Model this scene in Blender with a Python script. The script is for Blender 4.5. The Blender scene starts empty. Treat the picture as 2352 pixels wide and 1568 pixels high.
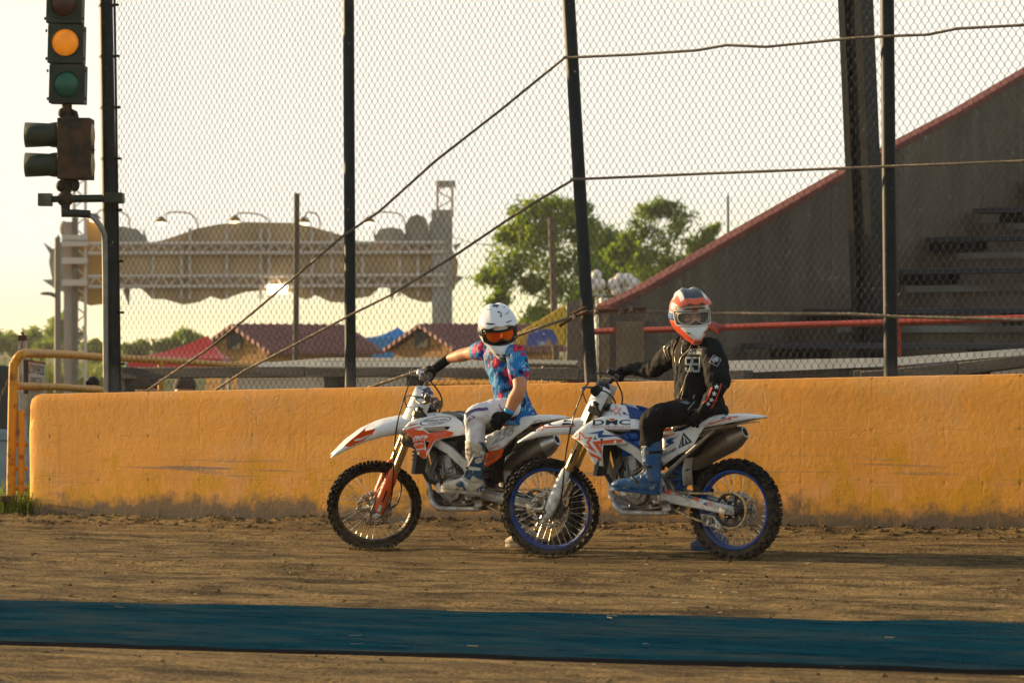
import bpy, bmesh, math, random
from mathutils import Vector, Matrix, noise
from mathutils.geometry import delaunay_2d_cdt
random.seed(11)
R = math.radians
sc = bpy.context.scene
COL = sc.collection
# ---------------------------------------------------------------- camera model (photo measured on a 2352x1568 grid)
LENS = 110.0
FV = 2352*LENS/36.0
CX, CY, CH = 1176.0, 784.0, 1.48
EYE = Vector((0, 0, CH))
def ray(x, y): return Vector(((x-CX)/FV, 1.0, -(y-CY)/FV))
def at(x, y, Y): return EYE + ray(x, y)*Y
TILT = 0.03
def gz(X): return TILT*(X-0.283)
def crop(ox, oy, s):                      # pixel of an enlarged crop of the photo -> 2352 grid
    return lambda x, y: ((ox+x/s)*0.9408, (oy+y/s)*0.9408)
def plane_pt(Mi, x, y, w):                # local point of the camera ray on the local plane y = w
    o = Mi @ EYE; d = Mi.to_3x3() @ ray(x, y)
    return o + d*((w-o.y)/d.y)
# ---------------------------------------------------------------- object helpers
WM = {}
def tag(o, label=None, cat=None, group=None, kind=None):
    if label: o['label'] = label
    if cat: o['category'] = cat
    if group: o['group'] = group
    if kind: o['kind'] = kind
    return o
def thing(name, label, cat, M=None, group=None):
    o = bpy.data.objects.new(name, None); COL.objects.link(o)
    o.empty_display_size = 0.1
    if M is None: M = Matrix.Identity(4)
    elif isinstance(M, Vector): M = Matrix.Translation(M)
    o.matrix_basis = M; WM[o] = M.copy()
    return tag(o, label, cat, group)
def frame_of(a, b, c):                    # columns
    m = Matrix.Identity(4)
    for i, v in enumerate((a, b, c)):
        for j in range(3): m[j][i] = v[j]
    return m
class MB:
    """collects shapes, builds ONE mesh object"""
    def __init__(s): s.bm = bmesh.new(); s.X = None
    def v(s, p):
        p = Vector(p)
        return s.bm.verts.new(s.X @ p if s.X else p)
    def face(s, vs):
        try: return s.bm.faces.new(vs)
        except ValueError: return None
    def quad(s, *ps): return s.face([s.v(p) for p in ps])
    def box(s, c, sx, sy, sz, M=None):
        c = Vector(c); vs = []
        for dz in (-.5, .5):
            for dx, dy in ((-.5, -.5), (.5, -.5), (.5, .5), (-.5, .5)):
                q = Vector((dx*sx, dy*sy, dz*sz))
                vs.append(s.v(c + (M.to_3x3() @ q if M else q)))
        for f in ((3,2,1,0),(4,5,6,7),(0,1,5,4),(1,2,6,5),(2,3,7,6),(3,0,4,7)): s.face([vs[i] for i in f])
        return s
    def hexa(s, ps):                       # 8 corner points: bottom 4, top 4
        vs = [s.v(p) for p in ps]
        for f in ((3,2,1,0),(4,5,6,7),(0,1,5,4),(1,2,6,5),(2,3,7,6),(3,0,4,7)): s.face([vs[i] for i in f])
        return s
    def beam(s, p0, p1, w, h, up=(0,0,1)):
        p0, p1 = Vector(p0), Vector(p1); d = p1-p0; L = d.length; d.normalize()
        side = d.cross(Vector(up))
        if side.length < 1e-4: side = d.cross(Vector((1,0,0)))
        side.normalize(); u2 = side.cross(d)
        return s.box((p0+p1)/2, w, L, h, frame_of(side, d, u2))
    def tube(s, pts, r, n=8, caps=True, close=False):
        pts = [Vector(p) for p in pts]; m = len(pts)
        rr = r if isinstance(r, (list, tuple)) else [r]*m
        rings = []; prev = None
        for i, p in enumerate(pts):
            if close: t = pts[(i+1) % m]-pts[i-1]
            else: t = pts[min(i+1, m-1)]-pts[max(i-1, 0)]
            if t.length < 1e-9: t = Vector((0,0,1))
            t.normalize()
            if prev is None:
                a = t.orthogonal().normalized()
            else:
                a = prev - t*prev.dot(t)
                if a.length < 1e-6: a = t.orthogonal()
                a.normalize()
            prev = a; b = t.cross(a)
            rings.append([s.v(p+(a*math.cos(2*math.pi*k/n)+b*math.sin(2*math.pi*k/n))*rr[i]) for k in range(n)])
        for i in range(m if close else m-1):
            A, B = rings[i], rings[(i+1) % m]
            for k in range(n): s.face([A[k], A[(k+1) % n], B[(k+1) % n], B[k]])
        if caps and not close:
            s.face(list(reversed(rings[0]))); s.face(rings[-1])
        return s
    def cyl(s, p0, p1, r0, r1=None, n=16): return s.tube([p0, p1], [r0, r0 if r1 is None else r1], n)
    def loft(s, rings, caps=True):
        rv = [[s.v(p) for p in r] for r in rings]; n = len(rv[0])
        for i in range(len(rv)-1):
            for k in range(n): s.face([rv[i][k], rv[i][(k+1) % n], rv[i+1][(k+1) % n], rv[i+1][k]])
        if caps: s.face(list(reversed(rv[0]))); s.face(rv[-1])
        return s
    def sheet(s, rows):
        rv = [[s.v(p) for p in r] for r in rows]
        for i in range(len(rv)-1):
            for k in range(len(rv[0])-1): s.face([rv[i][k], rv[i][k+1], rv[i+1][k+1], rv[i+1][k]])
        return s
    def lathe(s, prof, M, n=48, close=False):   # prof: (r, y) about local Y
        rings = []
        for k in range(n):
            a = 2*math.pi*k/n
            rings.append([s.v(M @ Vector((r*math.cos(a), y, r*math.sin(a)))) for r, y in prof])
        m = len(prof)
        for k in range(n):
            A, B = rings[k], rings[(k+1) % n]
            for j in range(m if close else m-1): s.face([A[j], B[j], B[(j+1) % m], A[(j+1) % m]])
        return s
    def ell(s, c, rx, ry, rz, M=None, nu=14, nv=10):
        c = Vector(c); rows = []
        for i in range(nv+1):
            t = math.pi*i/nv; row = []
            for k in range(nu):
                a = 2*math.pi*k/nu
                q = Vector((rx*math.sin(t)*math.cos(a), ry*math.sin(t)*math.sin(a), rz*math.cos(t)))
                row.append(c+(M.to_3x3() @ q if M else q))
            rows.append(row)
        top = s.v(rows[0][0]); bot = s.v(rows[-1][0])
        rv = [[s.v(p) for p in r] for r in rows[1:-1]]
        for k in range(nu): s.face([top, rv[0][k], rv[0][(k+1) % nu]])
        for i in range(len(rv)-1):
            for k in range(nu): s.face([rv[i][k], rv[i+1][k], rv[i+1][(k+1) % nu], rv[i][(k+1) % nu]])
        for k in range(nu): s.face([rv[-1][k], bot, rv[-1][(k+1) % nu]])
        return s
    def prism(s, pts, d):                  # planar outline (3-D points) pushed along d
        d = Vector(d); a = [s.v(p) for p in pts]; b = [s.v(Vector(p)+d) for p in pts]; n = len(a)
        s.face(a); s.face(list(reversed(b)))
        for k in range(n): s.face([a[k], b[k], b[(k+1) % n], a[(k+1) % n]])
        return s
def finish(name, me, mt, parent, M, smooth):
    if mt: me.materials.append(mt)
    if smooth:
        me.shade_smooth()
        me.set_sharp_from_angle(angle=R(smooth))
    o = bpy.data.objects.new(name, me); COL.objects.link(o)
    if parent: o.parent = parent; WM[o] = WM[parent]
    else:
        o.matrix_basis = M if M else Matrix.Identity(4); WM[o] = o.matrix_basis.copy()
    return o
def mesh(name, mb, mt, parent=None, world=False, M=None, smooth=38, bevel=0, solid=0, sub=0, normals=True):
    bm = mb.bm
    if world:
        if parent: bm.transform(WM[parent].inverted())
        else:
            xs = [v.co.x for v in bm.verts]; ys = [v.co.y for v in bm.verts]; zs = [v.co.z for v in bm.verts]
            M = Matrix.Translation(((min(xs)+max(xs))/2, (min(ys)+max(ys))/2, min(zs)))
            bm.transform(M.inverted())
    if normals: bmesh.ops.recalc_face_normals(bm, faces=bm.faces)
    me = bpy.data.meshes.new(name); bm.to_mesh(me); bm.free()
    o = finish(name, me, mt, parent, M, smooth)
    if solid:
        m = o.modifiers.new('t', 'SOLIDIFY'); m.thickness = solid; m.offset = 0
    if bevel:
        m = o.modifiers.new('b', 'BEVEL'); m.width = bevel; m.segments = 2; m.limit_method = 'ANGLE'; m.angle_limit = R(40)
    if sub:
        m = o.modifiers.new('s', 'SUBSURF'); m.levels = sub; m.render_levels = sub
    return o
def inside(p, poly):
    x, y = p; r = False; n = len(poly)
    for i in range(n):
        x0, y0 = poly[i]; x1, y1 = poly[i-1]
        if (y0 > y) != (y1 > y) and x < (x1-x0)*(y-y0)/(y1-y0)+x0: r = not r
    return r
def fill2d(outline, holes=(), step=None):
    """triangulate an outline with inner points; returns verts, tris"""
    pts = [Vector((x, y)) for x, y in outline]; edges = [(i, (i+1) % len(pts)) for i in range(len(pts))]
    for h in holes:
        b = len(pts); pts += [Vector((x, y)) for x, y in h]
        edges += [(b+i, b+(i+1) % len(h)) for i in range(len(h))]
    if step:
        xs = [p.x for p in pts]; ys = [p.y for p in pts]
        x = min(xs)+step/2
        while x < max(xs):
            y = min(ys)+step/2
            while y < max(ys):
                if inside((x, y), outline) and not any(inside((x, y), h) for h in holes): pts.append(Vector((x, y)))
                y += step
            x += step
    vs, _, fs, _, _, _ = delaunay_2d_cdt(pts, edges, [], 0, 1e-5)
    out = []
    for f in fs:
        c = sum((vs[i] for i in f), Vector((0, 0)))/len(f)
        if inside(c, outline) and not any(inside(c, h) for h in holes): out.append(list(f))
    return [(v.x, v.y) for v in vs], out
def shell(name, vs2, fs, fn, mt, parent, thick=0, smooth=40, bevel=0):
    """2-D triangulation mapped to 3-D by fn(x, y)"""
    me = bpy.data.meshes.new(name)
    me.from_pydata([tuple(fn(x, y)) for x, y in vs2], [], fs); me.validate()
    bm = bmesh.new(); bm.from_mesh(me); bmesh.ops.recalc_face_normals(bm, faces=bm.faces); bm.to_mesh(me); bm.free()
    o = finish(name, me, mt, parent, None, smooth)
    if thick:
        m = o.modifiers.new('t', 'SOLIDIFY'); m.thickness = thick; m.offset = 0
    return o
def text2d(body, shear=0.0, bold=0.0, space=1.0):
    cu = bpy.data.curves.new('txt', 'FONT'); cu.body = body; cu.size = 1.0; cu.shear = shear
    cu.space_character = space; cu.offset = bold; cu.resolution_u = 3
    ob = bpy.data.objects.new('txt', cu); COL.objects.link(ob)
    dg = bpy.context.evaluated_depsgraph_get(); dg.update()
    me = ob.evaluated_get(dg).to_mesh()
    vs = [(v.co.x, v.co.y) for v in me.vertices]; fs = [list(p.vertices) for p in me.polygons]
    ob.evaluated_get(dg).to_mesh_clear()
    bpy.data.objects.remove(ob); bpy.data.curves.remove(cu)
    x0 = min(v[0] for v in vs); x1 = max(v[0] for v in vs); y0 = min(v[1] for v in vs); y1 = max(v[1] for v in vs)
    return [((x-x0)/(x1-x0), (y-y0)/(y1-y0)) for x, y in vs], fs
def star(cx, cy, r, rot=-90, inner=.42, n=5, sx=1.0):
    o = []
    for k in range(2*n):
        a = R(rot+180.0*k/n); q = r if k % 2 == 0 else r*inner
        o.append((cx+q*math.cos(a)*sx, cy+q*math.sin(a)))
    return o
# ---------------------------------------------------------------- materials
MATS = {}
def lin(c): return tuple(((x/12.92) if x <= .04045 else ((x+.055)/1.055)**2.4) for x in c)
def mat(name, col, rough=.5, metal=0.0, col2=None, scale=6.0, detail=4, lo=.4, hi=.65, bump=0.0, bscale=40.0,
        coat=0.0, emit=None, estr=0.0, trans=0.0, alpha=1.0, stretch=None, spec=.3, sheen=0.0, rvar=0.0, dust=0.0):
    if name in MATS: return MATS[name]
    m = bpy.data.materials.new(name); m.use_nodes = True; nt = m.node_tree; b = nt.nodes['Principled BSDF']
    b.inputs['Base Color'].default_value = (*col, 1); b.inputs['Roughness'].default_value = rough
    b.inputs['Metallic'].default_value = metal; b.inputs['Coat Weight'].default_value = coat
    b.inputs['Transmission Weight'].default_value = trans; b.inputs['Alpha'].default_value = alpha
    b.inputs['Specular IOR Level'].default_value = spec; b.inputs['Sheen Weight'].default_value = sheen
    if emit: b.inputs['Emission Color'].default_value = (*emit, 1); b.inputs['Emission Strength'].default_value = estr
    if col2 or bump or rvar:
        tc = nt.nodes.new('ShaderNodeTexCoord'); mp = nt.nodes.new('ShaderNodeMapping')
        if stretch: mp.inputs['Scale'].default_value = stretch
        nt.links.new(tc.outputs['Object'], mp.inputs['Vector'])
        n = nt.nodes.new('ShaderNodeTexNoise'); n.inputs['Scale'].default_value = scale; n.inputs['Detail'].default_value = detail
        nt.links.new(mp.outputs['Vector'], n.inputs['Vector'])
        if col2:
            r = nt.nodes.new('ShaderNodeMapRange'); r.inputs[1].default_value = lo; r.inputs[2].default_value = hi
            mx = nt.nodes.new('ShaderNodeMix'); mx.data_type = 'RGBA'
            mx.inputs['A'].default_value = (*col, 1); mx.inputs['B'].default_value = (*col2, 1)
            nt.links.new(n.outputs['Fac'], r.inputs[0]); nt.links.new(r.outputs[0], mx.inputs['Factor'])
            nt.links.new(mx.outputs['Result'], b.inputs['Base Color'])
        if rvar:
            r = nt.nodes.new('ShaderNodeMapRange'); r.inputs[1].default_value = .3; r.inputs[2].default_value = .7
            r.inputs[3].default_value = max(0, rough-rvar); r.inputs[4].default_value = min(1, rough+rvar)
            nt.links.new(n.outputs['Fac'], r.inputs[0]); nt.links.new(r.outputs[0], b.inputs['Roughness'])
        if bump:
            n2 = nt.nodes.new('ShaderNodeTexNoise'); n2.inputs['Scale'].default_value = bscale; n2.inputs['Detail'].default_value = 5
            nt.links.new(mp.outputs['Vector'], n2.inputs['Vector'])
            bp = nt.nodes.new('ShaderNodeBump'); bp.inputs['Strength'].default_value = min(1, bump*1.0); bp.inputs['Distance'].default_value = .01
            nt.links.new(n2.outputs['Fac'], bp.inputs['Height']); nt.links.new(bp.outputs['Normal'], b.inputs['Normal'])
    if dust:                                # dried mud thrown up from the ground: thickest low down, in spatters
        tc = nt.nodes.new('ShaderNodeTexCoord'); sp = nt.nodes.new('ShaderNodeSeparateXYZ'); nt.links.new(tc.outputs['Object'], sp.inputs[0])
        n3 = nt.nodes.new('ShaderNodeTexNoise'); n3.inputs['Scale'].default_value = 17; n3.inputs['Detail'].default_value = 7; n3.inputs['Roughness'].default_value = .72; nt.links.new(tc.outputs['Object'], n3.inputs['Vector'])
        r1 = nt.nodes.new('ShaderNodeMapRange'); r1.inputs[1].default_value = .0; r1.inputs[2].default_value = .95; r1.inputs[3].default_value = .20; r1.inputs[4].default_value = -.07; nt.links.new(sp.outputs['Z'], r1.inputs[0])
        ad = nt.nodes.new('ShaderNodeMath'); nt.links.new(r1.outputs[0], ad.inputs[0]); nt.links.new(n3.outputs['Fac'], ad.inputs[1])
        r2 = nt.nodes.new('ShaderNodeMapRange'); r2.inputs[1].default_value = .53; r2.inputs[2].default_value = .70; r2.inputs[4].default_value = dust; nt.links.new(ad.outputs[0], r2.inputs[0])
        mx = nt.nodes.new('ShaderNodeMix'); mx.data_type = 'RGBA'; mx.inputs['B'].default_value = (.20, .145, .085, 1); nt.links.new(r2.outputs[0], mx.inputs['Factor'])
        lk = b.inputs['Base Color'].links
        if lk: nt.links.new(lk[0].from_socket, mx.inputs['A'])
        else: mx.inputs['A'].default_value = (*col, 1)
        nt.links.new(mx.outputs['Result'], b.inputs['Base Color'])
        r3 = nt.nodes.new('ShaderNodeMapRange'); r3.inputs[2].default_value = 1; r3.inputs[3].default_value = rough; r3.inputs[4].default_value = .9; nt.links.new(r2.outputs[0], r3.inputs[0]); nt.links.new(r3.outputs[0], b.inputs['Roughness'])
    MATS[name] = m
    return m
class NT:
    """tiny node-graph helper"""
    def __init__(s, name):
        s.m = bpy.data.materials.new(name); s.m.use_nodes = True; s.t = s.m.node_tree; s.b = s.t.nodes['Principled BSDF']
    def n(s, kind, **kw):
        x = s.t.nodes.new('ShaderNode'+kind)
        for k, v in kw.items():
            if hasattr(x, k): setattr(x, k, v)
            else: x.inputs[k.replace('_', ' ')].default_value = v
        return x
    def l(s, a, b): s.t.links.new(a, b)
    def coord(s, scale=(1,1,1), loc=(0,0,0), out='Object', rot=(0,0,0)):
        tc = s.n('TexCoord'); mp = s.n('Mapping'); mp.inputs['Scale'].default_value = scale; mp.inputs['Location'].default_value = loc
        mp.inputs['Rotation'].default_value = rot
        s.l(tc.outputs[out], mp.inputs['Vector']); return mp.outputs['Vector']
    def noise(s, vec, scale, detail=4, rough=.5, dist=0.0):
        x = s.n('TexNoise'); x.inputs['Scale'].default_value = scale; x.inputs['Detail'].default_value = detail
        x.inputs['Roughness'].default_value = rough; x.inputs['Distortion'].default_value = dist
        s.l(vec, x.inputs['Vector']); return x.outputs['Fac']
    def rng(s, f, a, b, c=0.0, d=1.0):
        x = s.n('MapRange'); 
        for i, q in enumerate((a, b, c, d)): x.inputs[i+1].default_value = q
        s.l(f, x.inputs[0]); return x.outputs[0]
    def math(s, op, a, b=None):
        x = s.n('Math', operation=op)
        for i, q in enumerate((a, b)):
            if q is None: continue
            if isinstance(q, (int, float)): x.inputs[i].default_value = q
            else: s.l(q, x.inputs[i])
        return x.outputs[0]
    def mix(s, f, a, b):
        x = s.n('Mix', data_type='RGBA')
        for nm, q in (('A', a), ('B', b)):
            if isinstance(q, tuple): x.inputs[nm].default_value = (*q, 1)
            else: s.l(q, x.inputs[nm])
        if isinstance(f, (int, float)): x.inputs['Factor'].default_value = f
        else: s.l(f, x.inputs['Factor'])
        return x.outputs['Result']
    def bump(s, h, strength=.5, dist=.01, normal=None):
        x = s.n('Bump'); x.inputs['Strength'].default_value = strength; x.inputs['Distance'].default_value = dist
        s.l(h, x.inputs['Height'])
        if normal: s.l(normal, x.inputs['Normal'])
        return x.outputs['Normal']
    def out(s, col=None, rough=None, normal=None, metal=None):
        if col is not None:
            if isinstance(col, tuple): s.b.inputs['Base Color'].default_value = (*col, 1)
            else: s.l(col, s.b.inputs['Base Color'])
        if rough is not None:
            if isinstance(rough, (int, float)): s.b.inputs['Roughness'].default_value = rough
            else: s.l(rough, s.b.inputs['Roughness'])
        if normal is not None: s.l(normal, s.b.inputs['Normal'])
        if metal is not None: s.b.inputs['Metallic'].default_value = metal
        return s.m
# ================================================================ camera, light, sky
cam = bpy.data.cameras.new('camera'); co = bpy.data.objects.new('camera', cam); COL.objects.link(co)
cam.lens = LENS; cam.sensor_width = 36; cam.clip_start = .5; cam.clip_end = 9000
co.location = EYE; co.rotation_euler = (R(90), 0, 0)
cam.dof.use_dof = True; cam.dof.focus_distance = 21.6; cam.dof.aperture_fstop = 5.6
sc.camera = co
SUN_AZ, SUN_EL = R(56.8), R(11.5)            # azimuth measured from +Y towards the left
S = Vector((-math.sin(SUN_AZ)*math.cos(SUN_EL), math.cos(SUN_AZ)*math.cos(SUN_EL), math.sin(SUN_EL)))
sun = bpy.data.lights.new('sun', 'SUN'); so = bpy.data.objects.new('sun', sun); COL.objects.link(so)
sun.energy = 4.6; sun.angle = R(.6); sun.color = (1, .70, .36)
so.rotation_euler = S.to_track_quat('Z', 'Y').to_euler(); so.location = (-40, 40, 30)
w = bpy.data.worlds.new('World'); sc.world = w; w.use_nodes = True
wt = w.node_tree; bg = wt.nodes['Background']
sky = wt.nodes.new('ShaderNodeTexSky'); sky.sky_type = 'NISHITA'; sky.sun_disc = False
sky.sun_elevation = SUN_EL; sky.sun_rotation = -SUN_AZ; sky.altitude = 200; sky.air_density = 1.0; sky.dust_density = 1.0; sky.ozone_density = 1.0
tint = wt.nodes.new('ShaderNodeMix'); tint.data_type = 'RGBA'; tint.blend_type = 'MULTIPLY'; tint.inputs['Factor'].default_value = 1
tint.inputs['B'].default_value = (1.12, 1.0, .90, 1); wt.links.new(sky.outputs[0], tint.inputs['A'])
# summer haze: the sky never gets brighter than a pale cream veil, and the veil covers part of the blue
veil = wt.nodes.new('ShaderNodeMix'); veil.data_type = 'RGBA'; veil.blend_type = 'DARKEN'; veil.inputs['Factor'].default_value = 1
veil.inputs['B'].default_value = (3.25, 3.12, 2.80, 1); wt.links.new(tint.outputs['Result'], veil.inputs['A'])
veil2 = wt.nodes.new('ShaderNodeMix'); veil2.data_type = 'RGBA'; veil2.inputs['Factor'].default_value = .20
veil2.inputs['B'].default_value = (3.2, 2.95, 2.45, 1); wt.links.new(veil.outputs['Result'], veil2.inputs['A'])
wt.links.new(veil2.outputs['Result'], bg.inputs['Color']); bg.inputs['Strength'].default_value = .15
sc.view_settings.view_transform = 'Standard'; sc.view_settings.look = 'None'; sc.view_settings.exposure = 1.14; sc.view_settings.gamma = 1
sc.cycles.max_bounces = 6; sc.cycles.transparent_max_bounces = 24; sc.cycles.volume_bounces = 1
sc.cycles.use_denoising = True
sc.render.film_transparent = False
# ================================================================ track frame
def gpt(x, y):                            # camera ray on the gently sloping dirt
    rx = (x-CX)/FV; k = (y-CY)/FV
    Y = (CH+TILT*.283)/(k+TILT*rx); X = rx*Y
    return Vector((X, Y, gz(X)))
A0, A1 = gpt(60, 1195), gpt(2352, 1230)
D = (A1-A0); D.z = 0; D.normalize()
YAW = math.atan2(D.y, D.x)
MW = Matrix.Translation(A0) @ Matrix.Rotation(YAW, 4, 'Z')
MWi = MW.inverted()
SL = TILT*D.x
def wl(x, y, o): return plane_pt(MWi, x, y, o)       # local point on the line parallel to the wall, o metres behind its face
def wpt(x, y, o): return MW @ wl(x, y, o)
def xplane(x, y, xp):                                # camera ray on the local plane x = xp
    o = MWi @ EYE; d = MWi.to_3x3() @ ray(x, y)
    return o + d*((xp-o.x)/d.x)
# ================================================================ ground: one sheet
LOW = -2.3
corners = [MWi @ gpt(x, y) for x, y in ((-60, 1200), (2420, 1200), (-60, 1600), (2420, 1600))]
gx0, gx1 = min(c.x for c in corners)-.3, max(c.x for c in corners)+.3
gy0, gy1 = min(c.y for c in corners)-.2, .12
def axis(a, b, step, far):
    v = [a+i*step for i in range(int((b-a)/step)+1)]; s = step; p = a; lo = []
    while p > -far:
        s *= 1.35; p -= s; lo.append(p)
    s = step; p = v[-1]; hi = []
    while p < far:
        s *= 1.35; p += s; hi.append(p)
    return lo[::-1]+v+hi
def smooth01(t): t = max(0, min(1, t)); return t*t*(3-2*t)
MATF = [MWi @ gpt(0, 1383), MWi @ gpt(2352, 1440), MWi @ gpt(0, 1480), MWi @ gpt(2050, 1540)]
def line_y(a, b, x): return a.y+(b.y-a.y)*(x-a.x)/(b.x-a.x)
def ground_z(x, y):
    X = (MW @ Vector((x, y, 0))).x
    z = gz(max(-9, min(9, X)))-A0.z
    if gx0-.2 < x < gx1+.2 and gy0-.2 < y < .3:
        p = Vector((x*.55, y*2.6, 0))
        n = noise.noise(p)*.022+noise.noise(Vector((x*1.1, y*6.5, 3)))*.017+noise.noise(Vector((x*4.0, y*11, 7)))*.012
        for yr, dp in ((-1.55, .02), (-1.95, .018), (-2.35, .014), (-3.9, .022), (-4.35, .02)):        # old wheel ruts
            e_ = (y-yr-.10*noise.noise(Vector((x*.35, yr, 2))))/.055; n += dp*(-math.exp(-e_*e_)+.6*math.exp(-(abs(e_)-1.7)**2*3))+(.006*math.sin(x*52) if abs(e_) < .8 else 0)
        # lane where the tyres stand and under the mat stays flat
        yf, yn = line_y(MATF[0], MATF[1], x), line_y(MATF[2], MATF[3], x)
        k = 1.0
        if yn-.35 < y < yf+.2: k = .15
        n *= k
        if -3.6 < y < -1.6 and k == 1.0: n = n*.55-.006
        b = smooth01((y+.42)/.36)                      # heaped dirt along the foot of the wall
        if b > 0: n = n*(1-b)+b*(.05+.05*noise.noise(Vector((x*1.3, 0, 5)))+.03*noise.noise(Vector((x*5, y*6, 2)))+.018*noise.noise(Vector((x*14, y*14, 2))))
        z += n
    return z+(LOW-z)*smooth01((y-6)/12) if y > 6 else z
xs, ys = axis(gx0, gx1, .065, 2400), axis(gy0, gy1, .04, 2400)
gv = [(x, y, ground_z(x, y)) for y in ys for x in xs]; nx = len(xs)
gf = [(j*nx+i, j*nx+i+1, (j+1)*nx+i+1, (j+1)*nx+i) for j in range(len(ys)-1) for i in range(nx-1)]
me = bpy.data.meshes.new('dirt_ground'); me.from_pydata(gv, [], gf); me.shade_smooth()
g = NT('dirt'); c = g.coord(); cs = g.coord(scale=(.45, 2.0, 1))
f1 = g.noise(cs, 2.6, 8, .72, .4); f2 = g.noise(c, 20, 5, .7); f3 = g.noise(g.coord(scale=(.8, 1.2, 1)), 34, 4, .7, .2); f4 = g.noise(c, 64, 3, .65)
base = g.mix(g.rng(f1, .40, .62), (.078, .054, .029), (.38, .26, .110))
base = g.mix(g.rng(f3, .48, .66, 0, .75), base, (.045, .032, .022)); base = g.mix(g.rng(f2, .54, .68, 0, .55), base, (.21, .148, .070))
base = g.mix(g.rng(f4, .58, .70, 0, .6), base, (.40, .295, .15)); base = g.mix(g.rng(f4, .42, .30, 0, .6), base, (.030, .022, .016))
h = g.math('ADD', g.math('MULTIPLY', f3, 1.0), g.math('MULTIPLY', f2, .9)); h = g.math('ADD', h, g.math('MULTIPLY', f4, .5))
sp3 = g.n('SeparateXYZ'); tc3 = g.n('TexCoord'); g.l(tc3.outputs['Object'], sp3.inputs[0]); far_ = g.math('MAXIMUM', g.rng(sp3.outputs['Y'], 4, 7), g.rng(g.math('ADD', g.math('MULTIPLY', sp3.outputs['X'], -1), g.math('MULTIPLY', g.noise(c, .3, 4), 6)), 26, 32))
base = g.mix(far_, base, g.mix(g.noise(c, .8, 6, .7), (.06, .075, .02), (.12, .12, .04)))
dirt = g.out(base, .97, g.bump(h, 1.0, .05)); g.b.inputs['Specular IOR Level'].default_value = .06
ground = finish('dirt_ground', me, dirt, None, MW, 0); tag(ground, kind='structure')
# loose clods, uncountable
G_ = (1+5**.5)/2; ICO = [(x/1.9, y/1.9, z/1.9) for x, y, z in ((-1, G_, 0), (1, G_, 0), (-1, -G_, 0), (1, -G_, 0), (0, -1, G_), (0, 1, G_), (0, -1, -G_), (0, 1, -G_), (G_, 0, -1), (G_, 0, 1), (-G_, 0, -1), (-G_, 0, 1))]
ICF = [(0,11,5),(0,5,1),(0,1,7),(0,7,10),(0,10,11),(1,5,9),(5,11,4),(11,10,2),(10,7,6),(7,1,8),(3,9,4),(3,4,2),(3,2,6),(3,6,8),(3,8,9),(4,9,5),(2,4,11),(6,2,10),(8,6,7),(9,8,1)]
cv, cf = [], []
mb = None
def clod(mb, p, r):
    k = len(cv); a, b, c = random.uniform(.8, 1.5), random.uniform(.8, 1.3), random.uniform(.5, .9)
    for q in ICO: cv.append((p.x+q[0]*r*a*random.uniform(.75, 1.2), p.y+q[1]*r*b*random.uniform(.75, 1.2), p.z+q[2]*r*c*random.uniform(.8, 1.2)))
    cf.extend([(k+i, k+j, k+l) for i, j, l in ICF])
for i in range(5200):
    x = random.uniform(gx0+.3, gx1-.3)
    y = -random.random()**2*.42 if i < 1100 else random.uniform(-9, -.3)
    r = random.uniform(.006, .022) if i < 1100 else random.uniform(.003, .006)+.011*random.random()**5
    yf, yn = line_y(MATF[0], MATF[1], x), line_y(MATF[2], MATF[3], x)
    zz = ground_z(x, y)
    if yn-.1 < y < yf+.1: continue
    clod(mb, Vector((x, y, zz+r*.2)), r)
me = bpy.data.meshes.new('dirt_clods'); me.from_pydata(cv, [], cf); tag(finish('dirt_clods', me, dirt, None, MW, 0), kind='stuff')
# ================================================================ blue mat on the dirt
g = NT('blue_mat'); cs = g.coord(scale=(.25, 2.2, 1)); c = g.coord()
f = g.noise(cs, 2.0, 6, .65); f2 = g.noise(c, 60, 3, .6); f3 = g.noise(g.coord(scale=(.5, 3, 1)), 7, 3, .5)
b = g.mix(g.rng(f, .30, .75), (.0025, .024, .045), (.006, .046, .074))
b = g.mix(g.rng(f3, .58, .66, 0, .85), b, (.0008, .010, .022)); b = g.mix(g.rng(g.noise(g.coord(scale=(.8, 1.4, 1), loc=(9, 1, 0)), 26, 4, .7), .58, .68, 0, .5), b, (.003, .085, .105))
b = g.mix(g.rng(f2, .68, .75, 0, .6), b, (.10, .11, .085)); b = g.mix(g.rng(g.noise(g.coord(scale=(.3, 1.2, 1), loc=(4, 4, 0)), 3, 6, .7), .46, .70, 0, .75), b, (.040, .058, .058))
g.b.inputs['Specular IOR Level'].default_value = .0
bluem = g.out(b, .97, g.bump(g.math('ADD', f2, g.math('MULTIPLY', f3, 3.0)), 1.0, .02))
tm = thing('ground_mat', 'long dusty blue mat strip laid across the dirt in the foreground', 'mat', MW)
x0, x1 = gx0-2, gx1+4
def matz(x, y): return gz((MW @ Vector((x, y, 0))).x)-A0.z+.020+.006*noise.noise(Vector((x*.7, y*1.5, 9)))+.008*noise.noise(Vector((x*2.3, y*5, 4)))
rows = []; N = 160
for j in range(9):
    t = j/8; row = []
    for i in range(N):
        x = x0+(x1-x0)*i/(N-1); yf, yn = line_y(MATF[0], MATF[1], x), line_y(MATF[2], MATF[3], x)
        y = yf+(yn-yf)*t + .045*noise.noise(Vector((x*.9, t*5, 1)))*(1 if j in (0, 8) else 0)
        row.append((x, y, matz(x, y)))
    rows.append(row)
mb = MB(); mb.sheet(rows); mesh('mat_sheet', mb, bluem, tm, smooth=60)
near = rows[-1]; mb = MB()
mb.sheet([[(x, y-.004, z+.001) for x, y, z in near], [(x, y-.004, z-.012) for x, y, z in near], [(x, y-.006, z-.05) for x, y, z in near]])
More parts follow.
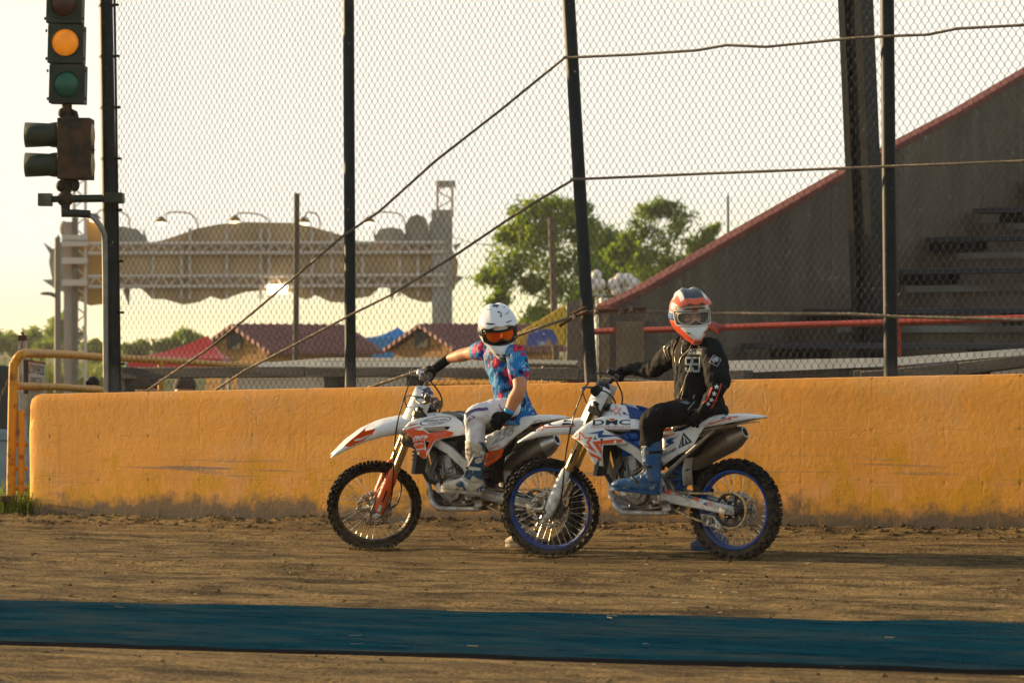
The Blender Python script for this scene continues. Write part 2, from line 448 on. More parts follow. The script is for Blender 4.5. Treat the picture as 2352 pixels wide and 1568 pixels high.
mesh('mat_edge', mb, mat('edge_shadow_black', (.008, .008, .009), .8), tm, smooth=60)  # black near edge, with its shadow line painted in
sv, sf = [], []
for i in range(420):
    on = i < 22; x = random.uniform(gx0+.3, gx1-.3)
    if on: yf, yn = line_y(MATF[0], MATF[1], x), line_y(MATF[2], MATF[3], x); y = random.uniform(yn+.05, yf-.05); z = matz(x, y)+.008
    else: y = random.uniform(-8.5, -.1); z = ground_z(x, y)+.012
    a = random.uniform(-.7, .7); L_ = random.uniform(.008, .035); wd = random.uniform(.0006, .0018); d_ = Vector((math.cos(a), math.sin(a), random.uniform(-.08, .1)))*L_; s_ = Vector((-math.sin(a), math.cos(a), 0))*wd; p = Vector((x, y, z)); k = len(sv)
    sv += [tuple(p-d_-s_), tuple(p-d_+s_), tuple(p+d_+s_), tuple(p+d_-s_), tuple(p-d_+Vector((0, 0, wd*2))), tuple(p+d_+Vector((0, 0, wd*2)))]; sf += [(k, k+3, k+5, k+4), (k+1, k+4, k+5, k+2)]
me = bpy.data.meshes.new('straw_litter'); me.from_pydata(sv, [], sf); tag(finish('straw_litter', me, mat('straw', (.30, .23, .13), .8, col2=(.16, .12, .08), scale=3), None, MW, 0), kind='stuff')
# ================================================================ painted concrete wall
zt0, zt1 = wl(60, 905, 0), wl(2352, 858, 0)
def wtop(x): return zt0.z+(zt1.z-zt0.z)*(x-zt0.x)/(zt1.x-zt0.x)
WX1 = zt1.x+4.5
g = NT('wall_paint'); c = g.coord(); ch = g.coord(scale=(.35, 1, 2.2))
sep = g.n('SeparateXYZ'); tcn = g.n('TexCoord'); g.l(tcn.outputs['Object'], sep.inputs[0]); ox, oz = sep.outputs['X'], sep.outputs['Z']
zz = g.math('SUBTRACT', oz, g.math('MULTIPLY', ox, SL))
n1 = g.noise(ch, 1.7, 5, .6); n2 = g.noise(c, 3.0, 6, .65); n3 = g.noise(c, 26, 5, .6); n4 = g.noise(g.coord(scale=(.12, 1, 4)), 6, 4, .6); n5 = g.noise(c, 7, 5, .7)
col = g.mix(g.rng(n1, .3, .7), (.68, .272, .034), (.76, .335, .052))
col = g.mix(g.rng(n5, .40, .75, 0, .35), col, (.58, .27, .045))
col = g.mix(g.rng(g.noise(g.coord(scale=(.6, 1, 1), loc=(5, 2, 1)), 1.3, 6, .7), .48, .66, 0, .55), col, (.62, .36, .16))
low = g.rng(zz, .25, .75, 1.0, 0.0)
pt = g.math('ADD', n2, g.math('MULTIPLY', low, .16))
col = g.mix(g.rng(pt, .60, .68, 0, .85), col, (.60, .275, .008))
band = g.math('MULTIPLY', g.rng(zz, .32, .45, 0, 1), g.rng(zz, .62, .48, 0, 1))
col = g.mix(g.math('MULTIPLY', g.rng(n4, .56, .66, 0, .75), band), col, (.16, .14, .125))
foot = g.math('ADD', g.math('ADD', g.math('SUBTRACT', .175, zz), g.math('MULTIPLY', g.math('SUBTRACT', g.noise(g.coord(scale=(.5, 1, 1.2)), 2.1, 3, .5), .5), .42)), g.math('MULTIPLY', g.math('SUBTRACT', n5, .5), .40))
col = g.mix(g.rng(foot, -.07, .06, 0, .95), col, (.150, .098, .052))
col = g.mix(g.rng(g.math('ADD', g.math('SUBTRACT', .14, zz), g.math('MULTIPLY', g.math('SUBTRACT', n5, .5), .2)), -.04, .08, 0, .8), col, (.085, .068, .052))
fx = g.math('FRACT', g.math('DIVIDE', ox, .61)); seam = g.rng(g.math('ABSOLUTE', g.math('SUBTRACT', fx, .5)), .006, .018, 1, 0)
seam = g.math('MULTIPLY', seam, g.rng(n5, .42, .55))
fz = g.math('ABSOLUTE', g.math('SUBTRACT', g.math('FRACT', g.math('DIVIDE', g.math('SUBTRACT', zz, .18), .385)), .5))
seamz = g.math('MULTIPLY', g.rng(fz, .008, .022, 1, 0), g.rng(g.noise(c, 2.3, 3), .5, .58))
dot = g.math('MULTIPLY', g.rng(g.math('ABSOLUTE', g.math('SUBTRACT', fx, .5)), .015, .03, 1, 0), g.rng(fz, .025, .05, 1, 0))
col = g.mix(g.math('MULTIPLY', g.math('MULTIPLY', dot, g.rng(n5, .44, .56)), .6), col, (.09, .05, .02))
col = g.mix(g.math('MULTIPLY', g.math('MAXIMUM', seam, seamz), .14), col, (.2, .11, .04))
pits = g.rng(g.noise(c, 34, 2, .5), .70, .76)
col = g.mix(g.math('MULTIPLY', pits, .6), col, (.14, .075, .03))
vr = g.n('TexVoronoi', feature='DISTANCE_TO_EDGE'); vr.inputs['Scale'].default_value = 1.1; vv = g.n('VectorMath', operation='ADD'); nz = g.n('TexNoise'); nz.inputs['Scale'].default_value = 6; nz.inputs['Detail'].default_value = 5; g.l(c, nz.inputs['Vector']); s3 = g.n('VectorMath', operation='SCALE'); s3.inputs['Scale'].default_value = .35; g.l(nz.outputs['Color'], s3.inputs[0]); g.l(c, vv.inputs[0]); g.l(s3.outputs[0], vv.inputs[1]); g.l(vv.outputs[0], vr.inputs['Vector'])
crack = g.math('MULTIPLY', g.rng(vr.outputs['Distance'], .007, .002), g.rng(g.noise(g.coord(loc=(2, 8, 3)), 1.6, 3), .54, .58)); col = g.mix(g.math('MULTIPLY', crack, .28), col, (.10, .05, .02)); pits = g.math('MAXIMUM', pits, crack)
drip = g.rng(g.noise(g.coord(scale=(3.2, 1, .22), loc=(1, 1, 6)), 3.2, 5, .7), .60, .70, 0, .35); col = g.mix(drip, col, (.40, .19, .05))
hh = g.math('SUBTRACT', g.math('ADD', n3, g.math('MULTIPLY', g.noise(g.coord(scale=(1, 1, 1.8), rot=(0, R(20), 0)), 11, 5, .7), 1.4)), g.math('ADD', g.math('MULTIPLY', g.math('MAXIMUM', seam, seamz), .18), g.math('ADD', pits, g.math('MULTIPLY', dot, .5))))
wallm = g.out(col, .8, g.bump(hh, .30, .008)); g.b.inputs['Specular IOR Level'].default_value = .3
prof = [(0, -.35), (0, -.1)]+[(0, .03*i) for i in range(0, 37)]
rings = []; x = 0.0; TH = .24
while x < WX1:
    top = wtop(x); r = []
    e = max(0, 1-x/.16)
    topx = top-.10*e*e
    for k in range(40):
        z = -.35+(topx+.35)*k/39
        d = .004*noise.noise(Vector((x*1.5, z*1.5, 0)))+.0012*noise.noise(Vector((x*11, z*11, 4)))
        rd = .018*max(0, (k-37)/2)**2
        ex = 0
        if x < .001: ex = .035+.05*noise.noise(Vector((0, z*5, 8)))+.03*noise.noise(Vector((0, z*17, 3)))
        r.append((x+ex, -d+rd*.6+.004+.02*e*e, z-.3*rd+SL*0))
    for k in range(3): r.append((x, .06+TH*.25*k, topx+.004*noise.noise(Vector((x*6, k, 1)))))
    r += [(x, TH-.02, topx-.002), (x, TH, topx-.03), (x, TH, -.35)]
    rings.append(r); x += .05
mb = MB(); mb.loft(rings)
wall = mesh('barrier_wall', mb, wallm, M=MW, smooth=60)
tag(wall, 'low yellow-orange painted concrete wall with scuffed bare foot behind the motorcycles', 'wall')
# ================================================================ chain-link fence
fence = thing('chain_link_fence', 'tall rusty chain-link fence on black steel posts above the yellow wall', 'fence', MW)
FO = .37; W = .063; HX = W/2; VZ = .044
fx0, fx1 = wl(266, 600, FO).x, wl(2820, 600, FO).x; fz0, fz1 = .95, wl(260, -60, FO).z
ni, nk = int((fx1-fx0)/HX), int((fz1-fz0)/VZ)
vs, fs = [], []; rw = .0023
for i in range(ni):
    base = len(vs); cnt = 0
    for k in range(nk):
        z = fz0+k*VZ; odd = (k+i) % 2
        x = fx0+(i+odd)*HX; y = FO+(.0035 if odd else -.0035)
        for dz in (-.0028, .0028):
            q = Vector((x*.7, z*.7, 0)); wx = .022*noise.noise(q)+.003*noise.noise(Vector((x*5, z*5, 2))); wz = .02*noise.noise(q+Vector((7, 3, 1)))
            yy = y+.02*noise.noise(q*1.4+Vector((1, 9, 4)))
            xa = x+(HX*.06 if odd else -HX*.06)+wx
            yo = yy + (.003 if dz > 0 else -.003)*(1 if odd else -1)
            vs += [(xa-rw, yo, z+dz+wz), (xa, yo-rw, z+dz+wz), (xa+rw, yo, z+dz+wz), (xa, yo+rw, z+dz+wz)]; cnt += 1
    for c_ in range(cnt-1):
        a = base+c_*4
        for q in range(4): fs.append((a+q, a+(q+1) % 4, a+4+(q+1) % 4, a+4+q))
me = bpy.data.meshes.new('wire_mesh'); me.from_pydata(vs, [], fs); me.shade_smooth()
wirem = mat('fence_wire', (.030, .021, .013), .24, .0, col2=(.055, .030, .015), scale=30, lo=.45, hi=.6, spec=.6)
finish('wire_mesh', me, wirem, fence, None, 0)
g = NT('post_paint'); c = g.coord(); n = g.noise(c, 9, 5, .7); sp = g.noise(c, 24, 3, .6); sepn = g.n('SeparateXYZ'); tcn = g.n('TexCoord'); g.l(tcn.outputs['Object'], sepn.inputs[0])
lowz = g.math('ADD', g.rng(sepn.outputs['Z'], 1.15, 1.75, 1, 0), g.math('MULTIPLY', g.math('SUBTRACT', n, .5), .9))
col = g.mix(g.rng(n, .4, .65), (.006, .010, .011), (.013, .019, .019)); col = g.mix(g.rng(lowz, .45, .95, 0, .7), col, (.10, .105, .10))
col = g.mix(g.rng(sp, .68, .73, 0, .7), col, (.26, .26, .25))
g.b.inputs['Specular IOR Level'].default_value = .2
postm = g.out(col, .5, g.bump(sp, .25, .004))
PO = .30
posts = [((258, 905), (242, -70), .066), ((805, 890), (800, -70), .0475), ((1358, 880), (1302, -70), .0515), ((2046, 868), (2037, -70), .0515), ((2770, 850), (2764, -120), .0515)]
tie = mat('band_steel', (.24, .22, .17), .5, .7)
PB = []
for i, (b, t, r) in enumerate(posts):
    pb, pt_ = wl(*b, PO), wl(*t, PO); d = (pt_-pb); PB.append((pb, pt_, r))
    mb = MB(); n = 24; p0 = pb-d*((pb.z-.2)/d.z)
    if i == 0: mb.tube([p0, pb+d*((1.75-pb.z)/d.z), pt_], [r, r, r*.92], 20)
    else: mb.tube([p0, pt_], r, 20)
    po = mesh('post', mb, postm, fence, smooth=50)
    for zb in ([1.09]+[1.42+.46*k for k in range(8)] if i == 0 else [1.17+.05*(i == 2)]):
        q = pb+d*((zb-pb.z)/d.z); mb = MB()
        mb.lathe([(r+.001, -.011), (r+.006, -.011), (r+.006, .011), (r+.001, .011)], Matrix.Translation(q) @ Matrix.Rotation(R(90), 4, 'X'), 24, close=True)
        mb.box((q.x+r+.03, q.y+.02, q.z), .07, .012, .022)
        mb.cyl((q.x+r+.045, q.y-.005, q.z), (q.x+r+.045, q.y+.045, q.z), .011, n=8)
        mesh('band', mb, tie if i else postm, po)
bt, tt = wl(276, 900, FO-.02), wl(262, -70, FO-.02)
mb = MB(); mb.cyl(bt, tt, .011, n=8)
mesh('tension_bar', mb, mat('tension_bar_rust', (.045, .028, .022), .6, .4), fence)
# cables (twisted wire rope) strung across the fence
ropem = mat('wire_rope', (.115, .092, .066), .62, .35, col2=(.19, .155, .11), scale=18, bump=.4, bscale=120)
def spline(pts, n=14):
    P = [Vector(p) for p in pts]; P = [P[0]*2-P[1]]+P+[P[-1]*2-P[-2]]; out = []
    for i in range(1, len(P)-2):
        for k in range(n):
            t = k/n; a, b, c, d = P[i-1:i+3]
            out.append(.5*((2*b)+(c-a)*t+(2*a-5*b+4*c-d)*t*t+(3*b-3*c+d-a)*t**3))
    out.append(P[-2]); return out
def resample(pts, step):
    out = [pts[0]]; acc = 0
    for a, b in zip(pts, pts[1:]):
        L = (b-a).length; p = step-acc
        while p < L: out.append(a+(b-a)*(p/L)); p += step
        acc = L-(p-step)
    return out
def rope(name, px, label, o=.215, r=.0062, pitch=.14):
    q_ = [wl(x, y, o) for x, y in px]; q2 = [q_[0]]
    for i in range(1, len(q_)-1): q2 += [q_[i].lerp(q_[i-1], .06 if (q_[i]-q_[i-1]).length > .3 else .3), q_[i], q_[i].lerp(q_[i+1], .06 if (q_[i]-q_[i+1]).length > .3 else .3)]
    pts = resample(spline(q2+[q_[-1]], 6), .016); mb = MB()
    for sgn in range(3):
        P = []
        for i, p in enumerate(pts):
            t = (pts[min(i+1, len(pts)-1)]-pts[max(i-1, 0)]).normalized()
            a = t.cross(Vector((0, 1, 0))).normalized(); b = t.cross(a); th = 2*math.pi*(i*.016/pitch+sgn/3)
            P.append(p+(a*math.cos(th)+b*math.sin(th))*r*.95)
        mb.tube(P, r, 6)
    return tag(mesh(name, mb, ropem, M=MW, smooth=50), label, 'cable')
rope('steel_cable', [(2830, 30), (2352, 58), (2200, 66), (2130, 80), (2050, 83), (1960, 88), (1760, 108), (1670, 104), (1600, 116), (1450, 126), (1297, 133), (1150, 253), (1000, 370), (870, 487), (790, 540), (690, 625), (590, 710), (480, 800), (330, 902)], 'twisted steel cable, highest of the three, bending down at the third fence post')
rope('steel_cable', [(2830, 346), (2352, 370), (1950, 386), (1640, 398), (1318, 412), (1200, 482), (1040, 590), (900, 676), (803, 724), (680, 790), (560, 852), (485, 902)], 'twisted steel cable, middle of the three, crossing the leaning post halfway up')
rope('steel_cable', [(2830, 752), (2352, 734), (2060, 727), (1960, 721), (1640, 720), (1480, 715), (1352, 716), (1240, 752), (1120, 795), (1000, 838), (830, 896)], 'twisted steel cable, lowest of the three, clamped beside a rusty rod on the leaning post', r=.0072)
rust = mat('rusty_steel', (.11, .05, .025), .85, .2, col2=(.05, .026, .018), scale=25, bump=.5, bscale=60)
tr = thing('splice_rod', 'rusty iron rod lashed to the lowest cable across the leaning post', 'rod', MW)
mb = MB(); mb.tube([wl(1286, 748, .20), wl(1318, 728, .195), wl(1350, 714, .19)], .013, 8); mb.tube([wl(1312, 722, .205), wl(1345, 705, .20)], .011, 8)
mb.tube([wl(1362, 714, .20), wl(1420, 711, .20), wl(1482, 708, .20)], .013, 8); mesh('rod', mb, rust, tr)
for x, y in ((1372, 714), (1322, 729), (1430, 712), (1452, 711)):
    mb = MB(); p = wl(x, y+2, .20); mb.tube([p+Vector((.02, 0, -.03)), p+Vector((.02, -.02, .0)), p+Vector((0, -.02, .03)), p+Vector((-.02, 0, .03)), p+Vector((-.02, -.015, -.03))], .008, 6)
    mb.ell(p+Vector((0, -.01, 0)), .02, .02, .022, nu=8, nv=6); mesh('clamp', mb, ropem, tr)
# ================================================================ traffic signal on the left post
YT = (MW @ PB[0][0]).y-.25
def tq(x, y, d=0.0): return at(x, y, YT)+Vector((0, d, 0))
K = YT/FV                                              # metres per grid pixel at the signal
tl = thing('traffic_signal', 'weathered dark green traffic light with glowing amber lens bracketed to the left fence post', 'traffic light', tq(150, 470))
sigm = mat('signal_green', (.018, .032, .020), .55, .1, col2=(.035, .042, .024), scale=7, bump=.3, bscale=50)
rustg = mat('signal_rust', (.020, .020, .013), .7, .1, col2=(.085, .040, .014), scale=9, lo=.42, hi=.62, bump=.4, bscale=45)
mb = MB()
tilt = Matrix.Rotation(R(1.2), 4, 'Y')
cx = lambda y: 147+(y-10)*.033
for yc in (9, 101, 193):
    c0 = tq(cx(yc), yc, .1); mb.box(c0, 82*K, .2, 88*K, tilt)
    for sx in (-43, 43):
        for dy in (-30, 34): mb.cyl(tq(cx(yc)+sx*.97, yc+dy, .0), tq(cx(yc)+sx*1.06, yc+dy, .0), .016, n=8)
mesh('signal_head', mb, sigm, tl, world=True, bevel=.01)
def lens(yc, m):
    mb = MB(); M = Matrix.Translation(tq(cx(yc), yc, -.004))
    mb.lathe([(0.0, -.035), (.045, -.031), (.085, -.02), (.118, 0), (.12, .01)], M, 32)
    o = mesh('lens', mb, m, tl, world=True, smooth=60)
    mb = MB(); mb.lathe([(.120, .01), (.120, -.012), (.134, -.012), (.137, .01)], M, 32, close=True); mesh('lens_ring', mb, sigm, o, world=True)
lens(9, mat('lens_red', (.055, .018, .012), .3)); lens(98, mat('lens_amber', (.75, .27, .02), .35, emit=(1, .26, .006), estr=.15, col2=(.55, .17, .01), scale=8)); lens(195, mat('lens_green', (.012, .10, .055), .25, col2=(.02, .07, .045), scale=6))
mb = MB(); mb.tube([tq(150, 238, .1), tq(151, 272, .1)], .045, 12); mb.ell(tq(142, 258, .1), .05, .05, .05, nu=10, nv=8)
mesh('pipe_knuckle', mb, rustg, tl, world=True); mb = MB(); mb.tube([tq(150, 262, .1), tq(160, 254, .1), tq(168, 258, .1), tq(172, 275, .1)], .03, 8)
mesh('pipe_knuckle', mb, rustg, tl, world=True); mb = MB(); mb.tube([tq(150, 410, .1), tq(148, 440, .1)], .05, 12); mb.ell(tq(138, 426, .08), .05, .05, .055, nu=10, nv=8); mb.ell(tq(168, 424, .1), .045, .05, .06, nu=10, nv=8)
mesh('pipe_knuckle', mb, rustg, tl, world=True); mb = MB(); mb.ell(tq(147, 456, .08), .075, .06, .075, nu=8, nv=6); mb.tube([tq(148, 465, .08), tq(147, 486, .08)], .04, 10)
mesh('pipe_knuckle', mb, rustg, tl, world=True)
mb = MB(); mb.tube([tq(147, 456, .08), tq(235, 454, .14)], .035, 12); mb.box(tq(256, 453, .17), 44*K, .2, 24*K)
mb.tube([tq(110, 457, .08), tq(147, 456, .08)], .03, 10); mesh('mounting_arm', mb, sigm, tl, world=True, bevel=.006)
mb = MB(); mb.box(tq(101, 458, .08), 31*K, .12, 29*K); mb.cyl(tq(108, 443, .08), tq(108, 473, .08), .014, n=8); mesh('junction_box', mb, mat('box_grey', (.12, .125, .10), .6, .2, col2=(.07, .07, .055), scale=12), tl, world=True, bevel=.01)
mb = MB(); mb.box(tq(170, 341, .12), 76*K, .3, 140*K); mb.box(tq(170, 341, .12), 80*K, .29, 4*K)
mesh('signal_head', mb, rustg, tl, world=True, bevel=.015)
for y0, y1 in ((279, 337), (349, 405)):
    mb = MB(); ym = (y0+y1)/2; hh = (y1-y0)/2*K; rings = []
    for x, sc_, cut in ((134, 1.0, 0), (118, .97, 0), (106, .88, 0), (104, .9, 0), (54, .98, 0)):
        c0 = tq(x, ym, .12); rings.append([c0+Vector((0, hh*sc_*math.cos(a), hh*sc_*math.sin(a))) for a in [2*math.pi*k/20 for k in range(20)]])
    mb.loft(rings, caps=False); mesh('visor', mb, sigm, tl, world=True, solid=.006)
    mb = MB(); mb.lathe([(0, -.022), (.06, -.018), (.09, -.01), (.1, .0)], Matrix.Translation(tq(208, ym, .12)) @ Matrix.Rotation(R(90), 4, 'Z'), 20)
    mesh('lens', mb, mat('lens_side', (.55, .45, .22), .3, trans=.3), tl, world=True, smooth=60)
tcd = thing('conduit_pipe', 'pale grey conduit with dark elbow running down beside the left fence post', 'pipe', MW @ PB[0][0])
mb = MB(); mb.tube(resample(spline([tq(186, 489, .1), tq(205, 494, .1), tq(223, 512, .1), tq(233, 536, .12), tq(236, 580, .14), tq(238, 905, .16)]), .05), .026, 12)
mesh('pipe', mb, mat('conduit_grey', (.25, .25, .22), .45, .5, col2=(.18, .18, .16), scale=8), tcd, world=True)
mb = MB(); mb.tube([tq(139, 489, .08), tq(170, 489, .08), tq(204, 491, .1)], .036, 12); mesh('elbow', mb, mat('elbow_dark', (.02, .024, .02), .5), tcd, world=True)
# ================================================================ yellow pipe gate
C2 = crop(0, 760, 2.9025)
yel = mat('gate_yellow', (.56, .25, .012), .6, .0, col2=(.24, .085, .02), scale=14, lo=.52, hi=.68, bump=.25, bscale=50)
def gt(x, y, Y=None):                      # gate recedes slowly to the right
    X, Yp = C2(x, y)
    if Y is None: Y = 28.6+max(0, X-50)*.030
    return at(X, Yp, Y)
gate = thing('pipe_gate', 'rusty yellow pipe gate with rounded corner at the left end of the wall', 'gate', at(34, 1150, 28.6))
top = [gt(95, 420), gt(102, 380), gt(118, 340), gt(142, 312), gt(175, 298), gt(215, 297)]
post_pts = [gt(78, 1315, 28.6), gt(82, 1000, 28.6), gt(95, 420, 28.6)]
mb = MB(); mb.tube(spline(post_pts[:-1]+top+[gt(480, 305), gt(700, 322)], 8), .042, 12)
far = [at(*crop(280, 860, 5.345)(x, y), 28.6+max(0, crop(280, 860, 5.345)(x, y)[0]-50)*.030) for x, y in ((60, 72), (800, 112), (1400, 155), (1850, 178))]
mb.tube([gt(695, 321.5)]+far, .042, 12); mesh('frame_pipe', mb, yel, gate, world=True, smooth=60)
mb = MB(); mb.tube([gt(110, 527), gt(420, 535), gt(720, 555), at(330, 903, 37)], .036, 12); mesh('rail_pipe', mb, yel, gate, world=True, smooth=60)
mb = MB(); mb.tube([gt(150, 700, 28.6), gt(150, 1320, 28.6)], .03, 10); mesh('rail_pipe', mb, yel, gate, world=True, smooth=60)
for y in (940, 1110, 1250):
    mb = MB(); mb.tube([gt(90, y, 28.6), gt(190, y+4, 28.7)], .022, 8); mesh('rung', mb, yel, gate, world=True)
mb = MB(); mb.box(gt(115, 1322, 28.6), .34, .2, .05); mb.cyl(gt(90, 1322, 28.6), gt(88, 1400, 28.6), .03, n=8); mesh('hinge_foot', mb, rust, gate, world=True)
for (x, y0, y1) in ((598, 140, 232), (600, 400, 500)):
    q = crop(280, 860, 5.345); mb = MB(); mb.tube([at(*q(x, y0-20), 37.5), at(*q(x, y1), 37.5)], .035, 8); mesh('upright', mb, yel, gate, world=True)
# white post with chain, sign board, parked truck at the far left
wp = thing('white_post', 'weathered white post with rusty cap and hanging chain at the left edge', 'post', at(50, 1150, 31))
mb = MB(); a, b = at(52, 770, 31), at(55, 1160, 31); mb.beam(a, b, .075, .075, (0, 1, 0)); mesh('shaft', mb, mat('old_white', (.42, .40, .34), .8, col2=(.25, .20, .15), scale=10), wp, world=True, bevel=.006)
mb = MB(); mb.box(at(52, 776, 31), .078, .08, .055); mb.tube([at(48, 766, 31), at(51, 762, 31), at(56, 772, 31), at(58, 784, 31)], .012, 6); mesh('cap', mb, rust, wp, world=True)
mb = MB(); ch = resample(spline([at(51, 786, 30.9), at(42, 830, 30.9), at(26, 862, 30.9), at(6, 905, 30.9), at(-6, 930, 30.9)]), .045)
for i in range(len(ch)-1):
    p, q = ch[i], ch[i+1]; d = (q-p); n_ = d.cross(Vector((0, 1, 0))).normalized()*.014 if i % 2 else Vector((0, .014, 0))
    mb.tube([p-d*.15+n_*.6, p+d*.5+n_, q+d*.15+n_*.6, q+d*.15-n_*.6, p+d*.5-n_, p-d*.15-n_*.6], .0045, 5, close=True)
mesh('chain', mb, mat('chain_dark', (.05, .04, .03), .6, .6), wp, world=True)
sg = thing('notice_board', 'white notice board about tow vehicles behind the yellow gate', 'sign', at(85, 1100, 30))
CS = crop(0, 780, 7.8385)
mb = MB(); o4 = [at(*CS(x, y), 30+(x-500)*.0006) for x, y in ((505, 775), (868, 832), (872, 1420), (500, 1420))]; mb.prism(o4, (0, .02, 0)); mesh('board', mb, mat('board_white', (.50, .46, .40), .7, col2=(.40, .34, .28), scale=5), sg, world=True)
mb = MB(); mb.tube([at(*CS(488, 765), 30), at(*CS(488, 1420), 30)], .028, 6); mesh('support', mb, mat('dark_frame', (.045, .035, .04), .7), sg, world=True)
lettm = mat('letter_grey', (.07, .06, .06), .8)
def quad_text(body, p00, p10, p11, p01, m, parent, space=1.0, bold=.0, shear=0.0, name='lettering', off=(0, -.004, 0)):
    v2, f = text2d(body, shear, bold, space); off = Vector(off)
    return shell(name, v2, f, lambda u, v: (WM[parent].inverted() @ ((p00*(1-u)+p10*u)*(1-v)+(p01*(1-u)+p11*u)*v+off)), m, parent, smooth=0)
def sgp(x, y): return at(*CS(x, y), 30+(x-500)*.0006)
quad_text('ALL TOW VEHICLES', sgp(528, 1020), sgp(845, 1062), sgp(845, 898), sgp(528, 850), lettm, sg, bold=.01)
quad_text('SUBJECT TO', sgp(585, 1215), sgp(800, 1235), sgp(800, 1120), sgp(585, 1092), lettm, sg, bold=.01)
mb = MB(); mb.tube([sgp(505, 776), sgp(868, 833)], .008, 6); mesh('trim', mb, mat('trim_red', (.25, .06, .04), .6), sg, world=True)
tk = thing('parked_truck', 'pale blue truck with dark cab window cut off by the left edge', 'truck', at(-40, 1140, 33))
def T(x, y, d=0): return at(x, y, 33)+Vector((0, d, 0))
mb = MB(); prof_ = [(-330, 862), (10, 838), (27, 842), (30, 870), (26, 1010), (-330, 1010)]; mb.prism([T(x, y) for x, y in prof_], (0, 1.9, 0)); mesh('cab', mb, mat('truck_dark', (.028, .034, .032), .4, coat=.4), tk, world=True, bevel=.02)
mb = MB(); mb.prism([T(x, y, -.03) for x, y in ((-330, 1010), (19, 1010), (19, 1140), (-330, 1140))], (0, 1.95, 0)); mb.prism([T(x, y, -.05) for x, y in ((-330, 985), (26, 985), (26, 1012), (-330, 1012))], (0, 1.95, 0)); mesh('body', mb, mat('truck_blue', (.24, .34, .36), .5, col2=(.18, .26, .28), scale=4), tk, world=True, bevel=.02)
mb = MB(); mb.prism([T(x, y, -.012) for x, y in ((11, 876), (27, 878), (24, 912), (15, 908))], (0, .01, 0)); mb.prism([T(x, y, -.012) for x, y in ((-300, 880), (2, 866), (-6, 925), (-300, 930))], (0, .01, 0)); mesh('window', mb, mat('truck_glass', (.03, .07, .05), .08), tk, world=True)
mb = MB(); mb.prism([T(x, y, -.04) for x, y in ((19, 1012), (27, 1012), (24, 1145), (19, 1145))], (0, .1, 0)); mesh('trim', mb, mat('truck_trim', (.05, .045, .04), .6), tk, world=True)
for x in (-190,):
    mb = MB(); mb.lathe([(.0, -.1), (.3, -.1), (.36, -.06), (.36, .06), (.3, .1), (0, .1)], Matrix.Translation(T(x, 1150, .05)), 28); mesh('wheel', mb, mat('truck_tyre', (.02, .02, .02), .9), tk, world=True)
# grass at the wall end
def blades(name, n, place, m, hmin, hmax, wd=.004):
    vs, fs = [], []
    for i in range(n):
        p = place(); h = random.uniform(hmin, hmax); a = random.uniform(0, 6.28); b = random.uniform(.1, .7)*h; d = Vector((math.cos(a), math.sin(a), 0)); s_ = Vector((-math.sin(a), math.cos(a), 0))*wd
        k = len(vs); vs += [tuple(p-s_), tuple(p+s_), tuple(p+s_*.7+d*b*.35+Vector((0, 0, h*.6))), tuple(p-s_*.7+d*b*.35+Vector((0, 0, h*.6))), tuple(p+d*b+Vector((0, 0, h)))]
        fs += [(k, k+1, k+2, k+3), (k+3, k+2, k+4)]
    me = bpy.data.meshes.new(name); me.from_pydata(vs, [], fs)
    return tag(finish(name, me, m, None, None, 0), kind='stuff')
g = NT('grass_leaf'); col = g.mix(g.noise(g.coord(), 3, 3), (.10, .15, .012), (.19, .21, .022)); grassm = g.out(col, .6)
g.b.inputs['Transmission Weight'].default_value = 0
tr_ = g.n('BsdfTranslucent'); g.l(col, tr_.inputs['Color']); ms = g.n('MixShader'); ms.inputs[0].default_value = .5; g.l(g.b.outputs[0], ms.inputs[1]); g.l(tr_.outputs[0], ms.inputs[2])
g.l(ms.outputs[0], g.t.nodes['Material Output'].inputs['Surface'])
def gp():
    if random.random() < .45: x, y, r = -.02, .06, .10
    else: x, y, r = random.choice([(-.14, .05, .12), (-.32, .05, .12), (-.5, .1, .15), (-.2, .25, .2)])
    q = MW @ Vector((random.gauss(x, r), abs(random.gauss(y, r*.8)), 0)); q.z = A0.z+ground_z(*(MWi @ q).xy)-.01; return q
blades('grass_tuft', 1100, gp, grassm, .05, .22, .007)
def gp2():
    q = MW @ Vector((random.uniform(-2.5, -.2), random.uniform(.5, 6), 0)); q.z = A0.z+ground_z(*(MWi @ q).xy)-.02; return q
blades('rough_grass', 2500, gp2, grassm, .08, .35, .01)
# ================================================================ guard rail between fence and stand
GO = 3.0
oldwood = mat('weathered_beam', (.095, .09, .075), .85, col2=(.05, .047, .04), scale=5, bump=.6, bscale=25, stretch=(.3, 1, 3))
paleb = mat('pale_board', (.40, .44, .45), .6, col2=(.30, .33, .34), scale=3)
palew = mat('white_board', (.58, .58, .55), .6, col2=(.45, .45, .42), scale=3)
def strip(px_top, px_bot, o, th):          # board on the line o behind the wall
    ps = [wl(x, y, o) for x, y in px_top+px_bot[::-1]]
    mb = MB(); n = len(px_top)
    for i in range(n-1):
        a, b = ps[i], ps[i+1]; c, d = ps[-2-i], ps[-1-i]; t = Vector((0, th, 0))
        mb.hexa([d, c, c+t, d+t, a, b, b+t, a+t])
    return mb
gl_ = thing('guard_rail', 'long grey timber guard rail with pale boards running behind the fence, left section', 'guard rail', MW)
mesh('beam', strip([(262, 843), (700, 842), (1000, 843), (1330, 846)], [(262, 870), (700, 866), (1000, 866), (1330, 874)], GO, .15), oldwood, gl_, bevel=.01)
mesh('board', strip([(590, 831), (1000, 829), (1130, 830)], [(590, 843), (1000, 843), (1130, 843)], GO+.3, .03), palew, gl_)
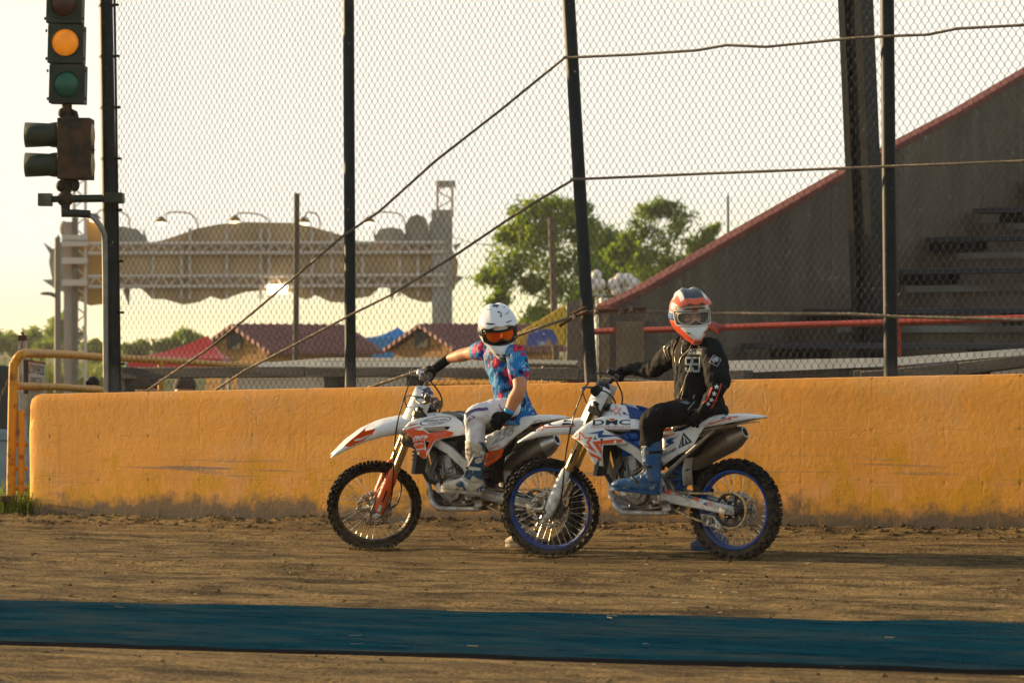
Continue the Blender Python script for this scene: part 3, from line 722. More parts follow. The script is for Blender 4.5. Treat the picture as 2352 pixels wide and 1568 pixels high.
mesh('board', strip([(545, 868), (960, 864), (1010, 864)], [(545, 960), (960, 960), (1010, 960)], GO+.25, .03), paleb, gl_)
for x in (285, 770, 960, 1180):
    mb = MB(); q = wl(x, 860, GO+.12); mb.box((q.x, q.y, (q.z-.8)/2+.05), .17, .14, q.z+.7); mesh('post', mb, oldwood, gl_, bevel=.008)
gr_ = thing('guard_rail', 'concrete-grey guard rail rising to the right in front of the benches', 'guard rail', MW)
mesh('beam', strip([(1380, 866), (1660, 886), (1975, 866)], [(1380, 905), (1660, 915), (1975, 888)], GO, .16), oldwood, gr_, bevel=.01)
mesh('beam', strip([(1975, 853), (2200, 832), (2460, 802), (2900, 752)], [(1975, 884), (2200, 862), (2460, 830), (2900, 776)], GO, .16), oldwood, gr_, bevel=.01)
mesh('board', strip([(1560, 834), (1660, 828), (2050, 821), (2460, 792), (2900, 745)], [(1560, 862), (1660, 858), (2050, 840), (2460, 806), (2900, 757)], GO+.35, .03), palew, gr_)
mesh('board', strip([(1960, 880), (2200, 858), (2460, 826), (2900, 772)], [(1960, 960), (2200, 960), (2460, 960), (2900, 960)], GO+.25, .03), paleb, gr_)
for x in (1700, 1990, 2245, 2560):
    mb = MB(); q = wl(x, 850, GO+.1); mb.box((q.x, q.y, (q.z-.8)/2), .18, .14, q.z+.8); mesh('post', mb, oldwood, gr_, bevel=.008)
pr = thing('pipe_rail', 'grey horizontal pipe rail behind the guard rail near the cabins', 'rail', MW)
mb = MB(); mb.tube([wl(640, 838, 5.2), wl(750, 829, 5.2), wl(1000, 829, 5.2), wl(1330, 836, 5.2)], .037, 10); mesh('pipe', mb, mat('rail_grey', (.26, .25, .21), .5, .4), pr)
for x in (700, 980, 1250):
    mb = MB(); q = wl(x, 832, 5.2); mb.cyl(q, (q.x, q.y, -.6), .03, n=8); mesh('upright', mb, MATS['rail_grey'], pr)
mb = MB(); mb.tube([wl(990, 881, 2.4), wl(1200, 882, 2.4), wl(1290, 885, 2.4)], .035, 10); tag(mesh('yellow_pipe', mb, yel, M=MW), 'yellow pipe lying just above the wall between the two riders', 'pipe')
# ================================================================ grandstand
OG = 5.6; XP = wl(1400, 705, OG).x
conc = NT('stand_concrete'); c = conc.coord(); n = conc.noise(conc.coord(scale=(1, 1, .25)), 3.0, 6, .65); n2 = conc.noise(c, 9, 5, .6)
sy_ = conc.n('SeparateXYZ'); tc_ = conc.n('TexCoord'); conc.l(tc_.outputs['Object'], sy_.inputs[0]); jt = conc.rng(conc.math('ABSOLUTE', conc.math('SUBTRACT', conc.math('FRACT', conc.math('DIVIDE', conc.math('ADD', sy_.outputs['Y'], sy_.outputs['X']), 1.45)), .5)), .006, .014, 1, 0)
col = conc.mix(conc.rng(n, .35, .7), (.085, .065, .042), (.15, .115, .075)); col = conc.mix(conc.rng(n2, .62, .72, 0, .5), col, (.36, .33, .29))
col = conc.mix(conc.math('MULTIPLY', jt, .6), col, (.03, .024, .018)); col = conc.mix(conc.rng(conc.noise(conc.coord(scale=(2.2, 2.2, .12)), 2.4, 5, .7), .58, .70, 0, .55), col, (.05, .038, .028)); col = conc.mix(conc.rng(conc.noise(conc.coord(scale=(1, 1, .5), loc=(3, 1, 1)), 5, 5, .7), .60, .68, 0, .35), col, (.26, .23, .19))
concm = conc.out(col, .9, conc.bump(n2, .5, .02))
stand = thing('grandstand', 'concrete grandstand with red-capped sloping side wall rising to the right', 'grandstand', MW)
cop = [wl(1385, 706, OG)]+[xplane(x, y, XP) for x, y in ((1480, 668), (1700, 540), (1940, 402), (2200, 264), (2400, 145))]
cop[0].x = XP
y_b, z_b = cop[-1].y, cop[-1].z
mb = MB(); P = [Vector((XP-.13, p.y, p.z)) for p in cop]+[Vector((XP-.13, y_b, -2.5)), Vector((XP-.13, OG, -2.5))]; mb.prism(P, (.13, 0, 0)); mesh('side_wall', mb, concm, stand)
mb = MB(); rings = []
for p in cop: rings.append([(XP-.15, p.y-.02, p.z-.035), (XP+.025, p.y-.02, p.z-.035), (XP+.025, p.y-.02, p.z+.03), (XP-.15, p.y-.02, p.z+.03)])
mb.loft(rings); mesh('coping', mb, mat('coping_red', (.16, .045, .031), .8, col2=(.22, .068, .047), scale=6), stand, bevel=.01)
rowpx = [(1690, 790), (1832, 712), (1990, 622), (2112, 548), (2222, 482), (2340, 415), (2450, 350)]
rows_ = [xplane(x, y, XP) for x, y in rowpx]; XR = XP+16
bench = mat('bench_slate', (.035, .038, .045), .6, col2=(.06, .06, .065), scale=6, stretch=(.2, 1, 1)); blk = mat('gap_black', (.012, .012, .013), .8)
prev = None; rise = rows_[1].z-rows_[0].z
for i, p in enumerate(rows_):
    y0 = p.y; y1 = rows_[i+1].y if i+1 < len(rows_) else p.y+1.2
    z = p.z-.16; zl = z-rise-.3
    mb = MB(); mb.box(((XP+XR)/2+.002, (y0+y1)/2+.03+.3, (z+zl)/2), XR-XP, y1-y0+.6, z-zl); mesh('step', mb, concm, stand)
    mb = MB(); mb.box(((XP+.12+XR)/2, y0+.05, p.z-.02), XR-XP-.12, .30, .06); mesh('bench', mb, bench, stand, bevel=.006)
    mb = MB(); mb.box(((XP+.5+XR)/2, y0-.006, z-.05), XR-XP-.5, .012, .07); mesh('nosing', mb, mat('nosing_pale', (.24, .225, .19), .8, col2=(.12, .10, .08), scale=2.5, stretch=(.4, 1, 1)), stand)
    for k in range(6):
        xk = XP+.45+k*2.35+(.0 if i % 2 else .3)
        mb = MB(); mb.box((xk, y0+.10, p.z-.105), .62, .26, .105); mesh('bench_gap_dark', mb, blk, stand)  # black block put in for the shaded gap beneath the bench
mb = MB(); f0 = rows_[0]; mb.box(((XP+XR)/2, (OG+f0.y)/2+.12, (f0.z-.55-2.5)/2), XR-XP, f0.y-OG+.3, f0.z-.55+2.5); mesh('front_wall', mb, mat('stand_front', (.16, .125, .09), .9, col2=(.21, .19, .155), scale=3), stand)
mb = MB(); a, b = wl(1415, 738, OG-.3), wl(1480, 738, OG-.3); mb.box(((a.x+b.x)/2, OG-.18, a.z/2-1.2), b.x-a.x, .24, a.z+2.4); mesh('pillar', mb, mat('pillar_grey', (.11, .09, .066), .9, col2=(.08, .065, .048), scale=4, bump=.4), stand)
redm = mat('rail_red', (.36, .045, .022), .45, col2=(.26, .035, .02), scale=9)
rr = thing('red_rail', 'bright red pipe railing along the front of the grandstand', 'railing', MW)
for seg in (((1338, 763), (1413, 759)), ((1482, 758), (1600, 754), (1760, 748), (2050, 740)), ((2050, 740), (2352, 730), (2900, 713))):
    mb = MB(); mb.tube([wl(x, y, OG-.42) for x, y in seg], .031, 12); mesh('pipe', mb, redm, rr, smooth=60)
mb = MB(); q = wl(2063, 740, OG-.42); mb.cyl(q, (q.x, q.y, -.6), .03, n=10); mesh('upright', mb, redm, rr, smooth=60)
mb = MB(); q = wl(1646, 753, OG-.42); mb.tube([q+Vector((-.13, 0, .015)), q+Vector((-.05, -.01, .02)), q+Vector((.05, 0, -.02))], .045, 10); mesh('coupling', mb, redm, rr, smooth=60)
# steel column behind the fence
oc = rows_[1].y-.35
cb, ct = wl(1995, 690, oc), wl(1962, -60, oc); cb2 = cb+(cb-ct)*.25
cc = thing('steel_column', 'dark steel H-column rising behind the fence in front of the stand', 'column', MW)
sm = mat('column_steel', (.012, .013, .011), .7, .0, col2=(.025, .022, .017), scale=5, bump=.2)
dx = Vector((.115, 0, 0)); dirv = (ct-cb2).normalized()
for nm, off, wx, wy in (('flange', -.10, .075, .26), ('flange', .10, .085, .26), ('web', 0, .13, .03)):
    mb = MB(); mb.beam(cb2+Vector((off, 0, 0)), ct+Vector((off, 0, 0)), wy, wx, (1, 0, 0)); mesh(nm, mb, sm if nm == 'flange' else mat('column_web', (.035, .036, .03), .7, .0), cc)
# ================================================================ field, trees, haze
g = NT('crop_leaf'); col = g.mix(g.noise(g.coord(), .25, 3), (.20, .24, .012), (.34, .33, .02)); cropm = g.out(col, .7)
def cp():
    Y = random.uniform(170, 215); V = random.uniform(-60, 330); q = at(V, 800, Y); q.z = LOW; return q
blades('crop_field', 14000, cp, cropm, 1.9, 2.45, .09)
def leafmat(name, a, b, tl=.45):
    g = NT(name); col = g.mix(g.rng(g.noise(g.coord(), .6, 4, .6), .35, .65), a, b); g.out(col, .6)
    t = g.n('BsdfTranslucent'); g.l(col, t.inputs['Color']); ms = g.n('MixShader'); ms.inputs[0].default_value = tl
    g.l(g.b.outputs[0], ms.inputs[1]); g.l(t.outputs[0], ms.inputs[2]); g.l(ms.outputs[0], g.t.nodes['Material Output'].inputs['Surface']); return g.m
leafA = leafmat('leaf_bright', (.07, .155, .005), (.25, .33, .010), .6); leafB = leafmat('leaf_dark', (.035, .105, .012), (.09, .18, .018), .55); leafC = leafmat('leaf_far', (.09, .165, .025), (.22, .28, .04), .6)
barkm = mat('bark', (.09, .065, .045), .9, col2=(.05, .038, .028), scale=4)
def tree(name, label, blobs, Y, m, base, n=420, leaf=.17, group=None, dens=1.0, flat=.85, grow=1.15):
    K_ = Y/FV; b0 = at(base[0], base[1], Y); b0.z = LOW
    t = thing(name, label, 'tree', b0, group)
    ctr = []
    for x, y, r in blobs:
        r *= grow; ctr.append((at(x, y, Y)+Vector((0, random.uniform(-.8, .8)*r*K_, 0)), r*K_))
    vs, fs = [], []
    for c, r in ctr:
        for _ in range(int(15*dens)):                       # leaf clusters inside each limb's head
            d = Vector((random.gauss(0, 1), random.gauss(0, 1), random.gauss(0, 1))).normalized()*r*random.uniform(.25, 1.05); cc_ = c+Vector((d.x, d.y, d.z*flat)); rc = r*random.uniform(.32, .62)
            for _ in range(int(n/9)):
                e = Vector((random.gauss(0, .55), random.gauss(0, .55), random.gauss(0, .42)))*rc; p = cc_+e; s_ = leaf*random.uniform(.55, 1.25)
                a = Vector((random.gauss(0, 1), random.gauss(0, 1), random.gauss(0, 1))).normalized()*s_; q = a.orthogonal().normalized()*s_*.55
                k = len(vs); vs += [tuple(p-a), tuple(p+q), tuple(p+a), tuple(p-q)]; fs.append((k, k+1, k+2, k+3))
    bi = WM[t].inverted(); me = bpy.data.meshes.new('crown'); me.from_pydata([tuple(bi @ Vector(v)) for v in vs], [], fs)
    finish('crown', me, m, t, None, 0)
    mb = MB(); topc = max(ctr, key=lambda q: q[0].z)[0]; rt = max(.12, .03*(topc.z-LOW))
    trunk = spline([b0, b0+(topc-b0)*.35+Vector((.15, 0, 0)), b0+(topc-b0)*.7, topc], 4); mb.tube(trunk, [rt*(1-.85*i/(len(trunk)-1)) for i in range(len(trunk))], 8)
    for c, r in ctr:
        s_ = trunk[min(len(trunk)-2, int(len(trunk)*random.uniform(.3, .75)))]
        mb.tube(spline([s_, (s_+c)/2+Vector((0, 0, .06*(c-s_).length)), c], 3), [rt*.4, rt*.36, rt*.3, rt*.25, rt*.2, rt*.12, rt*.05][:7], 5)
    mesh('trunk', mb, barkm, t); return t
tree('leafy_tree', 'large bright green broadleaf tree behind the leaning fence post', [(1258, 478, 40), (1205, 505, 40), (1300, 505, 48), (1250, 540, 45), (1170, 610, 48), (1130, 645, 30), (1225, 590, 55), (1290, 585, 55), (1350, 545, 40), (1145, 690, 26), (1290, 650, 45), (1215, 655, 26), (1245, 725, 34), (1205, 748, 24), (1340, 610, 42), (1180, 545, 30), (1330, 480, 30)], 190, leafA, (1275, 800), n=460, leaf=.17)
tree('leafy_tree', 'sparse airy tree with feathery right side above the grandstand wall', [(1495, 485, 30), (1530, 478, 26), (1560, 505, 34), (1475, 530, 30), (1530, 555, 40), (1590, 560, 30), (1622, 545, 18), (1480, 590, 34), (1545, 600, 36), (1640, 525, 12), (1600, 600, 26), (1445, 560, 24), (1455, 620, 36), (1570, 630, 34), (1510, 640, 36), (1612, 575, 22), (1420, 580, 22)], 200, leafA, (1500, 800), n=330, leaf=.15)
tree('leafy_tree', 'dark low tree mass filling the gap between the post and the airy tree', [(1395, 600, 36), (1430, 625, 42), (1390, 660, 45), (1460, 640, 40), (1500, 640, 36), (1550, 640, 30), (1420, 690, 45), (1340, 680, 35), (1380, 560, 24), (1600, 620, 18), (1400, 560, 34), (1425, 585, 34), (1360, 640, 38), (1455, 600, 34), (1330, 720, 30)], 210, leafB, (1420, 800), n=520, leaf=.17)
tree('leafy_tree', 'rounded mid green shrub tree behind the first rider', [(1260, 770, 30), (1220, 780, 24), (1300, 760, 28)], 185, leafA, (1260, 810), n=420, leaf=.15)
for (lab, bl, bx, Yt_) in (('hazy far tree at the left edge of the picture', [(0, 790, 26), (22, 780, 24), (40, 800, 24), (-20, 800, 24)], 5, 300),
        ('hazy pale tree standing behind the white post', [(75, 775, 24), (60, 790, 24), (95, 792, 24), (75, 810, 26)], 78, 310),
        ('hazy taller tree between the lamp post and the sign column', [(128, 760, 22), (140, 742, 20), (150, 730, 18), (140, 790, 28), (112, 800, 24), (165, 770, 22)], 140, 290),
        ('small far tree to the right of the sign column', [(205, 800, 20), (222, 795, 18), (212, 815, 22)], 212, 310),
        ('low far tree seen through the fence above the red canopy', [(300, 805, 18), (325, 795, 16), (318, 815, 20)], 315, 300),
        ('rounded far tree seen through the fence between canopy and cabin roof', [(395, 785, 20), (430, 775, 22), (455, 790, 18), (370, 800, 18), (420, 800, 24)], 420, 300)):
    tree('far_tree', lab, bl, Yt_, leafC, (bx, 840), n=260, leaf=.28, group='hazy trees along the horizon')
# poles
pole = mat('pole_wood', (.15, .11, .075), .9, col2=(.10, .075, .05), scale=3)
def upole(name, label, xt, yt, xb, w_, Y, m=pole, cat='pole'):
    a, b = at(xt, yt, Y), at(xb, 900, Y); r = w_/2*Y/FV; mb = MB(); mb.tube([b, a], [r, r*.9], 10); return tag(mesh(name, mb, m, world=True, smooth=50), label, cat)
upole('timber_pole', 'square brown timber pole in front of the sign arch', 682, 444, 679, 14, 60)
upole('timber_pole', 'brown timber pole rising in front of the large green tree', 1266, 498, 1279, 17, 80)
upole('timber_pole', 'thin dark pole above the sloping stand wall', 1672, 450, 1675, 6, 90, mat('pole_dark', (.05, .055, .045), .7))
lp = thing('street_lamp', 'slim grey street lamp with a short arm left of the sign column', 'street lamp', at(132, 900, 120)); mb = MB(); mb.tube([at(133, 900, 120), at(132, 545, 120)], [.14, .11], 8); mb.tube([at(132, 560, 120), at(134, 540, 120)], .05, 6); mesh('pole', mb, mat('lamp_grey', (.16, .15, .12), .6, .3), lp, world=True)
mb = MB(); mb.tube([at(132, 683, 120), at(118, 676, 120), at(106, 673, 120)], .07, 6); mb.ell(at(108, 674, 120), .28, .15, .07, nu=8, nv=6); mesh('lamp_arm', mb, MATS['lamp_grey'], lp, world=True)
rp = thing('rusted_pillar', 'rust-stained grey pillar left of the leaning fence post', 'pillar', wpt(1315, 870, 6.5)); mb = MB(); q0, q1 = wpt(1308, 690, 6.5), wpt(1348, 690, 6.5); c_ = (q0+q1)/2; mb.box((c_.x, c_.y, c_.z/2-1), (q1-q0).length*1.05, .2, c_.z+2); mesh('shaft', mb, mat('pillar_rusty', (.17, .14, .11), .9, col2=(.20, .075, .04), scale=1.3, lo=.5, hi=.56), rp, world=True)
# globe lamps
for (px, lab, gl) in ((1432, 'cluster of round white globe lamps above the stand wall', [(-22, -2, 15), (-8, -14, 14), (10, -14, 14), (22, -4, 15), (-16, 14, 12), (16, 12, 13)]), (1372, 'stack of white globe lamps right beside the leaning post', [(-2, -24, 12), (4, -2, 15), (-14, 4, 13), (-8, -10, 12)])):
    Yg = 95; tq_ = thing('globe_lamp', lab, 'lamp', at(px, 830, Yg)); kg = Yg/FV
    for dx_, dy_, r in gl:
        mb = MB(); mb.ell(at(px+dx_, 655+dy_, Yg), r*kg, r*kg, r*kg); mesh('globe', mb, mat('globe_white', (.72, .64, .58), .4), tq_, world=True, smooth=80)
    mb = MB(); mb.cyl(at(px, 652, Yg), at(px, 840, Yg), 4*kg, n=8); mb.box(at(px, 676, Yg), 44*kg, .2, 5*kg); mesh('stem', mb, mat('stem_cream', (.5, .45, .36), .6), tq_, world=True)
mb = MB(); a, b = at(1378, 690, 70), at(1455, 686, 70); mb.box((a+b)/2+Vector((0, 0, -.08)), b.x-a.x, 1.5, .22); mb.box((a+b)/2+Vector((0, 0, -1.2)), (b.x-a.x)*.95, 1.2, 2.0); tag(mesh('flat_roof_kiosk', mb, mat('kiosk_white', (.7, .64, .55), .6), world=True), 'low white flat-roofed kiosk below the globe lamps', 'kiosk')
# ================================================================ sign arch seen from behind
YA = 150; ka = YA/FV
A3, A4 = crop(80, 420, 2.903), crop(680, 420, 2.903)
arch = thing('gateway_sign', 'huge ornate gateway sign seen from behind on two lattice columns', 'sign', at(600, 900, YA))
signm = mat('sign_back', (.52, .37, .21), .8, col2=(.36, .25, .14), scale=.5); lit_ochre = mat('sign_lit_ochre', (.50, .27, .07), .6)
main = [A3(600, 500), A3(820, 500), A3(900, 490), A3(1000, 460), A3(1170, 400), A3(1330, 370), A3(1500, 355), A3(1850, 362), A4(240, 388), A4(460, 452), A4(600, 502), A4(660, 505), A4(900, 505), A4(1180, 505), A4(1240, 560), A4(1275, 640), A4(1262, 740), A4(1250, 825), A4(1160, 880), A4(1090, 915), A4(1040, 925), A4(930, 895), A4(830, 830), A4(720, 812), A4(650, 880), A4(560, 893), A4(460, 925), A4(370, 922), A4(260, 870), A4(200, 905), A4(150, 888), A4(100, 850), A3(1660, 835), A3(1500, 850), A3(1340, 905), A3(1260, 880), A3(1180, 920), A3(1070, 940), A3(930, 900), A3(850, 900), A3(770, 822), A3(600, 822)]
def slab(name, poly, m, d=.5, dy=0.0, parent=arch):
    vs, fs = fill2d([(x, -y) for x, y in poly]); o = shell(name, vs, fs, lambda x, y: WM[parent].inverted() @ (at(x, -y, YA)+Vector((0, dy, 0))), m, parent, thick=d, smooth=0); return o
slab('panel', main, signm)
slab('scroll', [A3(600, 390), A3(640, 385), A3(740, 405), A3(800, 470), A3(812, 500), A3(600, 500)], mat('sign_grey', (.33, .31, .25), .8, col2=(.25, .23, .18), scale=.8), .4, .2)
slab('scroll', [A4(678, 505), A4(685, 455), A4(720, 403), A4(800, 390), A4(870, 405), A4(900, 445), A4(900, 505)], MATS['sign_grey'], .4, .2)
slab('scroll', [A4(890, 500), A4(902, 370), A4(925, 320), A4(980, 296), A4(1035, 318), A4(1062, 380), A4(1064, 500)], MATS['sign_grey'], .4, .5)
slab('scroll', [A4(1060, 500), A4(1070, 350), A4(1090, 345), A4(1075, 290), A4(1205, 290), A4(1200, 340), A4(1232, 350), A4(1232, 500)], MATS['sign_grey'], .4, .3)
slab('scroll', [A3(112, 640), A3(120, 580), A3(72, 500), A3(140, 548), A3(190, 500), A3(235, 480), A3(250, 860), A3(160, 830), A3(64, 762), A3(135, 760)], MATS['sign_grey'], .4, .3)
slab('scroll', [A3(370, 330), A3(440, 340), A3(495, 420), A3(495, 500), A3(370, 500)], lit_ochre, .4, .4); slab('scroll', [A3(300, 500), A3(600, 500), A3(600, 880), A3(540, 930), A3(400, 945), A3(300, 900)], lit_ochre, .4, .35)  # ochre paints the orange light on the left sign panels
for p in ([(785, 395), (816, 500), (790, 500)], [(640, 830), (682, 945), (688, 822)], ): slab('finial', [A3(*q) for q in p], MATS['sign_grey'], .3)
for p in ([(682, 400), (690, 470), (672, 470)], [(790, 822), (800, 925), (835, 825)], [(1240, 515), (1298, 500), (1250, 560)], [(1262, 735), (1318, 742), (1258, 795)]): slab('finial', [A4(*q) for q in p], MATS['sign_grey'], .3)
mb = MB(); mb.ell(at(*A3(220, 400), YA), 30/2.9*.94*ka, .3, 55/2.9*.94*ka); mesh('knob', mb, MATS['sign_grey'], arch, world=True, smooth=80)
steel = mat('truss_steel', (.56, .46, .385), .7, .0)
def lat(a, b, w_, n, r, nm):                # flat lattice truss between two pixel points
    mb = MB(); a, b = Vector(a), Vector(b); d = (b-a); u = Vector((-d.z, 0, d.x)).normalized()*w_/2
    mb.tube([a+u, b+u], r, 6); mb.tube([a-u, b-u], r, 6)
    for i in range(n):
        s_ = 1 if i % 2 else -1; mb.tube([a+d*(i/n)+u*s_, a+d*((i+1)/n)-u*s_], r*.6, 4)
    return mesh(nm, mb, steel, arch, world=True)
fr = Vector((0, -.6, 0))
for y0, y1 in ((512, 580), (742, 815)):
    c_ = (y0+y1)/2; lat(at(*A3(405, c_), YA)+fr, at(*A4(1185, c_-8), YA)+fr, (y1-y0)/2.903*.9408*ka, 44, .09, 'truss_beam')
for xa in (860, 1060, 1120, 1380, 1620, 1680): mb = MB(); mb.tube([at(*A3(xa, 400 if xa > 1100 else 500), YA)+fr*.6, at(*A3(xa, 900), YA)+fr*.6], .1, 4); mesh('rib', mb, steel, arch, world=True)
for xa in (240, 380, 600, 860, 990): mb = MB(); mb.tube([at(*A4(xa, 420 if xa < 400 else 500), YA)+fr*.6, at(*A4(xa, 880), YA)+fr*.6], .1, 4); mesh('rib', mb, steel, arch, world=True)
colm = mat('column_pale', (.36, .28, .23), .7, col2=(.28, .22, .18), scale=.8)
mb = MB(); mb.box((at(163, 780, YA)+at(163, 600, YA))/2+Vector((0, -.3, -1)), 26*ka, .5, 9.5); mesh('column', mb, colm, arch, world=True)
lat(at(187, 900, YA)+fr, at(187, 412, YA)+fr, 26*ka, 22, .08, 'column_truss'); mb = MB(); mb.box(at(176, 700, YA)+Vector((0, -.5, 0)), 12*ka, .4, 400*ka); mesh('column', mb, mat('column_dark', (.13, .11, .09), .7), arch, world=True)
for y in (600, 650, 548, 560): 
    mb = MB(); mb.box(at(178, y, YA)+Vector((0, -.9, 0)), 58*ka, .3, 14*ka); mesh('clamp', mb, steel, arch, world=True)
mb = MB(); mb.box((at(1016, 760, YA)+at(1016, 560, YA))/2+Vector((0, -.3, -.8)), 46*ka, .6, 9.0); mesh('column', mb, mat('column_grey', (.30, .27, .22), .7, col2=(.38, .34, .28), scale=.8), arch, world=True)
lat(at(1022, 500, YA)+fr, at(1022, 420, YA)+fr, 34*ka, 4, .07, 'column_truss'); mb = MB(); mb.box(at(1024, 423, YA), 44*ka, .4, 15*ka); mesh('cap', mb, MATS['sign_grey'], arch, world=True)
lampm = mat('lamp_lit', (1, .9, .7), .5, emit=(1, .80, .45), estr=1.6); neckm = mat('lamp_neck', (.25, .17, .07), .5, .4)
for f, hx, hy, pts_ in ((A3, 910, 352, [(940, 315), (965, 287), (1100, 290), (1160, 340), (1172, 400)]), (A3, 1432, 345, [(1445, 315), (1470, 290), (1600, 300), (1665, 335), (1680, 360)]), (A4, 180, 355, [(185, 320), (210, 285), (270, 300), (292, 350), (290, 400)]), (A4, 640, 352, [(655, 320), (700, 285), (850, 295), (895, 350), (900, 420)]), (A3, 440, 330, [(450, 300), (500, 262), (600, 275), (670, 310), (690, 390)])):
    mb = MB(); mb.tube(spline([at(*f(x, y), YA) for x, y in pts_], 5), .036, 6); o = mesh('lamp_neck', mb, neckm, arch, world=True)
    mb = MB(); c0 = at(*f(hx, hy), YA); mb.loft([[c0+Vector((r*math.cos(a), r*math.sin(a), z)) for a in [k*math.pi/6 for k in range(12)]] for r, z in ((.08, .26), (.17, .18), (.34, -.03))]); mesh('lamp_shade', mb, neckm, o, world=True)
    mb = MB(); mb.ell(c0+Vector((0, -.08, -.08)), .24, .22, .10); mesh('bulb', mb, lampm, o, world=True)
mb = MB(); c0 = at(*A3(1742, 832), YA)+Vector((0, -.7, 0)); mb.box(c0, 44*ka, .25, 20*ka); mesh('floodlight', mb, mat('flood_lit', (1, .95, .8), .5, emit=(1, .88, .6), estr=4), arch, world=True)
# ================================================================ cabins, canopies, slide
logm = mat('cabin_log', (.46, .24, .075), .8, col2=(.28, .14, .045), scale=2.0, stretch=(.3, .3, 5)); roofm = NT('cabin_roof'); c = roofm.coord()
wv = roofm.n('TexWave'); wv.inputs['Scale'].default_value = 1.6; wv.bands_direction = 'X'; roofm.l(c, wv.inputs['Vector']); roofm.b.inputs['Specular IOR Level'].default_value = .12; roofm.out(roofm.mix(roofm.noise(c, 2, 3), (.20, .080, .075), (.27, .12, .105)), .6, roofm.bump(wv.outputs['Fac'], .9, .08)); roofm = roofm.m
def cabin(label, apex, eave_l, eave_r, ridge_end, Y0, yaw_d):
    """gable faces the viewer's left; the ridge runs away to the right"""
    a = at(*apex, Y0); l = at(*eave_l, Y0+1.2); r = at(*eave_r, Y0-1.2)
    rd = Vector((math.cos(R(yaw_d)), math.sin(R(yaw_d)), 0)); e = at(*ridge_end, 1)
    rx = (ridge_end[0]-CX)/FV; L = (rx*a.y-a.x)/(rd.x-rx*rd.y)
    t = thing('log_cabin', label, 'cabin', Vector((a.x, a.y, LOW)))
    gd = Vector((r.x-l.x, r.y-l.y, 0)); gdn = gd.normalized(); m_ = Vector((a.x, a.y, 0)); hw = gd.length/2
    zl = (l.z+r.z)/2; za = a.z
    def P(s_, d, z): q = m_+gdn*s_*hw+rd*d; return Vector((q.x, q.y, z))
    mb = MB(); A = [P(-.86, .25, LOW), P(.86, .25, LOW), P(.86, .25, zl), P(0, .25, za-.12), P(-.86, .25, zl)]; mb.prism(A, rd*(L-.5)); wall_ = mesh('wall', mb, logm, t, world=True)
    mb = MB(); th = Vector((0, 0, .14))
    for s_ in (-1, 1):
        ps = [P(0, 0, za), P(s_*1.05, 0, zl-.08), P(s_*1.05, L, zl-.08), P(0, L, za)]; mb.hexa(ps+[p+th for p in ps])
    ro_ = mesh('roof', mb, roofm, t, world=True)
    mb = MB(); nr_ = int(L/.38)
    for s_ in (-1, 1):
        for k in range(1, nr_): mb.tube([P(0, L*k/nr_, za+.15), P(s_*1.05, L*k/nr_, zl+.07)], .05, 5)
    mesh('roof_ribs', mb, roofm, ro_, world=True)
    mb = MB(); q = P(0, .2, (za*.45+zl*.55)); mb.prism([q+gdn*sx*.35+Vector((0, 0, sz*.28)) for sx, sz in ((-1, -1), (1, -1), (1, 1), (-1, 1))], -rd*.06); mesh('vent', mb, mat('vent_dark', (.04, .04, .035), .7), t, world=True)
    mb = MB(); q = P(-.2, .2, LOW+1.0); mb.prism([q+gdn*sx*.45+Vector((0, 0, sz)) for sx, sz in ((-1, -1), (1, -1), (1, 1), (-1, 1))], -rd*.06); mesh('door', mb, mat('cabin_door', (.09, .05, .025), .7), t, world=True)
cabin('brown log cabin with rust-red metal roof left of the second fence post', (530, 753), (444, 812), (607, 805), (795, 751), 110, 48)
cabin('brown log cabin with rust-red metal roof directly behind the first rider', (961, 752), (884, 808), (1040, 800), (1225, 752), 116, 48)
def canopy(name, label, cat, peak, left, right, base, Y, m, posts=True):
    p = at(*peak, Y); l, r = at(*left, Y), at(*right, Y); K_ = Y/FV; d = abs(r.x-l.x)*.7
    t = thing(name, label, cat, Vector(((l.x+r.x)/2, Y, LOW))); z0 = (l.z+r.z)/2; zb = at(0, base, Y).z
    fl, fr_, bl_, br = Vector((l.x, Y-d/2, z0)), Vector((r.x, Y-d/2, z0)), Vector((l.x, Y+d/2, z0)), Vector((r.x, Y+d/2, z0))
    mb = MB()
    for a, b in ((fl, fr_), (fr_, br), (br, bl_), (bl_, fl)):
        n_ = 6
        mb.sheet([[p.lerp(a, i/n_)-Vector((0, 0, .12*math.sin(math.pi*i/n_))), p.lerp(a, i/n_).lerp(p.lerp(b, i/n_), .5)-Vector((0, 0, .2*math.sin(math.pi*i/n_))), p.lerp(b, i/n_)-Vector((0, 0, .12*math.sin(math.pi*i/n_)))] for i in range(n_+1)])
    mesh('roof_cloth', mb, m, t, world=True)
    mb = MB()
    for a, b in ((fl, fr_), (fr_, br), (br, bl_), (bl_, fl)): mb.sheet([[a, b], [Vector((a.x, a.y, zb)), Vector((b.x, b.y, zb))]])
    mesh('valance', mb, m, t, world=True)
    for a in (fl, fr_, bl_, br):
        mb = MB(); mb.tube([a, Vector((a.x, a.y, LOW))], .05, 6); mesh('leg', mb, mat('tent_leg', (.3, .3, .28), .5, .5), t, world=True)
    return t
canopy('red_canopy', 'red tent canopy beside the log cabin at the left', 'canopy', (478, 770), (300, 822), (520, 822), 850, 90, mat('canopy_red', (.66, .055, .04), .7, sheen=.2))
canopy('blue_canopy', 'blue tent between the two log cabins', 'canopy', (914, 751), (835, 776), (968, 774), 830, 125, mat('canopy_blue', (.04, .22, .52), .7))
ts = thing('inflatable_slide', 'yellow sloping inflatable slide with blue patterned side near the leaning post', 'slide', at(1250, 850, 75))
yl = mat('slide_yellow', (.62, .36, .03), .55); mb = MB(); C3 = crop(1260, 640, 4.9)
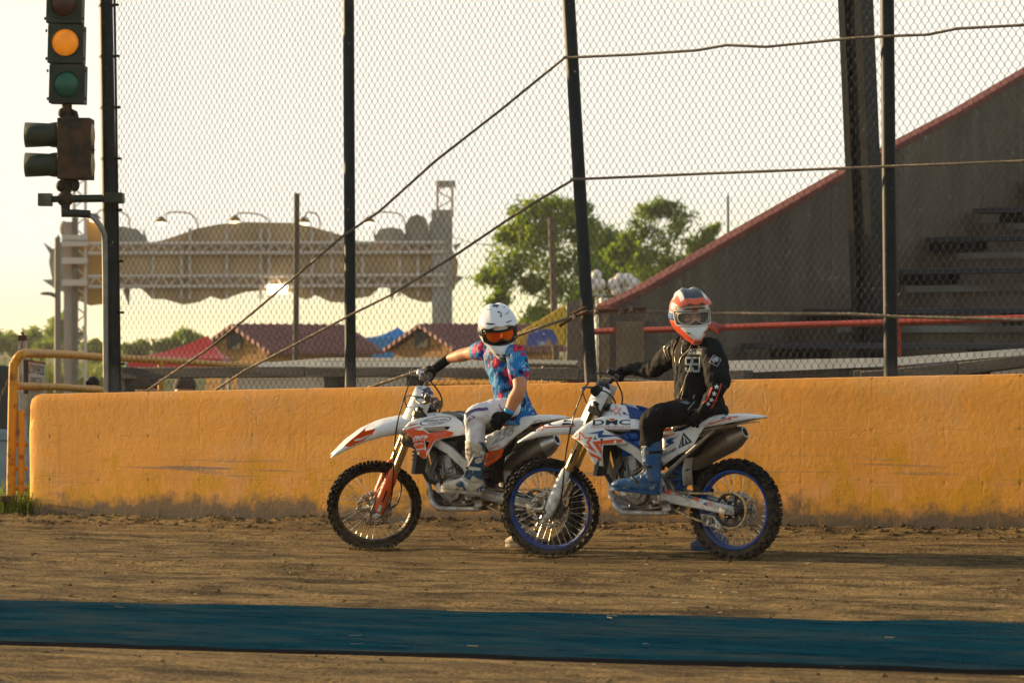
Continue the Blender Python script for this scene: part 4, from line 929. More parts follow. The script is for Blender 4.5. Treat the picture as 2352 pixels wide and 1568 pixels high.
mb.prism([at(*C3(x, y), 75) for x, y in ((-60, 890), (180, 750), (400, 620), (590, 500), (592, 1000), (-60, 1000))], (0, 1.6, 0)); mesh('body', mb, yl, ts, world=True, bevel=.05)
g = NT('slide_pattern'); c = g.coord(); slp = g.out(g.mix(g.rng(g.noise(c, 2.6, 3), .45, .52), g.mix(g.rng(g.noise(c, 4, 2), .5, .55), (.35, .42, .5), (.42, .2, .08)), (.04, .07, .30)), .5)
vs2, f2 = fill2d([(75, -1000), (90, -950), (130, -880), (220, -800), (330, -790), (440, -810), (490, -900), (500, -1000)]); shell('pattern_panel', vs2, f2, lambda x, y: WM[ts].inverted() @ (at(*C3(x, -y), 75)+Vector((0, -.03, 0))), slp, ts)
# weeds behind the rail near the slide
def gw():
    q = wpt(random.uniform(1225, 1300), 850, random.uniform(6.2, 7.2)); q.z = .15; return q
blades('tall_weeds', 420, gw, leafmat('weed_leaf', (.16, .13, .03), (.20, .12, .035), .3), .7, 1.35, .012)
# faint overhead wires
wm_ = mat('wire_dark', (.12, .11, .09), .7)
mb = MB(); mb.tube(spline([at(1040, 545, 140), at(1110, 562, 140), at(1200, 556, 140), at(1300, 530, 140)], 6), .02, 4); tag(mesh('overhead_wire', mb, wm_, world=True), 'thin overhead wire running from the sign column behind the tree', 'wire')
# haze
hz = NT('haze'); hz.t.nodes.remove(hz.b); pv = hz.n('VolumePrincipled'); pv.inputs['Color'].default_value = (1, .94, .84, 1); pv.inputs['Density'].default_value = .00018; pv.inputs['Anisotropy'].default_value = .55
hz.l(pv.outputs[0], hz.t.nodes['Material Output'].inputs['Volume'])
mb = MB(); mb.box((0, 0, 6.5), 12000, 12000, 27); tag(mesh('haze', mb, hz.m, smooth=0), kind='stuff')
# ================================================================ motorcycles
rubber = mat('tyre_rubber', (.009, .009, .010), .7, col2=(.026, .021, .016), scale=6, lo=.58, hi=.78, bump=.3, bscale=80, spec=.12, dust=.30)
alu = mat('alloy', (.50, .49, .46), .36, .85, col2=(.36, .34, .31), scale=14, bump=.1, dust=0.6)
alud = mat('alloy_dark', (.16, .155, .15), .5, .7, col2=(.09, .085, .08), scale=18, bump=.25, dust=0.6)
blackp = mat('black_plastic', (.008, .008, .009), .5, col2=(.014, .014, .014), scale=12, spec=.2, dust=0.35)
steelb = mat('bright_steel', (.62, .60, .55), .28, 1.0, dust=0.25)
gold = mat('fork_gold', (.58, .42, .20), .3, .85, col2=(.44, .31, .14), scale=4)
chrome = mat('fork_inner', (.55, .54, .52), .12, 1.0)
goldch = mat('chain_gold', (.55, .42, .22), .4, .7, col2=(.25, .19, .11), scale=60)
whitep = mat('white_plastic', (.68, .69, .68), .36, col2=(.44, .41, .36), scale=9, lo=.52, hi=.80, coat=.15, detail=7, dust=0.62)
redp = mat('red_graphic', (.66, .070, .010), .35, coat=.25); redb = mat('red_plastic', (.66, .085, .010), .38, coat=.2, dust=0.5)
bluep = mat('blue_graphic', (.006, .07, .26), .38, coat=.2); greyg = mat('grey_graphic', (.30, .32, .345), .4); navy = mat('navy_ink', (.010, .030, .045), .45)
rimblue = mat('rim_blue', (.003, .045, .23), .4, .15, col2=(.025, .055, .13), scale=9, lo=.52, hi=.75, dust=.28); rimblack = mat('rim_black', (.015, .015, .016), .3, .5, dust=0.4)
mufm = mat('muffler_titanium', (.32, .28, .23), .42, .8, col2=(.20, .165, .13), scale=5, bump=.1, dust=0.3)
framew = mat('frame_pale', (.50, .50, .48), .38, .35, col2=(.40, .38, .35), scale=6, dust=0.65)
pipeb = mat('hose_black', (.009, .009, .010), .45)
def interp(tab, x):
    if x <= tab[0][0]: return tab[0][1]
    for (a, p), (b, q) in zip(tab, tab[1:]):
        if x <= b: return p+(q-p)*(x-a)/(b-a)
    return tab[-1][1]
YB = R(35)
FD = Vector((-math.cos(YB), math.sin(YB), 0))
WB = 1.48
def hold(o, M): WM[o] = M; return o
class Bike:
    def __init__(s, name, label, PF, phi, cropfn, wave=0):
        s.phi = phi; s.cr = cropfn
        A = Vector((1.4316, 0, .319)); n = Vector((math.cos(R(28)), 0, math.sin(R(28)))); a = Vector((-math.sin(R(28)), 0, math.cos(R(28))))
        RT = Matrix.Translation(A) @ Matrix.Rotation(phi, 4, a) @ Matrix.Translation(-A)
        s.MS = RT @ Matrix.Translation(A) @ frame_of(n, Vector((0, 1, 0)), a)       # steering frame (f, w, s) -> bike local
        s.MF = RT                                                                    # unrotated local -> rotated local
        l = (s.MS.to_3x3() @ Vector((0, 1, 0))); c = s.MS @ Vector((.055, 0, 0))
        low = c.z-.343*math.sqrt(1-l.z**2)-.012*abs(l.z)
        PR = PF-FD*WB; PR.z = gz(PR.x)-.012; P2 = Vector((PF.x, PF.y, gz(PF.x)-low-.012))
        x = (P2-PR).normalized(); y = Vector((0, 0, 1)).cross(x).normalized(); z = x.cross(y)
        s.M = Matrix.Translation(PR) @ frame_of(x, y, z); s.Mi = s.M.inverted()
        s.root = thing(name, label, 'motorcycle', s.M, 'motocross bikes by the wall')
    def loc(s, x, y, w, fr=None, conv=None):
        M = s.M @ fr if fr else s.M
        return plane_pt(M.inverted(), *(conv or s.cr)(x, y), w)
    def locw(s, x, y, wf, fr=None, conv=None):
        w = .15
        for _ in range(4):
            p = s.loc(x, y, w, fr, conv); w = wf(p.x, p.z)
        return p
    def panel(s, name, px, wf, m, parent=None, holes=(), fr=None, conv=None, thick=.006, step=.03, mirror=False, off=0.0, smooth=45):
        q = [s.locw(x, y, wf, fr, conv) for x, y in px]; o2 = [(p.x, p.z) for p in q]
        h2 = [[(p.x, p.z) for p in (s.locw(x, y, wf, fr, conv) for x, y in h)] for h in holes]
        vs, fs = fill2d(o2, h2, step)
        T_ = fr if fr else Matrix.Identity(4)
        o = shell(name, vs, fs, lambda u, v: T_ @ Vector((u, wf(u, v)+off, v)), m, parent or s.root, thick, smooth)
        if mirror: shell(name, vs, fs, lambda u, v: T_ @ Vector((u, -wf(u, v)-off, v)), m, parent or s.root, thick, smooth)
        return o
    def decal(s, name, px, wf, m, parent, fr=None, conv=None, off=.0055, step=.03, holes=()):
        return s.panel(name, px, wf, m, parent, holes, fr, conv, 0, step, off=off)
    def text(s, body, c4, wf, m, parent, fr=None, conv=None, off=.006, shear=0, bold=.0, space=1.0):
        v2, f = text2d(body, shear, bold, space); T_ = fr if fr else Matrix.Identity(4)
        (a, b, c, d) = [Vector(p) for p in c4]                       # bottom-left, bottom-right, top-right, top-left in crop pixels
        def fn(u, v):
            p = (a*(1-u)+b*u)*(1-v)+(d*(1-u)+c*u)*v; q = s.locw(p.x, p.y, wf, fr, conv); return T_ @ Vector((q.x, q.y+off, q.z))
        return shell('lettering', v2, f, fn, m, parent, smooth=0)
    def ring_outline(s, px_ring, w_): return px_ring
    def add(s, name, mb, m, parent=None, fr=None, **k):
        if fr: mb.bm.transform(fr)
        return mesh(name, mb, m, parent or s.root, **k)
def wheel(B, M, Rr, aw, rim_r, rimm, name, front):
    """M: wheel frame (x forward, y axle, z up) in bike local"""
    t = bpy.data.objects.new(name, None); COL.objects.link(t); t.parent = B.root; WM[t] = WM[B.root]
    def part(nm, mb, m, **k): mb.bm.transform(M); return mesh(nm, mb, m, t, **k)
    kn = .019; ro = Rr-kn; rb = rim_r+.004; cr_ = (ro+rb)/2; ar = (ro-rb)/2
    mb = MB(); prof = []
    for k in range(18):
        a = math.pi*(1.28-1.56*k/17); prof.append((cr_+(ar*1.0)*math.sin(a)*(1 if math.sin(a) > 0 else 1.0), aw*math.cos(a)*(1 if math.sin(a) > 0 else .88)))
    mb.lathe(prof, Matrix.Identity(4), 96, close=True)
    n = 36 if front else 32
    for k in range(n):
        for row, (y, tilt, hw_, len_, st_) in enumerate(((0.0, 0, .30, .40, .5), (.46, 26, .25, .42, 0), (-.46, -26, .25, .42, 0), (.84, 55, .24, .44, .5), (-.84, -55, .24, .44, .5))):
            a = 2*math.pi*(k+st_)/n; tz = math.sqrt(max(0, 1-y*y)); rad = cr_+ar*tz+.001
            sp = 2*math.pi*Rr/n
            c = Vector((math.cos(a)*rad, y*aw, math.sin(a)*rad)); rdir = Vector((math.cos(a), 0, math.sin(a))); tdir = Vector((-math.sin(a), 0, math.cos(a))); yd = Vector((0, 1, 0))
            q = Matrix.Rotation(R(tilt)*(1), 3, tdir)
            up = (rdir*math.cos(R(tilt))+yd*math.sin(R(tilt))).normalized(); sd = up.cross(tdir)
            j = random.uniform(.92, 1.05); L_, Wd, H_ = sp*len_, aw*hw_*1.6, kn*1.08*j
            b0, b1 = c-up*.004, c+up*H_
            ps = [b0+tdir*sx*L_/2+sd*sy*Wd/2 for sx, sy in ((-1, -1), (1, -1), (1, 1), (-1, 1))]+[b1+tdir*sx*L_*.42+sd*sy*Wd*.42 for sx, sy in ((-1, -1), (1, -1), (1, 1), (-1, 1))]
            mb.hexa(ps)
    part('tyre', mb, rubber, smooth=35)
    mb = MB(); wr = aw*.62; mb.lathe([(rim_r+.006, -wr), (rim_r+.010, -wr+.004), (rim_r-.006, -wr+.009), (rim_r-.010, 0), (rim_r-.006, wr-.009), (rim_r+.010, wr-.004), (rim_r+.006, wr), (rim_r-.006, wr-.001), (rim_r-.017, .010), (rim_r-.017, -.010), (rim_r-.006, -wr+.001)], Matrix.Identity(4), 96, close=True)
    part('rim', mb, rimm, smooth=40)
    mb = MB(); hr, hl = (.026, .034) if front else (.03, .04)
    mb.lathe([(.0, -hl-.02), (.014, -hl-.02), (.016, -hl), (hr+.022, -hl), (hr+.022, -hl+.006), (hr, -hl+.012), (hr, hl-.012), (hr+.022, hl-.006), (hr+.022, hl), (.016, hl), (.014, hl+.02), (0, hl+.02)], Matrix.Identity(4), 32)
    part('hub', mb, alud)
    # 36 crossed spokes
    sp_me = None
    for k in range(36):
        side = 1 if k % 2 else -1; a = 2*math.pi*k/36; off = R(34)*(1 if (k//2) % 2 else -1)
        p0 = Vector((math.cos(a+off)*(hr+.018), side*(hl-.003), math.sin(a+off)*(hr+.018))); p1 = Vector((math.cos(a)*(rim_r-.02), side*.004, math.sin(a)*(rim_r-.02)))
        mb = MB(); pe = p1+(p0-p1).normalized()*.028; mb.tube([p0, pe], .0017, 5); mb.tube([pe, p1], .0034, 6); part('spoke', mb, steelb, smooth=0)
    # wave disc
    side = 1 if front else -1; rd = .130 if front else .118; yd = side*(hl+.016)
    out = [((rd+.0045*math.cos(12*2*math.pi*k/144))*math.cos(2*math.pi*k/144), (rd+.0045*math.cos(12*2*math.pi*k/144))*math.sin(2*math.pi*k/144)) for k in range(144)]
    holes = []
    for k in range(6):
        a0, a1 = 2*math.pi*k/6+.15, 2*math.pi*(k+1)/6-.15; ri, r2 = .052, rd-.032
        holes.append([(ri*math.cos(a0+.22), ri*math.sin(a0+.22)), (r2*math.cos(a0), r2*math.sin(a0)), (r2*1.03*math.cos((a0+a1)/2), r2*1.03*math.sin((a0+a1)/2)), (r2*math.cos(a1), r2*math.sin(a1)), (ri*math.cos(a1-.22), ri*math.sin(a1-.22))])
    for k in range(36):
        a = 2*math.pi*k/36; r_ = rd-.010-(.009 if k % 2 else 0); holes.append([(r_*math.cos(a)+.0042*math.cos(q), r_*math.sin(a)+.0042*math.sin(q)) for q in (0, 1.26, 2.51, 3.77, 5.03)])
    vs, fs = fill2d(out, holes); o = shell('brake_disc', vs, fs, lambda x, y: M @ Vector((x, yd, y)), mat('disc_steel', (.42, .38, .32), .35, .9), t, .004, smooth=30)
    if not front:                              # sprocket on the left
        nt_ = 49; rs = .118; pts = []
        for k in range(nt_*4):
            a = 2*math.pi*k/(nt_*4); r_ = rs+(.004, .0015, -.005, .0015)[k % 4]; pts.append((r_*math.cos(a), r_*math.sin(a)))
        holes = []
        for k in range(6):
            a0, a1 = 2*math.pi*k/6+.14, 2*math.pi*(k+1)/6-.14; holes.append([(.062*math.cos(a0), .062*math.sin(a0)), (.098*math.cos(a0), .098*math.sin(a0)), (.102*math.cos((a0+a1)/2), .102*math.sin((a0+a1)/2)), (.098*math.cos(a1), .098*math.sin(a1)), (.062*math.cos(a1), .062*math.sin(a1)), (.058*math.cos((a0+a1)/2), .058*math.sin((a0+a1)/2))])
        vs, fs = fill2d(pts, holes); shell('sprocket', vs, fs, lambda x, y: M @ Vector((x, .066, y)), mat('sprocket_dark', (.03, .03, .032), .35, .6), t, .006, smooth=30)
        for k in range(6):
            a = 2*math.pi*k/6; mb = MB(); c = Vector((.05*math.cos(a), .07, .05*math.sin(a))); mb.cyl(c, c+Vector((0, .007, 0)), .0065, n=6); part('sprocket_bolt', mb, steelb)
        mb = MB(); mb.lathe([(0, .05), (.045, .05), (.045, .064), (.03, .075), (0, .075)], Matrix.Identity(4), 28); part('sprocket_carrier', mb, alud)
    return t
def build_bike(B, c):
    MS, MF = B.MS, B.MF; I = Matrix.Identity(4)
    P = lambda f, w, s: Vector((f, w, s))
    # wheels
    wheel(B, MS @ Matrix.Translation((.055, 0, 0)) @ Matrix.Rotation(R(28), 4, 'Y'), .346, .041, .281, c['rim'], 'front_wheel', True)
    wheel(B, Matrix.Translation((0, 0, .338)), .341, .054, .256, c['rim'], 'rear_wheel', False)
    # fork
    for sd in (1, -1):
        mb = MB(); mb.cyl(P(.025, sd*.105, .335), P(.025, sd*.105, .84), .0275, n=20); mb.cyl(P(.025, sd*.105, .33), P(.025, sd*.105, .352), .031, n=20); mb.cyl(P(.025, sd*.105, .376), P(.025, sd*.105, .384), .0290, n=20)
        leg = B.add('fork_leg', mb, gold, fr=MS, smooth=50)
        mb = MB(); mb.cyl(P(.025, sd*.105, .03), P(.025, sd*.105, .335), .0235, n=18); B.add('fork_slider', mb, chrome, leg, fr=MS, smooth=50)
        mb = MB(); mb.hexa([P(f, sd*w_, s_) for s_ in (-.04, .075) for f, w_ in ((-.012, .082), (.085, .082), (.085, .118), (-.012, .118))]); mb.cyl(P(.055, sd*.08, 0), P(.055, sd*.135, 0), .021, n=14); mb.cyl(P(.055, sd*.13, 0), P(.055, sd*.142, 0), .013, n=6); B.add('axle_lug', mb, alud if c['kind'] == 1 else alud, leg, fr=MS, bevel=.004)
        mb = MB(); mb.cyl(P(.025, sd*.105, .838), P(.025, sd*.105, .856), .024, n=12); B.add('fork_cap', mb, blackp, leg, fr=MS)
        # guard: wraps the front and outer side of the slider
        rows = []
        for i in range(9):
            s_ = -.055+.43*i/8; row = []; rr = interp([(-.055, .022), (-.02, .036), (.1, .045), (.28, .042), (.34, .032), (.375, .012)], s_)
            for k in range(9):
                a = R(-60+200*k/8); row.append(P(.025+rr*math.cos(a)*1.05+.006, sd*(.105+rr*math.sin(a)*1.0), s_))
            rows.append(row)
        mb = MB(); mb.sheet(rows); gd = B.add('fork_guard', mb, c['guard'], fr=MS, solid=.004, smooth=60)
        if sd == 1 and c['kind'] == 1:
            mb = MB(); rows2 = [[P(p.x*1+(.003), p.y+.003, p.z) for p in r_] for r_ in rows[:2]]; mb.sheet(rows2); B.add('guard_tip', mb, whitep, gd, fr=MS, solid=.004, smooth=60)
            mb = MB(); mb.sheet([[P(.025+.047*math.cos(a)*1.05+.008, .105+.047*math.sin(a)+.001, s_) for a in (R(70), R(85), R(98))] for s_ in (.02, .07)]); B.add('guard_emblem', mb, whitep, gd, fr=MS)
            mb = MB(); mb.sheet([[P(.025+.047*math.cos(a)*1.05+.008, .105+.047*math.sin(a)+.001, s_) for a in (R(78), R(86), R(94))] for s_ in (.1, .19)]); B.add('guard_slot', mb, blackp, gd, fr=MS)
    for s_, f0, wd in ((.575, .02, .15), (.80, .02, .15)):
        mb = MB(); mb.box((f0-.005, 0, s_), .085, wd*1.9, .042); mb.cyl(P(.025, .105, s_-.024), P(.025, .105, s_+.024), .040, n=18); mb.cyl(P(.025, -.105, s_-.024), P(.025, -.105, s_+.024), .040, n=18); B.add('triple_clamp', mb, alud, fr=MS, bevel=.006)
    mb = MB(); mb.cyl(P(0, 0, .56), P(0, 0, .83), .035, n=16); B.add('steering_stem', mb, alud, fr=MS)
    # handlebar
    bar = spline([P(.01, -.40, 1.005), P(.03, -.23, .98), P(.055, -.13, .91), P(.06, -.05, .885), P(.06, .05, .885), P(.055, .13, .91), P(.03, .23, .98), P(.01, .40, 1.005)], 6)
    if c['kind'] == 1: bar = [p+Vector((-.045, 0, .0)) for p in bar]
    mb = MB(); mb.tube(bar, .0135, 10); hb = B.add('handlebar', mb, c['bar'], fr=MS, smooth=60)
    for sd in (1, -1):
        e = P(.01, sd*.405, 1.005); i_ = P(.024, sd*.285, .988)
        if c['kind'] == 1: e.x -= .045; i_.x -= .045
        mb = MB(); mb.cyl(i_, e, .0175, n=14); mb.cyl(e-(e-i_).normalized()*.012, e, .020, n=14)
        d_ = (e-i_).normalized(); mb.cyl(i_-d_*.006, i_, .030, n=16)
        if sd == 1: mb.cyl(e-d_*.02, e-d_*.008, .034, n=18)
        B.add('grip', mb, c['grip'], hb, fr=MS)
        mb = MB(); pc = P(.03, sd*.235, .98); mb.box(pc, .04, .05, .04); mb.tube([pc+Vector((.03, 0, -.005)), pc+Vector((.085, sd*.03, -.02)), pc+Vector((.085, sd*.10, -.02)), pc+Vector((.062, sd*.165, -.012))], [.009, .008, .007, .006], 8); B.add('lever', mb, alud, hb, fr=MS, smooth=50)
        if sd == -1: mb = MB(); mb.box(pc+Vector((.035, .035, .035)), .05, .06, .04); B.add('reservoir', mb, c['pad'] if c['kind'] == 1 else blackp, hb, fr=MS, bevel=.008)
    mb = MB(); mb.ell(P(.050 if c['kind'] == 2 else .005, 0, .935), .055, .105 if c['kind'] == 1 else .08, .050, nu=16, nv=10); pad = B.add('bar_pad', mb, c['pad'], hb, fr=MS, smooth=70)
    mb = MB(); mb.box(P(.055, .035, .868), .05, .035, .055); mb.box(P(.055, -.035, .868), .05, .035, .055); B.add('bar_clamp', mb, alud, hb, fr=MS, bevel=.005)
    for pts, r_ in (([P(.09, -.2, .985), P(.13, -.10, .99), P(.15, .03, .90), P(.14, .08, .70), P(.095, .125, .50), P(.05, .155, .36), P(.0, .155, .2), P(-.03, .12, .06)], .0055),
                    ([P(.09, .2, .955), P(.15, .1, .90), P(.10, .02, .80), P(-.06, .03, .74), P(-.11, .05, .62)], .005), ([P(.06, .24, .965), P(-.02, .14, .96), P(-.09, .04, .88), P(-.10, .03, .7)], .0055), ([P(.06, -.24, .965), P(.0, -.05, 1.02), P(-.12, .03, .93), P(-.12, .02, .72)], .006), ([P(.04, .13, .86), P(-.05, .17, .80), P(-.10, .10, .70)], .008)):
        mb = MB(); mb.tube(spline(pts, 7), r_, 6); B.add('hose', mb, pipeb, fr=MS, smooth=60)
    mb = MB(); mb.tube([P(-.07, .06, .80), P(-.1, .09, .74)], .022, 8); mb.box(P(-.075, .02, .84), .06, .12, .05); mb.box(P(-.08, .06, .70), .05, .05, .10); B.add('control_box', mb, blackp, hb, fr=MS, bevel=.008)
    # front number plate
    rows = []
    for i in range(8):
        t = i/7; s_ = .595+.37*t; hw = interp([(0, .09), (.35, .135), (.7, .130), (1, .085)], t); row = []
        for k in range(9): q = -1+2*k/8; row.append(P(.105-.012*t+(-.125)*q*q, hw*q, s_))
        rows.append(row)
    mb = MB(); mb.sheet(rows); npl = B.add('number_plate', mb, whitep, fr=MS, solid=.004, smooth=70)
    if c['kind'] == 1:
        for a0, a1, sg in ((.0, .16, 1), (0, .16, -1)):
            mb = MB(); rws = []
            for i in range(4):
                t = .0+.2*i/3; s_ = .595+.37*t; hw = interp([(0, .075), (.35, .115)], t); rws.append([P(.109-.012*t-.125*q*q, hw*q+.001*sg, s_) for q in (sg*(.35+.5*t), sg*.7, sg*1.0)])
            mb.sheet(rws); B.add('plate_graphic', mb, redp, npl, fr=MS)
    else:
        mb = MB(); mb.sheet([[P(.109-.012*t-.125*q*q, .11*q, .595+.37*t) for q in (.45, .6, .8)] for t in (.3, .45, .6)]); B.add('plate_graphic', mb, mat('plate_print', (.42, .36, .36), .4, col2=(.55, .15, .1), scale=40, lo=.5, hi=.56), npl, fr=MS)
    if c['kind'] == 2:
        lf = lambda f, s_, q: P(.025+.0285*math.cos(q), .105+.0285*math.sin(q), s_)
        mb = MB(); mb.sheet([[lf(0, s_, R(a)) for a in (60, 80, 100, 120)] for s_ in (.70, .78)]); B.add('fork_sticker', mb, mat('sticker_green', (.05, .055, .01), .5), fr=MS)
        mb = MB(); mb.sheet([[lf(0, s_, R(a)) for a in (60, 80, 100, 120)] for s_ in (.612, .668)]); B.add('fork_sticker', mb, whitep, fr=MS)
        mb = MB(); mb.face([mb.v(P(.025+.029*math.cos(R(a)), .105+.029*math.sin(R(a))+.001, s_)) for a, s_ in ((62, .62), (118, .62), (90, .662))]); B.add('fork_sticker', mb, navy, fr=MS)
        mb = MB(); mb.sheet([[lf(0, s_, R(a)) for a in (70, 85, 100)] for s_ in (.395, .5)]); B.add('fork_sticker', mb, navy, fr=MS)
    # front fender
    fs_ = c['ffender']
    rows = []; uu = [fs_[0][0]+(fs_[-1][0]-fs_[0][0])*i/16 for i in range(17)]
    col_ = lambda j: [(r_[0], r_[j]) for r_ in fs_]
    for u in uu:
        v, hw, dr = interp(col_(1), u), interp(col_(2), u), interp(col_(3), u)
        rows.append([Vector((u-.02*(1-abs(q)), hw*q, v+h_*dr)) for q, h_ in ((-1, -1), (-.99, -.5), (-.94, -.12), (-.7, .04), (-.35, .10), (0, .13), (.35, .10), (.7, .04), (.94, -.12), (.99, -.5), (1, -1))])
    mb = MB(); mb.sheet(rows); ff = B.add('front_fender', mb, whitep, fr=MF, solid=.005, smooth=60)
    wff = lambda u, v: interp(col_(2), u)+.001
    # rear fender
    rows = []; rf = c['rfender']; uu = [rf[0][0]+(rf[-1][0]-rf[0][0])*i/18 for i in range(19)]; rc = lambda j: [(r_[0], r_[j]) for r_ in rf]
    rcs = lambda j: sorted(rc(j))
    for u in uu:
        v, hw, dr = interp(rcs(1), u), interp(rcs(2), u), interp(rcs(3), u)
        rows.append([Vector((u, hw*q, v+h_*dr)) for q, h_ in ((-1, -1), (-1, -.5), (-.95, -.08), (-.7, .06), (-.3, .12), (0, .13), (.3, .12), (.7, .06), (.95, -.08), (1, -.5), (1, -1))])
    mb = MB(); mb.sheet(rows); rfo = B.add('rear_fender', mb, whitep, solid=.006, smooth=60)
    wrf = lambda u, v: interp(rcs(2), u)+.002
    # seat and tank
    def body(name, secs, m, **k):
        mb = MB(); rings = []
        for u, top, bot, hw in secs:
            r_ = []
            for a in range(20):
                t = 2*math.pi*a/20; ca, sa = math.cos(t), math.sin(t); r_.append(Vector((u, hw*abs(ca)**.75*(1 if ca > 0 else -1), (top+bot)/2+(top-bot)/2*abs(sa)**.7*(1 if sa > 0 else -1))))
            rings.append(r_)
        mb.loft(rings); return B.add(name, mb, m, smooth=50, **k)
    st = body('seat', c['seat'], c['seatm']); tkb = body('tank_cover', c['tank'], c['tankm'])
    # shrouds, side plates
    ws_ = lambda u, v: interp([(.45, .105), (.6, .12), (.75, .15), (.9, .195), (1.02, .232), (1.10, .228), (1.18, .20), (1.26, .165)], u)-.85*max(0, v-.90)-.18*max(0, .72-v)
    sh = B.panel('shroud', c['shroud'], ws_, whitep, holes=c['sholes'], conv=c['sconv'], mirror=True, thick=.007)
    wp_ = lambda u, v: interp([(-.15, .10), (0, .118), (.2, .137), (.4, .142), (.6, .14)], u)-.10*max(0, .82-v)-.25*max(0, v-.92)
    pl = B.panel('side_plate', c['plate'], wp_, whitep, conv=c['pconv'], mirror=True, thick=.006)
    c['extra'](B, dict(ws=ws_, wp=wp_, wff=wff, wrf=wrf, shroud=sh, plate=pl, ff=ff, rf=rfo, seat=st, tank=tkb, bar=hb, pad=pad))
    # frame
    for sd in (1, -1):
        mb = MB(); pts = [(1.06, sd*.045, .885), (.90, sd*.11, .83), (.70, sd*.128, .735), (.56, sd*.125, .62), (.50, sd*.118, .48), (.47, sd*.11, .33)]
        for a, b in zip(pts, pts[1:]): mb.beam(a, b, .034, .062, (0, 1, 0) if False else (0, 0, 1))
        for p in pts[1:-1]: mb.cyl(Vector(p)-Vector((0, .017, 0)), Vector(p)+Vector((0, .017, 0)), .031, n=16)
        B.add('frame_spar', mb, framew, bevel=.006)
        mb = MB(); mb.tube(spline([(1.05, 0, .82), (1.0, sd*.02, .60), (.945, sd*.055, .46), (.90, sd*.085, .365), (.82, sd*.098, .322), (.70, sd*.10, .318), (.47, sd*.105, .318)], 6), .019, 12); B.add('frame_cradle', mb, framew, smooth=60)
        mb = MB(); mb.tube([(.56, sd*.10, .80), (.30, sd*.095, .85), (.02, sd*.085, .90)], .014, 8); mb.tube([(.50, sd*.11, .56), (.30, sd*.10, .72), (.10, sd*.09, .87)], .014, 8); B.add('subframe', mb, alu)
        mb = MB(); pp = [(.52, sd*.112, .445), (.20, sd*.118, .405), (-.02, sd*.112, .345)]
        mb.hexa([Vector((u, sd*y_, v)) for u, y_, v in ((.53, .095, .40), (.53, .135, .40), (.53, .135, .485), (.53, .095, .485))]+[Vector((u, sd*y_, v)) for u, y_, v in ((-.05, .100, .305), (-.05, .135, .305), (-.05, .135, .365), (-.05, .100, .365))])
        sw = B.add('swingarm', mb, c['swing'], bevel=.008)
        mb = MB(); mb.box((-.005, sd*.138, .337), .085, .008, .045); mb.cyl((0, sd*.13, .338), (0, sd*.155, .338), .016, n=6); B.add('axle_block', mb, alu, sw, bevel=.003)
        if sd == 1:
            c['swingd'](B, sw)
        mb = MB(); mb.box((.47, sd*.185, .395), .055, .10, .022); mb.beam((.49, sd*.115, .40), (.47, sd*.15, .395), .02, .03); B.add('footpeg', mb, alud, bevel=.004)
        mb = MB(); mb.tube(spline([(.49, sd*.13, .36), (.62, sd*.145, .345), (.70, sd*.15, .365), (.72, sd*.19, .372)], 5), .008, 8); B.add('foot_lever', mb, alud, smooth=60)
        # radiator
        mb = MB(); mb.box((.955, sd*.145, .70), .035, .125, .26, Matrix.Rotation(R(-12), 4, 'Y')); 
        for k in range(9): mb.box((.975, sd*.145, .585+.029*k), .03, .128, .006, Matrix.Rotation(R(-30), 4, 'Y'))
        mb.box((.955, sd*.145, .838), .045, .12, .03); B.add('radiator', mb, mat('radiator_grey', (.055, .057, .06), .5, .5), bevel=.003)
    # engine
    eng = []
    mb = MB(); mb.cyl((.66, -.10, .445), (.66, .10, .445), .125, n=28); mb.cyl((.52, -.09, .455), (.52, .09, .455), .095, n=24); mb.hexa([Vector(p) for p in ((.50, -.085, .34), (.80, -.085, .34), (.80, .085, .34), (.50, .085, .34), (.50, -.085, .56), (.80, -.085, .56), (.80, .085, .56), (.50, .085, .56))])
    en = B.add('engine_case', mb, alud, bevel=.01)
    mb = MB(); mb.cyl((.70, .09, .455), (.70, .128, .455), .092, .080, n=28); mb.cyl((.70, .128, .455), (.70, .136, .455), .045, n=20); mb.cyl((.555, .08, .43), (.555, .115, .43), .05, n=20)
    for k in range(8): a = 2*math.pi*k/8; mb.cyl((.70+.083*math.cos(a), .125, .455+.083*math.sin(a)), (.70+.083*math.cos(a), .134, .455+.083*math.sin(a)), .008, n=6)
    B.add('engine_cover', mb, mat('cover_grey', (.26, .255, .245), .45, .7, col2=(.17, .165, .155), scale=12, bump=.15, dust=0.6), en, bevel=.004)
    MC = Matrix.Translation((.735, 0, .56)) @ Matrix.Rotation(R(8), 4, 'Y')
    mb = MB(); mb.box((0, 0, .07), .15, .165, .16); [mb.box((0, 0, .03+.06*k), .154, .170, .012) for k in range(2)]; mb.box((.0, .088, .07), .06, .012, .11); [mb.cyl((q_, .08, z_), (q_, .094, z_), .008, n=6) for q_ in (-.055, .055) for z_ in (.0, .14)]; mb.box((.06, .09, .05), .03, .02, .1); mb.box((-.05, .09, .06), .025, .02, .12); B.add('cylinder', mb, mat('cylinder_grey', (.32, .315, .30), .5, .6, col2=(.20, .195, .185), scale=14, bump=.2, dust=0.5), fr=MC, bevel=.004)
    mb = MB(); mb.box((0, 0, .195), .165, .17, .09); mb.cyl((.02, -.09, .2), (.02, .09, .2), .045, n=18); B.add('cylinder_head', mb, c['headm'], fr=MC, bevel=.012)
    mb = MB(); mb.box((0, 0, .275), .13, .15, .07); mb.cyl((.03, .05, .27), (.03, .092, .27), .03, n=14); B.add('valve_cover', mb, c['headm'], fr=MC, bevel=.02)
